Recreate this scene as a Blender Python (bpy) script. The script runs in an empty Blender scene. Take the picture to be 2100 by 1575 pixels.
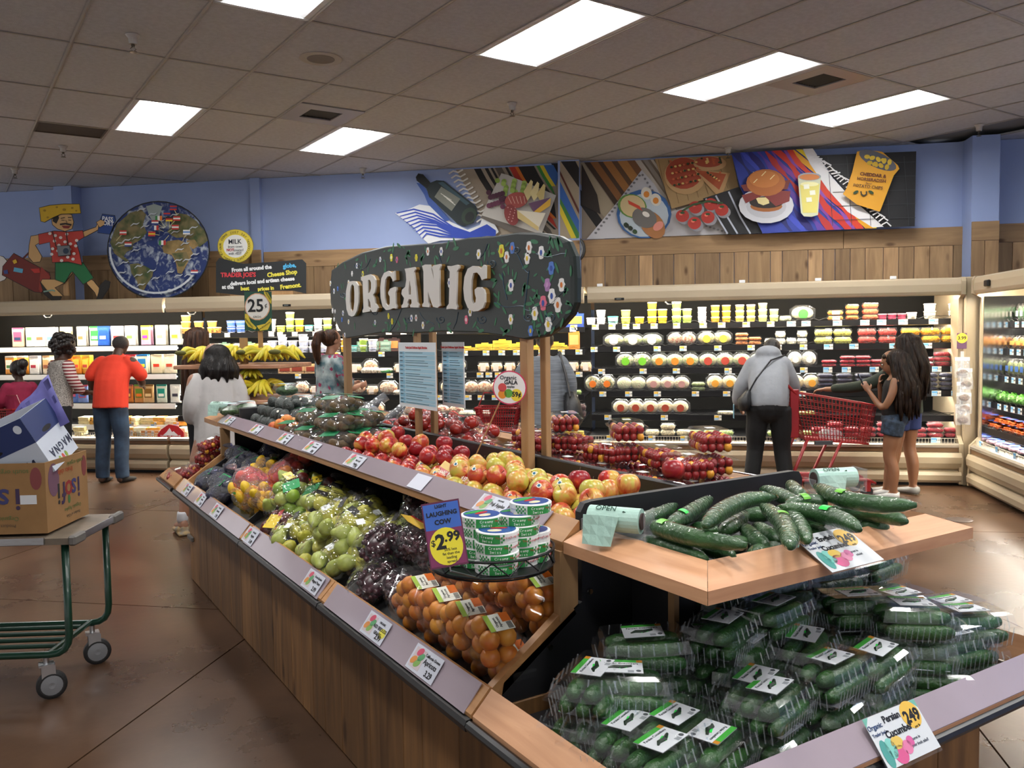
import bpy, math, random
from mathutils import Vector, Matrix, Euler, noise as mnoise
random.seed(7)
SC = bpy.context.scene
COL = SC.collection
PI = math.pi
def R(d): return math.radians(d)

# ------------------------------------------------------------------ camera, world, exposure
FPX = 1721.95; EYE = 1.58; YAW = R(32.0); PITCH = -0.0597; ROLL = -0.0154
_f = Vector((math.sin(YAW), math.cos(YAW), 0)); _r = Vector((math.cos(YAW), -math.sin(YAW), 0)); _u = Vector((0, 0, 1))
_f2 = _f*math.cos(PITCH)+_u*math.sin(PITCH); _u2 = _u*math.cos(PITCH)-_f*math.sin(PITCH)
_r3 = _r*math.cos(ROLL)+_u2*math.sin(ROLL); _u3 = _u2*math.cos(ROLL)-_r*math.sin(ROLL)
cam = bpy.data.cameras.new('camera'); camo = bpy.data.objects.new('camera', cam); COL.objects.link(camo)
cam.sensor_fit = 'HORIZONTAL'; cam.sensor_width = 36; cam.lens = FPX*36/2100; cam.clip_start = .05; cam.clip_end = 60
_m = Matrix((_r3, _u3, -_f2)).transposed().to_4x4(); _m.translation = (0, 0, EYE); camo.matrix_world = _m
SC.camera = camo
w = bpy.data.worlds.new('store_air'); SC.world = w; w.use_nodes = True
w.node_tree.nodes['Background'].inputs[0].default_value = (.66, .65, .65, 1)
w.node_tree.nodes['Background'].inputs[1].default_value = .58
SC.view_settings.view_transform = 'Standard'; SC.view_settings.look = 'None'; SC.view_settings.gamma = 1
SC.view_settings.use_curve_mapping = False; SC.view_settings.exposure = 1.1
TROFFER = 19.0      # ceiling lamp emission
TUBE = 38.0         # cold case tube emission
cy = SC.cycles
cy.max_bounces = 6; cy.diffuse_bounces = 3; cy.glossy_bounces = 3; cy.transmission_bounces = 4; cy.transparent_max_bounces = 14
cy.adaptive_threshold = .025; cy.caustics_reflective = False; cy.caustics_refractive = False; cy.sample_clamp_indirect = 4.0

def ray(px, py):
	return (_r3*((px-1050)/FPX) - _u3*((py-787.5)/FPX) + _f2)
ORG = Vector((0, 0, EYE))
def on_z(px, py, z): d = ray(px, py); return ORG+d*((z-EYE)/d.z)
def on_x(px, py, x): d = ray(px, py); return ORG+d*(x/d.x)
def on_y(px, py, y): d = ray(px, py); return ORG+d*(y/d.y)
WA = R(-42.5)                       # heading of the back wall
WX = Vector((math.cos(WA), math.sin(WA), 0)); WN = Vector((-math.sin(WA), math.cos(WA), 0))
def wall_pt(t, d, z): return WX*t+WN*d+Vector((0, 0, z))
def on_wall(px, py, d):             # the spot (t, z) on the plane at distance d parallel to the back wall
	r = ray(px, py); p = ORG+r*(d/r.dot(WN)); return p.dot(WX), p.z
H_CEIL = EYE+2.0133

# ------------------------------------------------------------------ materials
_M = {}
def mat(name, col, rough=.5, metal=0., var=0., scale=8., bump=0., bscale=60., emit=0., coat=0., rnd=0., stretch=None, col2=None, spec=.5, sub=0.):
	if name in _M: return _M[name]
	m = bpy.data.materials.new(name); m.use_nodes = True; _M[name] = m
	nt = m.node_tree; N = nt.nodes; L = nt.links; b = N['Principled BSDF']
	c = tuple(col)+(1,)
	b.inputs['Base Color'].default_value = c; b.inputs['Roughness'].default_value = rough; b.inputs['Metallic'].default_value = metal
	b.inputs['Specular IOR Level'].default_value = spec
	if coat: b.inputs['Coat Weight'].default_value = coat; b.inputs['Coat Roughness'].default_value = .06
	if emit: b.inputs['Emission Color'].default_value = c; b.inputs['Emission Strength'].default_value = emit
	src = None
	if var or bump or col2:
		tc = N.new('ShaderNodeTexCoord'); mp = N.new('ShaderNodeMapping'); L.new(tc.outputs['Object'], mp.inputs[0])
		if stretch: mp.inputs['Scale'].default_value = stretch
		oi0 = N.new('ShaderNodeObjectInfo'); ml = N.new('ShaderNodeMath'); ml.operation = 'MULTIPLY'; ml.inputs[1].default_value = 37.
		L.new(oi0.outputs['Random'], ml.inputs[0]); L.new(ml.outputs[0], mp.inputs['Location'])
		src = mp.outputs[0]
	last = None
	if var or col2:
		n = N.new('ShaderNodeTexNoise'); n.inputs['Scale'].default_value = scale; n.inputs['Detail'].default_value = 5; L.new(src, n.inputs['Vector'])
		cr = N.new('ShaderNodeValToRGB'); cr.color_ramp.elements[0].position = .35; cr.color_ramp.elements[1].position = .65
		c2 = col2 if col2 else [min(1, x*(1+var)) for x in col]; c1 = col if col2 else [x*(1-var) for x in col]
		cr.color_ramp.elements[0].color = tuple(c1)+(1,); cr.color_ramp.elements[1].color = tuple(c2)+(1,)
		L.new(n.outputs['Fac'], cr.inputs[0]); last = cr.outputs[0]; L.new(last, b.inputs['Base Color'])
	if rnd:
		oi = N.new('ShaderNodeObjectInfo'); mr = N.new('ShaderNodeMapRange'); mr.inputs['To Min'].default_value = 1-rnd; mr.inputs['To Max'].default_value = 1+rnd
		L.new(oi.outputs['Random'], mr.inputs[0]); hs = N.new('ShaderNodeHueSaturation'); L.new(mr.outputs[0], hs.inputs['Value'])
		if last: L.new(last, hs.inputs['Color'])
		else: hs.inputs['Color'].default_value = c
		L.new(hs.outputs[0], b.inputs['Base Color'])
	if bump:
		n2 = N.new('ShaderNodeTexNoise'); n2.inputs['Scale'].default_value = bscale; n2.inputs['Detail'].default_value = 4; L.new(src, n2.inputs['Vector'])
		bp = N.new('ShaderNodeBump'); bp.inputs['Strength'].default_value = bump; bp.inputs['Distance'].default_value = .01; L.new(n2.outputs['Fac'], bp.inputs['Height'])
		L.new(bp.outputs[0], b.inputs['Normal'])
	if sub: b.inputs['Subsurface Weight'].default_value = sub; b.inputs['Subsurface Radius'].default_value = (.02, .008, .004)
	return m
def clear(name, tint=(1, 1, 1), gloss=.25, milk=.04, bump=0., bscale=40., rough=.08):
	"""thin clear plastic: what passes straight through, a sheen, a little milkiness"""
	if name in _M: return _M[name]
	m = bpy.data.materials.new(name); m.use_nodes = True; _M[name] = m
	nt = m.node_tree; N = nt.nodes; L = nt.links; N.remove(N['Principled BSDF']); out = N['Material Output']
	tr = N.new('ShaderNodeBsdfTransparent'); tr.inputs[0].default_value = tuple(tint)+(1,)
	gl = N.new('ShaderNodeBsdfGlossy'); gl.inputs['Roughness'].default_value = rough
	df = N.new('ShaderNodeBsdfDiffuse'); df.inputs[0].default_value = (.85, .87, .9, 1)
	fr = N.new('ShaderNodeLayerWeight'); fr.inputs[0].default_value = gloss
	m1 = N.new('ShaderNodeMixShader'); m2 = N.new('ShaderNodeMixShader'); m2.inputs[0].default_value = milk
	ge = N.new('ShaderNodeNewGeometry'); mm_ = N.new('ShaderNodeMath'); mm_.operation = 'MULTIPLY_ADD'; mm_.inputs[1].default_value = -1; mm_.inputs[2].default_value = 1; L.new(ge.outputs['Backfacing'], mm_.inputs[0]); m3_ = N.new('ShaderNodeMath'); m3_.operation = 'MULTIPLY'; L.new(fr.outputs['Fresnel'], m3_.inputs[0]); L.new(mm_.outputs[0], m3_.inputs[1])
	L.new(m3_.outputs[0], m1.inputs[0]); L.new(tr.outputs[0], m1.inputs[1]); L.new(gl.outputs[0], m1.inputs[2])
	L.new(m1.outputs[0], m2.inputs[1]); L.new(df.outputs[0], m2.inputs[2]); L.new(m2.outputs[0], out.inputs[0])
	if bump:
		tc = N.new('ShaderNodeTexCoord'); n2 = N.new('ShaderNodeTexVoronoi'); n2.feature = 'F1'; n2.inputs['Scale'].default_value = bscale; L.new(tc.outputs['Object'], n2.inputs['Vector'])
		bp = N.new('ShaderNodeBump'); bp.inputs['Strength'].default_value = bump; bp.inputs['Distance'].default_value = .01; L.new(n2.outputs['Distance'], bp.inputs['Height'])
		for x in (gl, fr, df): L.new(bp.outputs[0], x.inputs['Normal'])
	return m
def wood(name, c1, c2, along=2, rough=.55, rnd=.12, scale=3., knots=False):
	if name in _M: return _M[name]
	m = bpy.data.materials.new(name); m.use_nodes = True; _M[name] = m
	nt = m.node_tree; N = nt.nodes; L = nt.links; b = N['Principled BSDF']; b.inputs['Roughness'].default_value = rough
	tc = N.new('ShaderNodeTexCoord'); mp = N.new('ShaderNodeMapping'); L.new(tc.outputs['Object'], mp.inputs[0])
	s = [8, 8, 8]; s[along] = .8; mp.inputs['Scale'].default_value = s
	oi = N.new('ShaderNodeObjectInfo'); ml = N.new('ShaderNodeMath'); ml.operation = 'MULTIPLY'; ml.inputs[1].default_value = 230.
	L.new(oi.outputs['Random'], ml.inputs[0]); L.new(ml.outputs[0], mp.inputs['Location'])
	n = N.new('ShaderNodeTexNoise'); n.inputs['Scale'].default_value = scale; n.inputs['Detail'].default_value = 7; n.inputs['Distortion'].default_value = .6
	L.new(mp.outputs[0], n.inputs['Vector'])
	cr = N.new('ShaderNodeValToRGB'); cr.color_ramp.elements[0].position = .22; cr.color_ramp.elements[1].position = .8
	cr.color_ramp.elements[0].color = tuple(c1)+(1,); cr.color_ramp.elements[1].color = tuple(c2)+(1,)
	L.new(n.outputs['Fac'], cr.inputs[0]); last = cr.outputs[0]
	if knots:
		mk = N.new('ShaderNodeMapping'); k = [6.5, 6.5, 6.5]; k[along] = 2.6; mk.inputs['Scale'].default_value = k
		L.new(tc.outputs['Object'], mk.inputs[0]); L.new(ml.outputs[0], mk.inputs['Location'])
		vo = N.new('ShaderNodeTexVoronoi'); vo.inputs['Scale'].default_value = 1.; L.new(mk.outputs[0], vo.inputs['Vector'])
		r2 = N.new('ShaderNodeValToRGB'); r2.color_ramp.elements[0].position = .07; r2.color_ramp.elements[1].position = .19
		r2.color_ramp.elements[0].color = (.22, .15, .1, 1); r2.color_ramp.elements[1].color = (1, 1, 1, 1); L.new(vo.outputs['Distance'], r2.inputs[0])
		mx = N.new('ShaderNodeMix'); mx.data_type = 'RGBA'; mx.blend_type = 'MULTIPLY'; mx.inputs[0].default_value = .8
		L.new(last, mx.inputs[6]); L.new(r2.outputs[0], mx.inputs[7]); last = mx.outputs[2]
	mr = N.new('ShaderNodeMapRange'); mr.inputs['To Min'].default_value = 1-rnd; mr.inputs['To Max'].default_value = 1+rnd
	L.new(oi.outputs['Random'], mr.inputs[0]); hs = N.new('ShaderNodeHueSaturation'); L.new(mr.outputs[0], hs.inputs['Value']); L.new(last, hs.inputs['Color'])
	L.new(hs.outputs[0], b.inputs['Base Color'])
	bp = N.new('ShaderNodeBump'); bp.inputs['Strength'].default_value = .25; bp.inputs['Distance'].default_value = .003; L.new(n.outputs['Fac'], bp.inputs['Height']); L.new(bp.outputs[0], b.inputs['Normal'])
	return m
def hx(s, k=1.):                    # a display colour as seen, to linear
	s = s.lstrip('#'); return tuple(k*(((int(s[i:i+2], 16)/255+.055)/1.055)**2.4 if int(s[i:i+2], 16) > 10 else int(s[i:i+2], 16)/3294.6) for i in (0, 2, 4))
def paint(h, rough=.6): return mat('paint_'+h.lstrip('#'), hx(h), rough)

# ------------------------------------------------------------------ mesh building
class MB:
	def __init__(s): s.v = []; s.f = []; s.m = []; s.k = 0; s.M = Matrix.Identity(4)
	def at(s, loc=(0, 0, 0), rot=(0, 0, 0), sc=(1, 1, 1)):
		s.M = Matrix.LocRotScale(Vector(loc), Euler(rot), Vector(sc)); return s
	def mi(s, k): s.k = k; return s
	def add(s, vs, fs):
		o = len(s.v); s.v += [tuple(s.M @ Vector(v)) for v in vs]; s.f += [tuple(i+o for i in f) for f in fs]; s.m += [s.k]*len(fs); return s
	def box(s, x0, x1, y0, y1, z0, z1, b=0.):
		if b <= 0:
			return s.add([(x0, y0, z0), (x1, y0, z0), (x1, y1, z0), (x0, y1, z0), (x0, y0, z1), (x1, y0, z1), (x1, y1, z1), (x0, y1, z1)],
						 [(3, 2, 1, 0), (4, 5, 6, 7), (0, 1, 5, 4), (1, 2, 6, 5), (2, 3, 7, 6), (3, 0, 4, 7)])
		vs = []; fs = []
		for z, q in ((z0, b), (z0+b, 0), (z1-b, 0), (z1, b)):
			for (x, y, sx, sy) in ((x0, y0, 1, 1), (x1, y0, -1, 1), (x1, y1, -1, -1), (x0, y1, 1, -1)):
				p = [(x+sx*(b+0), y+sy*q), (x+sx*q, y+sy*b)] if sx*sy < 0 else [(x+sx*q, y+sy*b), (x+sx*b, y+sy*q)]
				if q: p = [(x+sx*b, y+sy*b)]*1
				vs += [(a, c, z) for a, c in (p if len(p) == 2 else p*2)]
		for r in range(3):
			for i in range(8):
				j = (i+1) % 8; fs.append((r*8+i, r*8+j, r*8+8+j, r*8+8+i))
		fs.append(tuple(range(7, -1, -1))); fs.append(tuple(range(24, 32)))
		return s.add(vs, fs)
	def quad(s, *p): return s.add(p, [tuple(range(len(p)))])
	def prism(s, poly, a, b, ax=2):
		"""poly: 2-D outline, counter-clockwise, pushed along axis ax from a to b"""
		n = len(poly)
		def P(u, v, w): return {2: (u, v, w), 1: (u, w, v), 0: (w, u, v)}[ax]
		vs = [P(u, v, a) for u, v in poly]+[P(u, v, b) for u, v in poly]
		fs = [tuple(range(n-1, -1, -1)), tuple(range(n, 2*n))]+[(i, (i+1) % n, n+(i+1) % n, n+i) for i in range(n)]
		if ax == 1: fs = [f[::-1] for f in fs]
		return s.add(vs, fs)
	def ring(s, rings, cap=True, close=False):
		n = len(rings[0]); vs = [p for r in rings for p in r]; fs = []; m = len(rings)
		for i in range(m-1+(1 if close else 0)):
			for j in range(n):
				k = (j+1) % n; a = i*n; b = ((i+1) % m)*n; fs.append((a+j, a+k, b+k, b+j))
		if cap and not close: fs.append(tuple(range(n-1, -1, -1))); fs.append(tuple((m-1)*n+i for i in range(n)))
		return s.add(vs, fs)
	def lathe(s, prof, n=16, sx=1., sy=1.):
		return s.ring([[(r*sx*math.cos(2*PI*j/n), r*sy*math.sin(2*PI*j/n), z) for j in range(n)] for r, z in prof])
	def ell(s, c, r, nu=10, nv=7, f=None):
		rs = []
		for i in range(nv+1):
			th = -PI/2+PI*i/nv; q = max(.02, math.cos(th))
			row = []
			for j in range(nu):
				ph = 2*PI*j/nu; p = Vector((q*math.cos(ph), q*math.sin(ph), math.sin(th)))
				if f: p = f(p)
				row.append((c[0]+p[0]*r[0], c[1]+p[1]*r[1], c[2]+p[2]*r[2]))
			rs.append(row)
		return s.ring(rs)
	def loft(s, pts, rad, side=(1, 0, 0), n=10, close=False):
		"""tube through pts; rad: r or (r_side, r_other) per point; side: the way the first radius points"""
		pts = [Vector(p) for p in pts]; m = len(pts); rings = []
		if not isinstance(rad, (list, tuple)): rad = [rad]*m
		sd = Vector(side)
		for i, p in enumerate(pts):
			if close: t = pts[(i+1) % m]-pts[i-1]
			else: t = pts[min(i+1, m-1)]-pts[max(i-1, 0)]
			t = t.normalized() if t.length > 1e-9 else Vector((0, 0, 1))
			a = sd-t*sd.dot(t)
			if a.length < 1e-3: a = t.orthogonal()
			a.normalize(); b = t.cross(a); sd = a if not isinstance(side, tuple) or close or m > 6 else Vector(side)
			r = rad[i]; ra, rb = r if isinstance(r, (list, tuple)) else (r, r)
			rings.append([tuple(p+a*(ra*math.cos(2*PI*j/n))+b*(rb*math.sin(2*PI*j/n))) for j in range(n)])
		return s.ring(rings, close=close)
	def mesh(s, name, mats, smooth=False):
		me = bpy.data.meshes.new(name); me.from_pydata(s.v, [], s.f); me.update()
		if not isinstance(mats, (list, tuple)): mats = [mats]
		for m in mats: me.materials.append(m)
		if len(mats) > 1: me.polygons.foreach_set('material_index', [min(k, len(mats)-1) for k in s.m])
		if smooth: me.polygons.foreach_set('use_smooth', [True]*len(s.f)) if smooth is True else None
		return me
	def build(s, name, mats, parent=None, smooth=False, loc=None, rz=0., angle=None):
		o = bpy.data.objects.new(name, s.mesh(name, mats, smooth)); COL.objects.link(o)
		if parent is not None: o.parent = parent
		if loc is not None: o.location = loc
		if rz: o.rotation_euler = (0, 0, rz)
		return o
def place(me, name, parent=None, loc=(0, 0, 0), rot=(0, 0, 0), sc=None):
	o = bpy.data.objects.new(name, me); COL.objects.link(o); o.location = loc; o.rotation_euler = rot
	if parent is not None: o.parent = parent
	if sc is not None: o.scale = sc if isinstance(sc, (tuple, list)) else (sc, sc, sc)
	return o
def tag(o, label, cat, group=None):
	o['label'] = label; o['category'] = cat
	if group: o['group'] = group
	return o
def thing(name, label, cat, loc=(0, 0, 0), rz=0., group=None, rot=None):
	o = bpy.data.objects.new(name, None); COL.objects.link(o); o.empty_display_size = .05
	o.location = loc; o.rotation_euler = rot if rot else (0, 0, rz)
	return tag(o, label, cat, group)
def struct(o): o['kind'] = 'structure'; return o
_KIDS = {}
def dup(root, loc, rot=(0, 0, 0), label=None, group=None, sc=None):
	def cp(o, par):
		c = o.copy(); COL.objects.link(c)
		if par is not None: c.parent = par
		for k in o.children_cached: cp(k, c)
		return c
	r = cp(root, None); r.location = loc; r.rotation_euler = rot
	if sc is not None: r.scale = (sc, sc, sc)
	if label: r['label'] = label
	if group: r['group'] = group
	return r
class Proto:
	"""first use is the thing itself, later uses are copies with copies of the parts"""
	def __init__(s, make): s.make = make; s.root = None; s.kids = None
	def put(s, loc, rot, label, group=None, sc=None):
		if s.root is None:
			s.root = s.make(); r = s.root
			s.kids = [(k, [g for g in bpy.data.objects if g.parent == k]) for k in bpy.data.objects if k.parent == r]
		else:
			r = s.root.copy(); COL.objects.link(r)
			for k, gs in s.kids:
				c = k.copy(); COL.objects.link(c); c.parent = r
				for g in gs: d = g.copy(); COL.objects.link(d); d.parent = c
		r.location = loc; r.rotation_euler = rot; r.scale = (sc or 1,)*3
		r['label'] = label
		if group: r['group'] = group
		elif 'group' in r: del r['group']
		return r
_T = {}
def text(s, size, m, name='lettering', parent=None, loc=(0, 0, 0), rot=(0, 0, 0), align='CENTER', shear=0., ex=.0006, sc=None, bold=0.):
	key = (s, size, m.name, align, shear, bold)
	if key not in _T:
		cu = bpy.data.curves.new('lettering', 'FONT'); cu.body = s; cu.size = size; cu.align_x = align; cu.align_y = 'CENTER'; cu.extrude = ex; cu.resolution_u = 2; cu.shear = shear; cu.offset = bold
		o = bpy.data.objects.new('lettering', cu); me = bpy.data.meshes.new_from_object(o); bpy.data.objects.remove(o); bpy.data.curves.remove(cu)
		me.materials.clear(); me.materials.append(m); _T[key] = me
	return place(_T[key], name, parent, loc, rot, sc)
ORD = ['', 'first', 'second', 'third', 'fourth', 'fifth', 'sixth', 'seventh', 'eighth', 'ninth', 'tenth', 'eleventh', 'twelfth', 'thirteenth', 'fourteenth', 'fifteenth', 'sixteenth',
	   'seventeenth', 'eighteenth', 'nineteenth', 'twentieth']+['twenty-'+x for x in ('first', 'second', 'third', 'fourth', 'fifth', 'sixth', 'seventh', 'eighth', 'ninth')]+['thirtieth']+['thirty-'+x for x in ('first', 'second', 'third', 'fourth', 'fifth', 'sixth', 'seventh', 'eighth', 'ninth')]+['fortieth']

BLACK = mat('black_laminate', (.012, .012, .014), .45, var=.2, scale=5)
CREAM = mat('cream_case_paint', hx('#ae9f85'), .38, var=.03, scale=2)
WHITE = mat('white_paint', (.8, .8, .8), .5)
STEEL = mat('brushed_steel', (.55, .56, .58), .3, 1., bump=.05)
CHROME = mat('chrome', (.7, .7, .72), .12, 1.)
# ------------------------------------------------------------------ floor: stained concrete slabs with recessed saw-cut joints
def floor_mat():
	m = bpy.data.materials.new('stained_concrete'); m.use_nodes = True; nt = m.node_tree; N = nt.nodes; L = nt.links; b = N['Principled BSDF']; b.inputs['Specular IOR Level'].default_value = .32
	tc = N.new('ShaderNodeTexCoord'); g = N.new('ShaderNodeNewGeometry')
	n = N.new('ShaderNodeTexNoise'); n.inputs['Scale'].default_value = .9; n.inputs['Detail'].default_value = 8; n.inputs['Roughness'].default_value = .62; L.new(g.outputs['Position'], n.inputs['Vector'])
	cr = N.new('ShaderNodeValToRGB'); e = cr.color_ramp.elements; e[0].position = .32; e[1].position = .7
	e[0].color = hx('#38271c')+(1,); e[1].color = hx('#654b38')+(1,); L.new(n.outputs['Fac'], cr.inputs[0])
	n3 = N.new('ShaderNodeTexNoise'); n3.inputs['Scale'].default_value = 22; n3.inputs['Detail'].default_value = 6; L.new(g.outputs['Position'], n3.inputs['Vector'])
	r3 = N.new('ShaderNodeValToRGB'); r3.color_ramp.elements[0].position = .27; r3.color_ramp.elements[1].position = .31
	r3.color_ramp.elements[0].color = (.7, .66, .64, 1); r3.color_ramp.elements[1].color = (1, 1, 1, 1); L.new(n3.outputs['Fac'], r3.inputs[0])
	mx = N.new('ShaderNodeMix'); mx.data_type = 'RGBA'; mx.blend_type = 'MULTIPLY'; mx.inputs[0].default_value = .3; L.new(cr.outputs[0], mx.inputs[6]); L.new(r3.outputs[0], mx.inputs[7])
	L.new(mx.outputs[2], b.inputs['Base Color'])
	r = N.new('ShaderNodeMapRange'); r.inputs['To Min'].default_value = .18; r.inputs['To Max'].default_value = .4; L.new(n.outputs['Fac'], r.inputs[0]); L.new(r.outputs[0], b.inputs['Roughness'])
	bp = N.new('ShaderNodeBump'); bp.inputs['Strength'].default_value = .04; bp.inputs['Distance'].default_value = .01; L.new(n3.outputs['Fac'], bp.inputs['Height']); L.new(bp.outputs[0], b.inputs['Normal'])
	return m
FM = floor_mat(); JM = mat('joint_filler', (.012, .009, .008), .8)
fl = struct(MB().box(-12, 6, -4, 11, -.12, -.05).build('floor', JM, None, loc=(0, 0, 0), rz=WA))
ts = [-11.9, -7.4, -4.8, -2.19, .4, 2.3, 5.9]; ds = [-3.9, -.8, 1.8, 4.42, 6.95, 9.5, 10.9]
ts = [-11.9, -7.35, -4.77, -2.19, 1.2, 5.9]
for i in range(len(ts)-1):
	for j in range(len(ds)-1):
		MB().box(ts[i]+.004, ts[i+1]-.004, ds[j]+.004, ds[j+1]-.004, -.06, 0).build('slab', FM, fl)
dr = MB().at(tuple(wall_pt(2.35, 7.35, .0))).lathe([(.0, 0), (.1, 0), (.1, .004), (.085, .006), (.0, .006)], 24).build('floor_drain', mat('drain_metal', (.12, .09, .08), .35, .8)); tag(dr, 'round metal cover set in the floor by the cold cases', 'drain')

# ------------------------------------------------------------------ ceiling: T-bar grid, tiles, lamps, vents
GA = R(2.2); GX, GY = .8305, 6.4695
def grid_pt(i, j, z=H_CEIL):
	x = i*.6096+GX; y = j*1.2192+GY; return Vector((x*math.cos(GA)-y*math.sin(GA), x*math.sin(GA)+y*math.cos(GA), z))
TILE = mat('ceiling_tile', hx('#c3c4c8'), .9, var=.06, scale=30, bump=.5, bscale=260)
BAR = mat('ceiling_bar', hx('#a5a19c'), .5)
ce = bpy.data.objects.new('ceiling', MB().box(-18, 12, -14, 16, .06, .2).mesh('ceiling', mat('ceiling_void', (.2, .2, .2), .9))); COL.objects.link(ce); struct(ce); ce.location = (0, 0, H_CEIL)
LIGHTS = [(i, j) for i in (-8, -5, -2, 1, 4, 7, 10, 13) for j in (-8, -5, -2, 1) if j < 0 or i in (1, 4, -2)]
VENT = {(3, 0): (.5, 1.), (8, -2): (0., .5)}
gb = MB()
for i in range(-10, 18):
	a = grid_pt(i, -9, 0); b = grid_pt(i, 6, 0); gb.loft([a+Vector((0, 0, .0)), b], [(.012, .004)]*2, side=(1, 0, 0), n=4)
for j in range(-9, 7):
	a = grid_pt(-10, j, 0); b = grid_pt(17, j, 0); gb.loft([a, b], [(.012, .004)]*2, side=(0, 1, 0), n=4)
g = gb.build('grid_bars', BAR, ce, loc=(0, 0, .0)); g['kind'] = 'stuff'
def in_room(i, j):
	c = grid_pt(i+.5, j+.5, 0); return c.dot(WN) < 11.6 and c.dot(WX) < 4.7
def visible(i, j):
	for u in (0, .5, 1):
		for v in (0, .5, 1):
			p = grid_pt(i+u, j+v)-ORG; z = p.dot(_f2)
			if z > .2 and abs(p.dot(_r3)/z*FPX) < 1150 and -800 < p.dot(_u3)/z*FPX < 900: return True
	return False
tile_me = MB().at().box(.004, .6056, .004, 1.2152, .004, .02, .003).mesh('ceiling_tile', TILE)
half_me = MB().at().box(.004, .6056, .004, .6056, .004, .02, .003).mesh('ceiling_tile', TILE)
far_tiles = MB()
for i in range(-10, 17):
	for j in range(-9, 6):
		if not in_room(i, j) or (i, j) in LIGHTS: continue
		p = grid_pt(i, j)-Vector((0, 0, H_CEIL))
		if (i, j) in VENT or (i, j) == (0, 2):
			lo, hi = VENT.get((i, j), (0., .36)); 
			if (i, j) == (0, 2): MB().box(.004, .6056, .445, 1.2152, .004, .02, .003).build('tile', TILE, ce, loc=p, rz=GA); continue
			q = grid_pt(i, j+(.5 if lo == 0 else 0))-Vector((0, 0, H_CEIL)); place(half_me, 'tile', ce, q, (0, 0, GA)); continue
		if visible(i, j): place(tile_me, 'tile', ce, p, (0, 0, GA))
		else: far_tiles.M = Matrix.Translation(p) @ Matrix.Rotation(GA, 4, 'Z'); far_tiles.box(.004, .6056, .004, 1.2152, .004, .02)
o = far_tiles.build('tile_field', TILE, ce); o['kind'] = 'stuff'

LAMP = mat('lamp_diffuser', (1, 1, 1), .5); LAMP.node_tree.nodes['Principled BSDF'].inputs['Emission Color'].default_value = (1, .985, .96, 1); LAMP.node_tree.nodes['Principled BSDF'].inputs['Emission Strength'].default_value = TROFFER
def make_light():
	t = thing('ceiling_light', '', 'light')
	f = MB()                                                  # curved white reflector pan round the lamp
	f.prism([(.008, .002), (.05, .002), (.15, .05), (.15, .054), (.04, .01), (.008, .01)], .01, 1.209, 1)
	f.prism([(.6016, .002), (.6016, .01), (.57, .01), (.46, .054), (.46, .05), (.56, .002)], .01, 1.209, 1)
	f.box(.008, .6016, .004, .016, .0, .05); f.box(.008, .6016, 1.203, 1.215, .0, .05)
	f.build('frame', mat('lamp_frame', (.7, .72, .75), .4), t)
	pts = [(.15+.31*k/10, .05-.03*math.sin(PI*k/10)) for k in range(11)]
	pts2 = [(x, z+.004) for x, z in reversed(pts)]
	MB().prism(pts+pts2, .016, 1.203, 1).build('diffuser', LAMP, t); return t
PL = Proto(make_light)
names = {(1, -2): 'long fluorescent ceiling light cut off by the top edge above the round speaker', (4, -2): 'large bright ceiling light near the top, nearest the round speaker', (7, -2): 'bright ceiling light right of the large one, beside the right air vent',
		 (10, -2): 'ceiling light furthest right, low above the potato chip painting', (4, 1): 'ceiling light in the middle, just beyond the square air vent', (1, 1): 'ceiling light furthest left, beside the dark return grille'}
kk = 0
for (i, j) in LIGHTS:
	if not in_room(i, j) or not in_room(i, j+1): continue
	if (i, j) in names: PL.put(grid_pt(i, j), (0, 0, GA), names[(i, j)])
	elif j < -2 and -4 <= i <= 10:
		PL.put(grid_pt(i, j), (0, 0, GA), 'fluorescent ceiling light behind the place the photograph is taken from', 'ceiling lights outside the picture')
	elif (i, j) in ((-2, 1), (-2, -2)): PL.put(grid_pt(i, j), (0, 0, GA), 'fluorescent ceiling light behind the place the photograph is taken from', 'ceiling lights outside the picture')
VM = mat('vent_metal', hx('#9a938c'), .4, .3)
for (i, j, q, lab) in ((3, .5, 0, 'square white air vent with dark louvres beside the middle light'), (8, -2, 0, 'square air vent with dark louvres between the two right lights')):
	t = thing('air_vent', lab, 'vent', grid_pt(i, j), GA)
	f = MB(); f.box(.006, .6, .006, .15, -.004, .006); f.box(.006, .6, .45, .6, -.004, .006); f.box(.006, .15, .15, .45, -.004, .006); f.box(.45, .6, .15, .45, -.004, .006)
	f.build('frame', VM, t); MB().box(.14, .46, .14, .46, .03, .04).build('backing', mat('vent_dark', (.01, .01, .01), .9), t)
	sl = MB().at((0, 0, 0), (R(0), R(35), 0)).box(-.012, .012, 0, .3, 0, .0015).mesh('louvre', mat('louvre', (.03, .03, .03), .6))
	for k in range(9): place(sl, 'louvre', t, (.17+k*.033, .15, .015))
t = thing('return_grille', 'dark brown return air grille beside the furthest left light', 'vent', grid_pt(0, 2), GA)
MB().box(.006, .6, .006, .43, .004, .012).build('backing', mat('grille_dark', hx('#3a2d22'), .7, bump=.6, bscale=200), t)
fr = MB(); fr.box(.006, .6, .006, .02, -.004, .006); fr.box(.006, .6, .42, .434, -.004, .006); fr.box(.006, .02, .02, .42, -.004, .006); fr.box(.586, .6, .02, .42, -.004, .006); fr.build('frame', mat('grille_frame', hx('#4a3b2e'), .6), t)
p = on_z(658, 121, H_CEIL); t = thing('ceiling_speaker', 'round white speaker set in a ceiling tile', 'speaker', (p.x, p.y, H_CEIL))
MB().lathe([(0, -.002), (.15, -.002), (.155, .002), (.15, .004), (0, .004)], 32).build('ring', mat('speaker_ring', hx('#a79e94'), .5), t)
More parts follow.
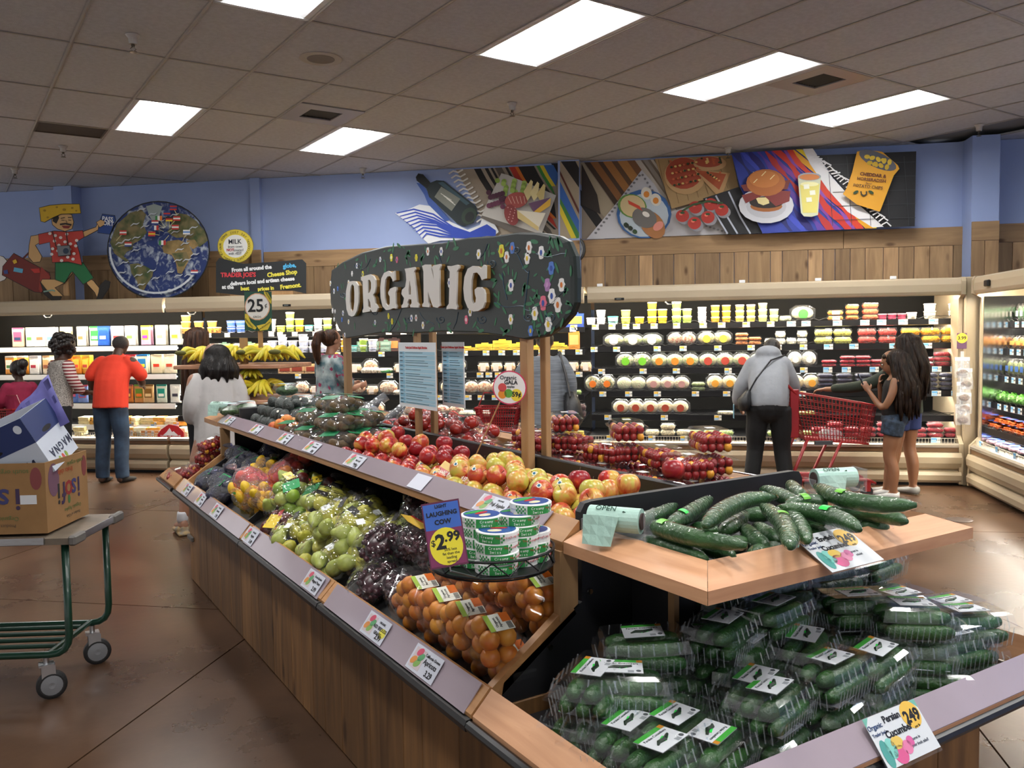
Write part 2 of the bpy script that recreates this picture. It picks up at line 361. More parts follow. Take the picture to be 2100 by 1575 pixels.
MB().lathe([(0, -.004), (.098, -.004), (.1, -.001), (0, -.001)], 28).build('grille', mat('speaker_grille', hx('#7d756c'), .6, bump=.5, bscale=500), t)
def make_spr():
	t = thing('fire_sprinkler', '', 'sprinkler')
	MB().lathe([(0, 0), (.045, 0), (.04, -.008), (.03, -.02), (.026, -.06), (0, -.06)], 16).build('cup', mat('sprinkler_cup', hx('#b9b4ad'), .5), t)
	m = MB(); m.loft([(0, 0, -.06), (0, 0, -.075)], .012, n=8); m.loft([(.0, 0, -.072), (.018, 0, -.09), (0, 0, -.108)], .003, n=5); m.loft([(0, 0, -.072), (-.018, 0, -.09), (0, 0, -.108)], .003, n=5); m.lathe([(0, -.108), (.024, -.108), (.024, -.112), (0, -.112)], 10)
	m.build('head', mat('sprinkler_head', (.15, .13, .1), .35, .9), t); return t
PS = Proto(make_spr)
for (px, py, lab) in ((272, 72, 'fire sprinkler nearest the top left corner of the ceiling'), (129, 300, 'fire sprinkler below the dark return grille'), (1050, 212, 'fire sprinkler in the middle of the ceiling'), (744, 346, 'fire sprinkler close to the wall above the blue panel left of the bottle'),
					  (1493, 303, 'fire sprinkler above the painted pizza board'), (2008, 256, 'fire sprinkler beside the right pillar'), (30, 346, 'fire sprinkler at the far left by the wall')):
	PS.put(on_z(px, py, H_CEIL), (0, 0, 0), lab)

# ------------------------------------------------------------------ walls
BLUE = mat('blue_wall_paint', hx('#9badd8'), .75, var=.03, scale=1.5)
BR = mat('behind_boards', (.02, .015, .01), .9)
D = 10.03
def wallbox(name, t0, t1, d0, d1, z0, z1, m): return struct(MB().box(t0, t1, d0, d1, z0, z1).build(name, m, None, rz=WA))
wb = wallbox('wall_back', -11, 3.5, D, D+.15, 0, H_CEIL, BLUE)
PW = wood('knotty_board', hx('#86694b'), hx('#b8976e'), 2, .7, .36, 2.2, True)
PH = wood('knotty_cap_board', hx('#86694b'), hx('#b4936b'), 0, .7, .08, 2.2, True)
def boards(par, t0, t1, d, top, low=1.85, cap=.2, seed=3, px=None):
	rr = random.Random(seed); t = t0; L_ = (2.9, 1.1)
	x = t0
	while x < t1-.02:
		e = min(t1, x+rr.uniform(2.2, 3.4)); o = MB().box(x+.002, e-.002, d-.028, d, top-cap, top, .003).build('cap_board', PH, par); x = e
	while t < t1-.01:
		wd = rr.choice((.13, .16, .19, .24, .28)); e = min(t1, t+wd)
		MB().box(.003, e-t-.003, -.02-rr.uniform(0, .006), 0, low, top-cap-.002, .002).build('board', PW, par, loc=(t, d, 0)); t = e
boards(wb, -11, -5.19, D, 2.70, seed=1); boards(wb, -5.04, -1.27, D, 2.665, seed=2); boards(wb, -1.0, 3.2, D, 2.675, seed=5)
def pilaster(name, t0, t1, d0, wood_top=2.69):
	p = wallbox(name, t0, t1, d0, D+.02, 0, H_CEIL, BLUE)
	boards(p, t0-.0, t1+.0, d0, wood_top, cap=.2, seed=9)
	return p
pilaster('trim_1', -7.88, -7.62, 9.84); pilaster('trim_2', -5.18, -5.05, 9.97, 2.69)
pm = wallbox('trim_3', -1.25, -1.0, 9.9, D+.02, 0, H_CEIL, BLUE)
boards(pm, -1.25, -1.0, 9.9, 2.66, seed=4)
pr = wallbox('trim_4', 3.18, 3.45, 9.74, D+.3, 0, H_CEIL, BLUE); boards(pr, 3.18, 3.45, 9.74, 2.69, seed=6)
wr = struct(MB().box(3.45, 5.5, 10.04, 10.2, 0, H_CEIL).build('wall_right', BLUE, None, rz=WA)); boards(wr, 3.45, 5.5, 10.04, 2.69, seed=8)
we = struct(MB().box(5.3, 5.45, -2, 10.2, 0, H_CEIL).build('wall_right_side', BLUE, None, rz=WA))
# ------------------------------------------------------------------ refrigerated cases. local axes: x along the front, y into the case (front lip y=0)
TUBEM = mat('case_tube', (1, 1, 1), .5); TUBEM.node_tree.nodes['Principled BSDF'].inputs['Emission Color'].default_value = (1, .93, .80, 1); TUBEM.node_tree.nodes['Principled BSDF'].inputs['Emission Strength'].default_value = TUBE
CBLACK = mat('case_black', (.007, .007, .008), .4, spec=.3)
BROWNS = mat('brown_bumper', hx('#6d5238'), .4)
def make_case(lab, fr, x0, x1, shelves, railm, ends=(True, True), sign=None, grilled=True, deck=.47):
	"""fr = (origin, heading); shelves = [(z, y_front)]"""
	t = thing('refrigerated_case', lab, 'fridge', fr[0], fr[1])
	MB().prism([(0, 1.90), (.01, 1.893), (.03, 1.893), (.05, 2.01), (.86, 2.01), (.86, 2.05), (.1, 2.07), (.02, 2.065), (0, 2.05), (-.012, 2.0), (-.012, 1.93)][::-1], x0, x1, 0).build('canopy', CREAM, t)
	MB().prism([(0, .165), (.02, .16), (.83, .16), (.83, .34), (.02, .34), (-.035, .33), (-.05, .29), (-.045, .23), (-.02, .18)][::-1], x0, x1, 0).build('upper_bumper', CREAM, t)
	MB().prism([(.01, .15), (.83, .15), (.83, .165), (.01, .165)][::-1], x0, x1, 0).build('seam_strip', mat('case_seam', hx('#8f836c'), .5), t)
	MB().prism([(.0, .03), (.83, .03), (.83, .15), (.0, .15), (-.03, .14), (-.045, .11), (-.04, .06), (-.02, .035)][::-1], x0, x1, 0).build('lower_bumper', CREAM, t)
	MB().box(x0, x1, .03, .83, 0, .03).build('kick_plate', CBLACK, t)
	MB().box(x0, x1, -.01, .1, .34, .385).build('bumper_rail', BROWNS, t)
	MB().prism([(-.02, .385), (.1, .385), (.1, .43), (.0, .425), (-.02, .41)][::-1], x0, x1, 0).build('front_trim', mat('case_trim', hx('#b9b0a2'), .25, .6), t)
	MB().box(x0, x1, .84, .86, .03, 2.01).build('back_panel', mat('case_back_black', (.003, .003, .003), .6, spec=.15), t)
	MB().box(x0, x1, .1, .84, .36, deck).build('deck', CBLACK, t)
	for e, x in ((ends[0], x0), (ends[1], x1)):
		if e:
			s = MB(); a, b = (x-.02, x+.02)
			s.prism([(-.03, .02), (.87, .02), (.87, 2.07), (-.0, 2.07), (-.02, 2.03), (-.02, 1.90), (.06, 1.86), (.06, .5), (-.02, .42)][::-1], a, b, 0)
			s.build('end_panel', CREAM, t)
	for z, y in shelves:
		MB().box(x0+.02, x1-.02, y, .84, z-.02, z).build('shelf', CBLACK, t)
		r = MB(); r.prism([(y-.012, z-.055), (y, z-.06), (y+.004, z+.004), (y-.01, z+.004)], x0+.02, x1-.02, 0).build('price_rail', railm, t)
		if grilled:
			gm = MB(); n = int((x1-x0-.04)/.06); zz = [Vector((x0+.02+(x1-x0-.04)*k/n, y-.012, z+(.008 if k % 2 else .03))) for k in range(n+1)]
			gm.loft(zz, .0022, n=3); gm.loft([(x0+.02, y-.012, z+.032), (x1-.02, y-.012, z+.032)], .0025, n=4)
			gm.build('wire_guard', CBLACK, t)
		tb = MB(); tb.box(x0+.04, x1-.04, y+.03, y+.05, z-.036, z-.022); tb.build('shelf_light', TUBEM, t)
	MB().box(x0+.04, x1-.04, .09, .13, 1.95, 1.98).build('canopy_light', TUBEM, t)
	pd = MB()
	n = int((x1-x0)/.03)
	for k in range(n): pd.box(x0+.01+k*.03, x0+.014+k*.03, .03, .035, .425, .47)
	pd.box(x0, x1, .03, .035, .468, .474); g = pd.build('front_grille', mat('grille_wire', hx('#bdb6a6'), .4, .3), t); g['kind'] = 'stuff'
	return t
FB = (Vector(wall_pt(0, 8.95, 0)), WA)                         # back wall cases
T0 = 2.93
FRR = (Vector(wall_pt(T0, 0, 0)), WA-PI/2)                     # right case: local x = -d, local y = +t
def fpt(fr, x, y, z):
	c, s = math.cos(fr[1]), math.sin(fr[1]); return Vector((fr[0].x+c*x-s*y, fr[0].y+s*x+c*y, z))
SA = [(1.50, .30), (1.155, .26), (.80, .22), (.55, .14)]
SB = [(1.64, .30), (1.395, .27), (1.15, .24), (.90, .2), (.66, .14)]
SCC = [(1.665, .30), (1.42, .28), (1.18, .26), (.935, .22), (.685, .16)]
make_case('cold case at the left holding hanging packets of sliced cheese under white rails', FB, -8.9, -5.80, SA, mat('white_rail', (.75, .75, .73), .4), (True, False), grilled=False, deck=.43)
make_case('cold case in the middle behind the banana stand and flowered sign', FB, -5.76, -.87, SB, CBLACK, (False, False))
make_case('cold case of tubs, salads and cut fruit behind the red shopping cart', FB, -.83, 2.86, SCC, CBLACK, (False, True))
SR = [(1.62, .34), (1.36, .30), (1.10, .26), (.84, .2), (.60, .12)]
make_case('cold case of leafy vegetables standing at right angles at the right edge', FRR, -8.86, -5.6, SR, CBLACK, (True, True), deck=.43)
# inner mirror panel of the right case
mp = MB().box(-8.835, -8.83, .08, .82, .47, 1.87).build('mirror_panel', mat('mirror', (.7, .7, .72), .12, 1.), None, loc=FRR[0], rz=FRR[1]); tag(mp, 'mirrored end panel inside the right vegetable case', 'panel')

# small hardware on the canopies
for (px, py, lab) in ((588, 626, 'small black thermometer display on the canopy above the banana sign'), (1270, 613, 'small black thermometer display on the canopy left of the tubs')):
	tt, z = on_wall(px, py, 8.935); t = thing('case_thermometer', lab, 'display', fpt(FB, tt, -.013, z), WA)
	MB().box(-.05, .05, -.006, .0, -.012, .012, .003).build('housing', CBLACK, t); MB().box(-.03, .02, -.008, -.006, -.005, .005).build('screen', mat('display_grey', (.15, .17, .16), .2), t)
for k, (px, py) in enumerate(((1230, 590), (1522, 582), (1678, 580), (1832, 578))):
	tt, z = on_wall(px, py, 8.97); tag(MB().box(-.03, .03, 0, .012, 0, .03, .003).build('canopy_clip', WHITE, None, loc=fpt(FB, tt, .02, 2.066), rz=WA), '%s small white clip from the left on top of the right canopy' % ORD[k+1], 'clip')
for (px, py, lab) in ((98, 652, 'white hook lamp hanging under the left canopy, far left'), (393, 644, 'white hook lamp hanging under the left canopy above the long haired woman'), (1375, 624, 'white hook lamp hanging under the right canopy')):
	tt, z = on_wall(px, py, 9.0); m = MB(); m.loft([(-.06, 0, .03), (-.05, 0, .0), (-.03, 0, -.02), (.03, 0, -.02), (.05, 0, 0), (.06, 0, .03)], .007, n=6)
	tag(m.build('hook_lamp', mat('hook_white', (.85, .85, .85), .3), None, loc=fpt(FB, tt, .05, 1.885), rz=WA), lab, 'lamp')
c = thing('case_camera', 'small dark sensor on the canopy of the right vegetable case', 'sensor', fpt(FRR, -8.45, -.012, 1.98), FRR[1]); MB().box(-.05, .05, -.03, 0, -.03, .03, .008).build('housing', CBLACK, c)

# ------------------------------------------------------------------ packages
CL = clear('clear_plastic', gloss=.28, milk=.03); CLB = clear('clear_film', gloss=.35, milk=.015, bump=.9, bscale=42); CLC = clear('clear_clamshell', gloss=.3, milk=.008, rough=.07)
def col(h, rough=.45): return paint(h, rough)
def two(name, cat, parts):
	def mk():
		t = thing(name, '', cat)
		for nm, mb, m, sm in parts(): mb.build(nm, m, t, sm)
		return t
	return Proto(mk)
def rrect(w, d, r=.3, n=16):
	out = []
	for k in range(n):
		a0 = 2*PI*(k+.5)/n; a = a0-.16*math.sin(4*a0); c, s = math.cos(a), math.sin(a); p = 9.
		q = (abs(c)**p+abs(s)**p)**(-1/p); out.append((c*q*w/2, s*q*d/2))
	return out
def rbox(mb, prof, n=16):
	"""rounded box: profile rows (w, d, z)"""
	return mb.ring([[(x, y, z) for x, y in rrect(w, d, n=n)] for w, d, z in prof])
def tub(body, lid, band, r=.05, h=.065):
	def P():
		yield 'body', MB().lathe([(0, 0), (r*.82, 0), (r*.97, h)], 14), col(body), False
		yield 'label', MB().lathe([(r*.87, h*.15), (r*.875, h*.15), (r*.975, h*.8), (r*.94, h*.8)], 14), col(band), False
		yield 'lid', MB().lathe([(0, h), (r*1.04, h), (r*1.04, h+.010), (r*.9, h+.012), (0, h+.011)], 14), col(lid), False
	return two('food_tub', 'tub', P)
def clamtub(food, w=.13, d=.11, h=.05, lab=None, name='food_clamshell', film=CL):
	w *= 1.13; h *= 1.04
	def P():
		rr = random.Random(hash(food) % 99 if False else len(food)+int(w*100))
		f = MB(); rbox(f, [(w*.8, d*.8, .003), (w*.92, d*.92, h*.5), (w*.7, d*.7, h*.9)], 12)
		yield 'contents', f, mat('food_'+food, hx(food), .6, var=.45, scale=60, bump=.6, bscale=120), True
		b = MB(); rbox(b, [(w*.84, d*.84, 0), (w*.98, d*.98, h*.6), (w*1.04, d*1.04, h*.62), (w*1.04, d*1.04, h*.66), (w*.96, d*.96, h*.68), (w*.86, d*.86, h*1.05)], 12)
		yield 'clear_box', b, film, False
		if lab: yield 'label', MB().box(-w*.22, w*.22, -d*.49-.004, -d*.49+.0, h*.12, h*.85), col(lab), False
	return two(name, 'container', P)
def salad(food, lab, w=.18, h=.10, round_=True):
	h *= 1.38; w *= 1.27
	def P():
		f = MB(); f.ell((0, .0, h*.5), (w*.44, .045, h*.42), 14, 8); yield 'salad', f, mat('salad_'+food, hx(food), .6, var=.6, scale=45, bump=1., bscale=60, col2=hx('#cfc4a4')), True
		b = MB(); b.ring([[(x, y, z) for x, z in [(u*q, h*.5+v*q) for u, v in rrect(w, h)]] for y, q in ((-.05, .8), (-.045, .95), (-.01, 1.), (.0, 1.04), (.01, 1.), (.045, .9), (.05, .8))][::-1]); yield 'clear_box', b, CL, False
		if lab:
			l = MB(); l.ring([[(math.cos(2*PI*k/14)*w*.2, y, h*.45+math.sin(2*PI*k/14)*w*.2) for k in range(14)] for y in (-.0545, -.052)][::-1]); yield 'label', l, col(lab), False
	return two('salad_box', 'salad', P)
def packet(c1, c2, c3, w=.15, h=.2, d=.035):
	"""hanging pouch with a printed label and the cheese showing below"""
	def P():
		b = MB(); rows = []
		for k, (z, q, s) in enumerate(((0, .1, .96), (.012, .25, 1), (h*.25, .9, .97), (h*.6, .8, .97), (h*.9, .25, 1), (h, .08, .98))):
			rows.append([(w/2*s*math.cos(a)*(1 if abs(math.cos(a)) < .1 else 1), d/2*q*math.sin(a), z) for a in [2*PI*i/12 for i in range(12)]])
		yield 'pouch', b.ring(rows), mat('pouch_'+c1, hx(c1), .3, var=.08, scale=20, bump=.4, bscale=50), True
		l = MB(); l.box(-w*.33, w*.33, -d*.47-.001, -d*.47+.001, h*.30, h*.80); yield 'label', l, col(c2, .3), False
		l = MB(); l.box(-w*.25, w*.25, -d*.5-.002, -d*.5, h*.36, h*.52); yield 'label_panel', l, col(c3, .3), False
		yield 'header', MB().box(-w*.46, w*.46, -.004, .004, h*.93, h*1.02), col(c2, .3), False
	return two('cheese_packet', 'cheese', P)
def tagproto(c1='#f2c94c', c2='#9cc8e8', w=.075, h=.055):
	def P():
		yield 'card', MB().box(-w/2, w/2, -.0015, 0, -h, 0), col('#f1eee4'), False
		yield 'name_band', MB().box(-w/2+.002, w*.12, -.0025, -.0015, -h*.48, -.004), col(c1), False
		yield 'info_band', MB().box(-w/2+.002, w*.1, -.0025, -.0015, -h+.004, -h*.56), col(c2), False
	def mk():
		t = thing('price_tag', '', 'price tag')
		for nm, mb, m, sm in P(): mb.build(nm, m, t, sm)
		text(random.Random(int(w*1e4)).choice(('3.99', '2.99', '4.49')), .024, col('#111111'), 'price', t, (w*.27, -.0022, -h*.5), (PI/2, 0, 0)); return t
	return Proto(mk)
TAGY = tagproto(); TAGB = tagproto('#6fb4e4', '#a9d6f2', .09, .055); TAGW = tagproto('#ffffff', '#f4f4f0', .07, .05)
_cnt = {}
def item(P, fr, x, y, z, desc, where, rz=0., group=None, jit=.0, s=None, rx=0.):
	k = (desc, where); _cnt[k] = _cnt.get(k, 0)+1
	lab = '%s %s, %s' % (ORD[_cnt[k]] if _cnt[k] < len(ORD) else 'another', desc, where)
	for a_, b_ in (('from the left of the price tags, on the', 'price tag from left,'), ('from the left of the price tags, ', 'price tag from left, '), ('from the left on the ', 'from left, '), (' cold case', ' case'), ('from the corner on the ', 'from corner, '), (' of the right case', ', right case'), (' of the middle case', ', middle case'), ('along the ', '')): lab = lab.replace(a_, b_)
	return P.put(fpt(fr, x, y, z+.002), (rx, 0, fr[1]+rz+random.uniform(-jit, jit)), lab, group, s)
def row(P, fr, px, n, dx, y, z, desc, where, group, stack=1, sh=.0, ys=None, jit=.05, s=None, rx=0.):
	"""px: photo column of the row's left item; dx metres between neighbours"""
	x = on_front(fr, px, y)
	for k in range(n):
		st = stack[k % len(stack)] if isinstance(stack, (tuple, list)) else stack
		for q in range(st): item(P, fr, x+k*dx, y+random.uniform(0, .008), z+q*sh, desc, where, 0, group, jit, s, rx)
def on_front(fr, px, y):
	n = Vector((-math.sin(fr[1]), math.cos(fr[1]), 0)); ax = Vector((math.cos(fr[1]), math.sin(fr[1]), 0)); r = ray(px, 760)
	d = (fr[0]+n*y).dot(n); p = ORG+r*((d-ORG.dot(n))/r.dot(n)); return (p-fr[0]).dot(ax)
def tags(P, fr, pxs, y, z, where):
	for px in pxs: item(P, fr, on_front(fr, px, y), y-.014, z, 'from the left of the price tags', where, group=None)
# ---- case C (right part of the back wall), from zoomed rows
SH = 'top shelf of the right cold case'
z = SCC[0][0]; y = .34
W1 = 'from the left on the top shelf, right cold case'
wht = tub('#e8e4e8', '#f2f0f0', '#efe9f0'); teal = tub('#dfeeee', '#4aa79d', '#8fd0d0'); lime = tub('#dbe64a', '#eef09a', '#e8ef6a'); yel = tub('#e9c23a', '#f4f0e0', '#e7b52c'); green = tub('#cfe08a', '#f2f5e4', '#8fb04a')
gold = tub('#c99a4a', '#d9c8a4', '#d39a2e', .045, .05); pinkt = tub('#b5a49a', '#d6cfc8', '#c9b24a', .045, .05); pale = tub('#e6eaa8', '#f0f2cf', '#d8e070', .045, .055)
row(wht, FB, 1213, 2, .11, y, z, 'white tub', W1, 'white tubs', (1, 2), .082)
row(teal, FB, 1258, 1, .1, y, z, 'teal lidded tub', W1, None, 1, .08, s=1.15); row(lime, FB, 1284, 1, .1, y, z, 'lime green lidded tub', W1, None, 2, .078)
row(yel, FB, 1312, 1, .1, y, z, 'yellow labelled tub', W1, None, 1, .08); row(yel, FB, 1338, 2, .11, y, z, 'yellow labelled tub', W1, 'yellow labelled tubs', (3, 2), .078)
row(green, FB, 1388, 2, .11, y, z, 'green and white tub', W1, 'green tubs', (3, 2), .078); row(wht, FB, 1440, 1, .12, y, z, 'white tub', W1, 'white tubs', 3, .05, s=.9)
row(gold, FB, 1467, 2, .115, y, z, 'clear tub with golden label', W1, 'golden labelled tubs', 3, .062); row(pinkt, FB, 1517, 2, .115, y, z, 'clear tub with brown label', W1, 'brown labelled tubs', 3, .062)
row(pale, FB, 1564, 2, .115, y, z, 'pale green tub', W1, 'pale green tubs', (3, 2), .066); row(clamtub('#dfe6b0', .12, .1, .06), FB, 1610, 1, .1, y, z, 'pale green tub', W1, None)
hum = salad('#cfd4a8', '#3f9a3c', .2, .12); row(hum, FB, 1645, 1, .1, y, z, 'oval platter with green label', W1, None)
mang = clamtub('#e8902e', .15, .1, .05, '#e7d9c8'); row(mang, FB, 1712, 1, .1, y, z, 'box of orange cut fruit', W1, 'orange fruit boxes', 2, .056); row(clamtub('#e07a2a', .12, .1, .05), FB, 1746, 1, .1, y, z, 'box of mixed cut fruit', W1, None, 3, .056)
row(clamtub('#cf5a2e', .15, .1, .055), FB, 1783, 1, .1, y, z, 'box of mixed cut fruit', W1, None, 3, .06)
plum = tub('#7a1d38', '#b78a98', '#a33a58', .045, .05); row(plum, FB, 1808, 3, .095, y, z, 'dark red fruit tub', W1, 'dark red fruit tubs', 1, .05)
ser = tub('#efe6cf', '#f5f0e6', '#f0e8d8', .05, .06); row(ser, FB, 1868, 1, .1, y, z, 'cream tub', W1, None); row(ser, FB, 1905, 1, .1, y, z, 'cream tub', W1, None, 2, .075, s=1.15); row(ser, FB, 1955, 1, .1, y, z, 'cream tub', W1, None, 2, .075, s=1.1)
tags(TAGY, FB, (1178, 1222, 1256, 1284, 1306, 1342, 1388, 1442, 1480, 1530, 1580), .30, z+.0, 'on the top shelf edge of the right case')
tags(TAGB, FB, (1622, 1652, 1716, 1772, 1806, 1850, 1912, 1962), .30, z+.0, 'along the top shelf edge, fruit end')
# row 2
z = SCC[1][0]; W = 'from the left on the second shelf, right cold case'
veg = salad('#7f9a5a', '#f3efe8', .19, .105); row(veg, FB, 1260, 3, .205, .33, z, 'white labelled salad box', W, 'white labelled salad boxes')
rd = salad('#a8452f', None, .14, .11); row(rd, FB, 1385, 2, .14, .33, z, 'clear dome of red salad', W, 'red salad domes')
ys = salad('#b8a850', '#e9d84a', .16, .115); row(ys, FB, 1449, 2, .17, .33, z, 'salad box with yellow label', W, 'yellow labelled salad boxes')
org = clamtub('#c9763a', .13, .1, .042); row(org, FB, 1521, 2, .135, .33, z, 'shallow box of orange salad', W, 'orange salad boxes', (3, 2), .045)
wsq = clamtub('#e9dcc0', .10, .1, .07, '#f2e8cf'); row(wsq, FB, 1578, 4, .11, .33, z, 'small cream dip box', W, 'cream dip boxes', (1, 2, 1, 2), .075)
pine = clamtub('#e8da6a', .17, .12, .075); row(pine, FB, 1688, 2, .19, .34, z, 'box of pineapple pieces', W, 'pineapple boxes', 2, .082); 
wat = clamtub('#d9433a', .17, .12, .075); row(wat, FB, 1777, 2, .2, .34, z, 'box of watermelon pieces', W, 'watermelon boxes', 2, .08)
mg = clamtub('#f0a012', .17, .12, .075); row(mg, FB, 1866, 3, .19, .34, z, 'box of mango slices', W, 'mango boxes', 2, .08)
tags(TAGY, FB, (1219, 1265, 1348, 1401, 1472, 1540, 1595, 1647), .28, z, 'on the second shelf edge of the right case')
tags(TAGB, FB, (1698, 1750, 1832, 1900, 1968), .28, z, 'along the second shelf edge, fruit end')
# row 3
z = SCC[2][0]; W = 'from the left on the third shelf, right cold case'
gl = salad('#5c7a46', '#78c832', .17, .125); row(gl, FB, 1283, 2, .18, .3, z, 'salad box with bright green label', W, 'bright green labelled salad boxes')
ol = salad('#8fae6a', '#e88a2a', .16, .12); row(ol, FB, 1352, 3, .165, .3, z, 'salad box with orange round label', W, 'orange labelled salad boxes')
gr_ = salad('#9ab37a', '#b84a3a', .17, .12); row(gr_, FB, 1452, 4, .175, .3, z, 'salad box with red label', W, 'red labelled salad boxes')
rw = salad('#d8dccb', '#f2f2ea', .13, .13); row(rw, FB, 1630, 2, .14, .3, z, 'round pasta salad dish', W, 'round pasta salads')
ras = clamtub('#b52234', .14, .12, .035); row(ras, FB, 1700, 1, .15, .3, z, 'punnet of raspberries', W, 'raspberry punnets', 2, .04); row(ras, FB, 1738, 2, .15, .3, z, 'punnet of raspberries', W, 'raspberry punnets', 3, .04); row(ras, FB, 1800, 2, .15, .3, z, 'punnet of raspberries', W, 'raspberry punnets', 2, .04)
stw = clamtub('#9a1a2c', .14, .12, .045); row(stw, FB, 1898, 3, .155, .3, z, 'punnet of strawberries', W, 'strawberry punnets', (2, 3, 3), .05)
tags(TAGY, FB, (1234, 1319, 1387, 1493, 1590, 1648), .26, z, 'on the third shelf edge of the right case'); tags(TAGB, FB, (1697, 1735, 1792, 1920, 1958), .26, z, 'along the third shelf edge, berry end')
# row 4
z = SCC[3][0]; W = 'from the left on the fourth shelf, right cold case'
go = salad('#4f5f33', '#e67a24', .15, .13); row(go, FB, 1216, 2, .155, .27, z, 'dark green salad box with orange label', W, 'dark green salad boxes')
ws = salad('#b9c49a', None, .145, .12); row(ws, FB, 1280, 2, .15, .27, z, 'pale salad box', W, 'pale salad boxes'); ps = salad('#c9b8a0', '#b98a84', .145, .12); row(ps, FB, 1340, 3, .15, .27, z, 'chicken salad box with pink label', W, 'pink labelled salad boxes')
row(clamtub('#7c8a5a', .14, .11, .045), FB, 1432, 1, .1, .27, z, 'shallow box of greens', W, None, 2, .05); yo = salad('#d8c890', '#e8a63a', .15, .13); row(yo, FB, 1466, 2, .155, .27, z, 'noodle salad box with amber label', W, 'amber labelled salad boxes')
row(yo, FB, 1632, 2, .155, .27, z, 'noodle salad box with amber label', W, 'amber labelled salad boxes')
bl = clamtub('#2a2c44', .15, .12, .04); row(bl, FB, 1692, 3, .19, .27, z, 'dark punnet of blueberries', W, 'blueberry punnets', 4, .045); row(bl, FB, 1905, 2, .18, .27, z, 'dark punnet of blueberries', W, 'blueberry punnets', 4, .045)
tags(TAGY, FB, (1236, 1289, 1348, 1426, 1490, 1645), .22, z, 'on the fourth shelf edge of the right case'); tags(TAGB, FB, (1920, 1960), .22, z, 'along the fourth shelf edge, berry end')
# row 5
z = SCC[4][0]; W = 'from the left on the fifth shelf, right cold case'
ch = salad('#d9c6a0', '#a8452f', .155, .12); row(ch, FB, 1273, 5, .158, .2, z, 'chicken salad box with red square label', W, 'red square labelled boxes')
row(clamtub('#ded7b8', .17, .12, .04), FB, 1488, 1, .2, .2, z, 'shallow box of pasta', W, None); row(clamtub('#b9c46a', .16, .12, .04), FB, 1655, 1, .2, .2, z, 'shallow box of green salad', W, None)
tags(TAGY, FB, (1178, 1246, 1362, 1472, 1615), .16, z, 'on the fifth shelf edge of the right case')
# deck
z = .47; W = 'from the left on the bottom deck, right cold case'; DECKY = .14
dc = clamtub('#d8cba6', .15, .12, .06); row(dc, FB, 1305, 4, .165, DECKY, z, 'cream salad tub', W, 'cream salad tubs', (2, 1, 2, 1), .065); dg = clamtub('#8fa65a', .15, .12, .055)
row(dg, FB, 1425, 3, .16, DECKY, z, 'green salad tub', W, 'green salad tubs', 1, .065); row(dg, FB, 1590, 4, .15, DECKY, z, 'green salad tub', W, 'green salad tubs', 1, .065)
row(stw, FB, 1680, 9, .16, DECKY, z, 'punnet of strawberries', W, 'bottom strawberry punnets', (2, 3, 2), .05)
tags(TAGY, FB, (1250, 1336, 1402, 1494, 1632), .03, z+.01, 'on the bottom deck grille of the right case'); tags(TAGB, FB, (1920,), .03, z+.01, 'on the bottom deck grille, berry end')

# ---- case B (middle)
lc = ['#eef0ea', '#cfe0d0', '#e9e3a8', '#d6dfe9', '#f2efe2', '#dfe6b8']
z = SB[0][0]; W = 'from the left on the top shelf, middle cold case'
carton = tub('#e9a45a', '#f0dcb8', '#d99a4a', .055, .06)
row(carton, FB, 385, 3, .17, .33, z, 'orange soup tub', W, 'orange soup tubs', (3, 2, 2), .075); row(carton, FB, 447, 1, .1, .33, z, 'orange soup tub', W, 'orange soup tubs', 1, .075)
blu = tub('#e6ebf5', '#3f5fb0', '#4a6fc0', .055, .06); row(blu, FB, 478, 2, .12, .33, z, 'blue and white tub', W, 'blue and white tubs', 2, .075)
for k, px in enumerate(range(560, 690, 19)):
	row((wht, lime, green, yel, teal, wht, green)[k], FB, px, 1, .1, .33, z, ('white tub', 'lime green tub', 'green tub', 'yellow tub', 'teal tub', 'white tub', 'green tub')[k], W, 'assorted tubs', (2, 1, 3, 2, 1, 2, 2)[k], .078)
tags(TAGW, FB, (400, 432, 470, 560, 578, 608, 650, 680, 800, 830, 855, 892, 925, 1075, 1140, 1176), .30, z, 'on the top shelf edge of the middle case')
def boxp(c1, c2, w=.13, h=.17, d=.04, name='food_carton'):
	def P():
		yield 'body', MB().box(-w/2, w/2, -d/2, d/2, 0, h), col(c1), False
		yield 'label', MB().box(-w*.4, w*.4, -d/2-.0015, -d/2, h*.25, h*.8), col(c2), False
		yield 'flap', MB().box(-w*.2, w*.2, -.002, .002, h, h+.015), col(c1), False
	return two(name, 'carton', P)
bb = boxp('#2748a0', '#d9b04a', .2, .15); row(bb, FB, 1180, 1, .2, .33, z, 'blue carton with golden food picture', W, None)
z = SB[1][0]; W = 'from the left on the second shelf, middle cold case'
mtub = tub('#e8e6ea', '#f4f4f2', '#c9cfe6', .055, .06); row(mtub, FB, 560, 4, .13, .3, z, 'white butter tub', W, 'white butter tubs', (2, 3, 2, 3), .072); row(mtub, FB, 625, 3, .12, .3, z, 'white butter tub', W, 'white butter tubs', (3, 2, 2), .072)
fan = boxp('#6f8a7c', '#9ab5a5', .13, .06); row(fan, FB, 745, 3, .14, .3, z, 'green grey carton', W, 'green grey cartons', 2, .062)
bo = boxp('#3a1712', '#c96a2a', .14, .15); row(bo, FB, 782, 2, .15, .3, z, 'dark carton with orange food picture', W, 'dark food cartons', rx=R(-14)); 
egg = clamtub('#e9d9b8', .2, .12, .05); row(egg, FB, 925, 1, .2, .3, z, 'clear pack of pale pieces', W, None, 1); 
cz = boxp('#eacb4a', '#e9b23a', .2, .035, .1, 'cheese_block'); row(cz, FB, 960, 6, .2, .34, z, 'yellow cheese block', W, 'yellow cheese blocks', (1, 2, 3, 2), .037)
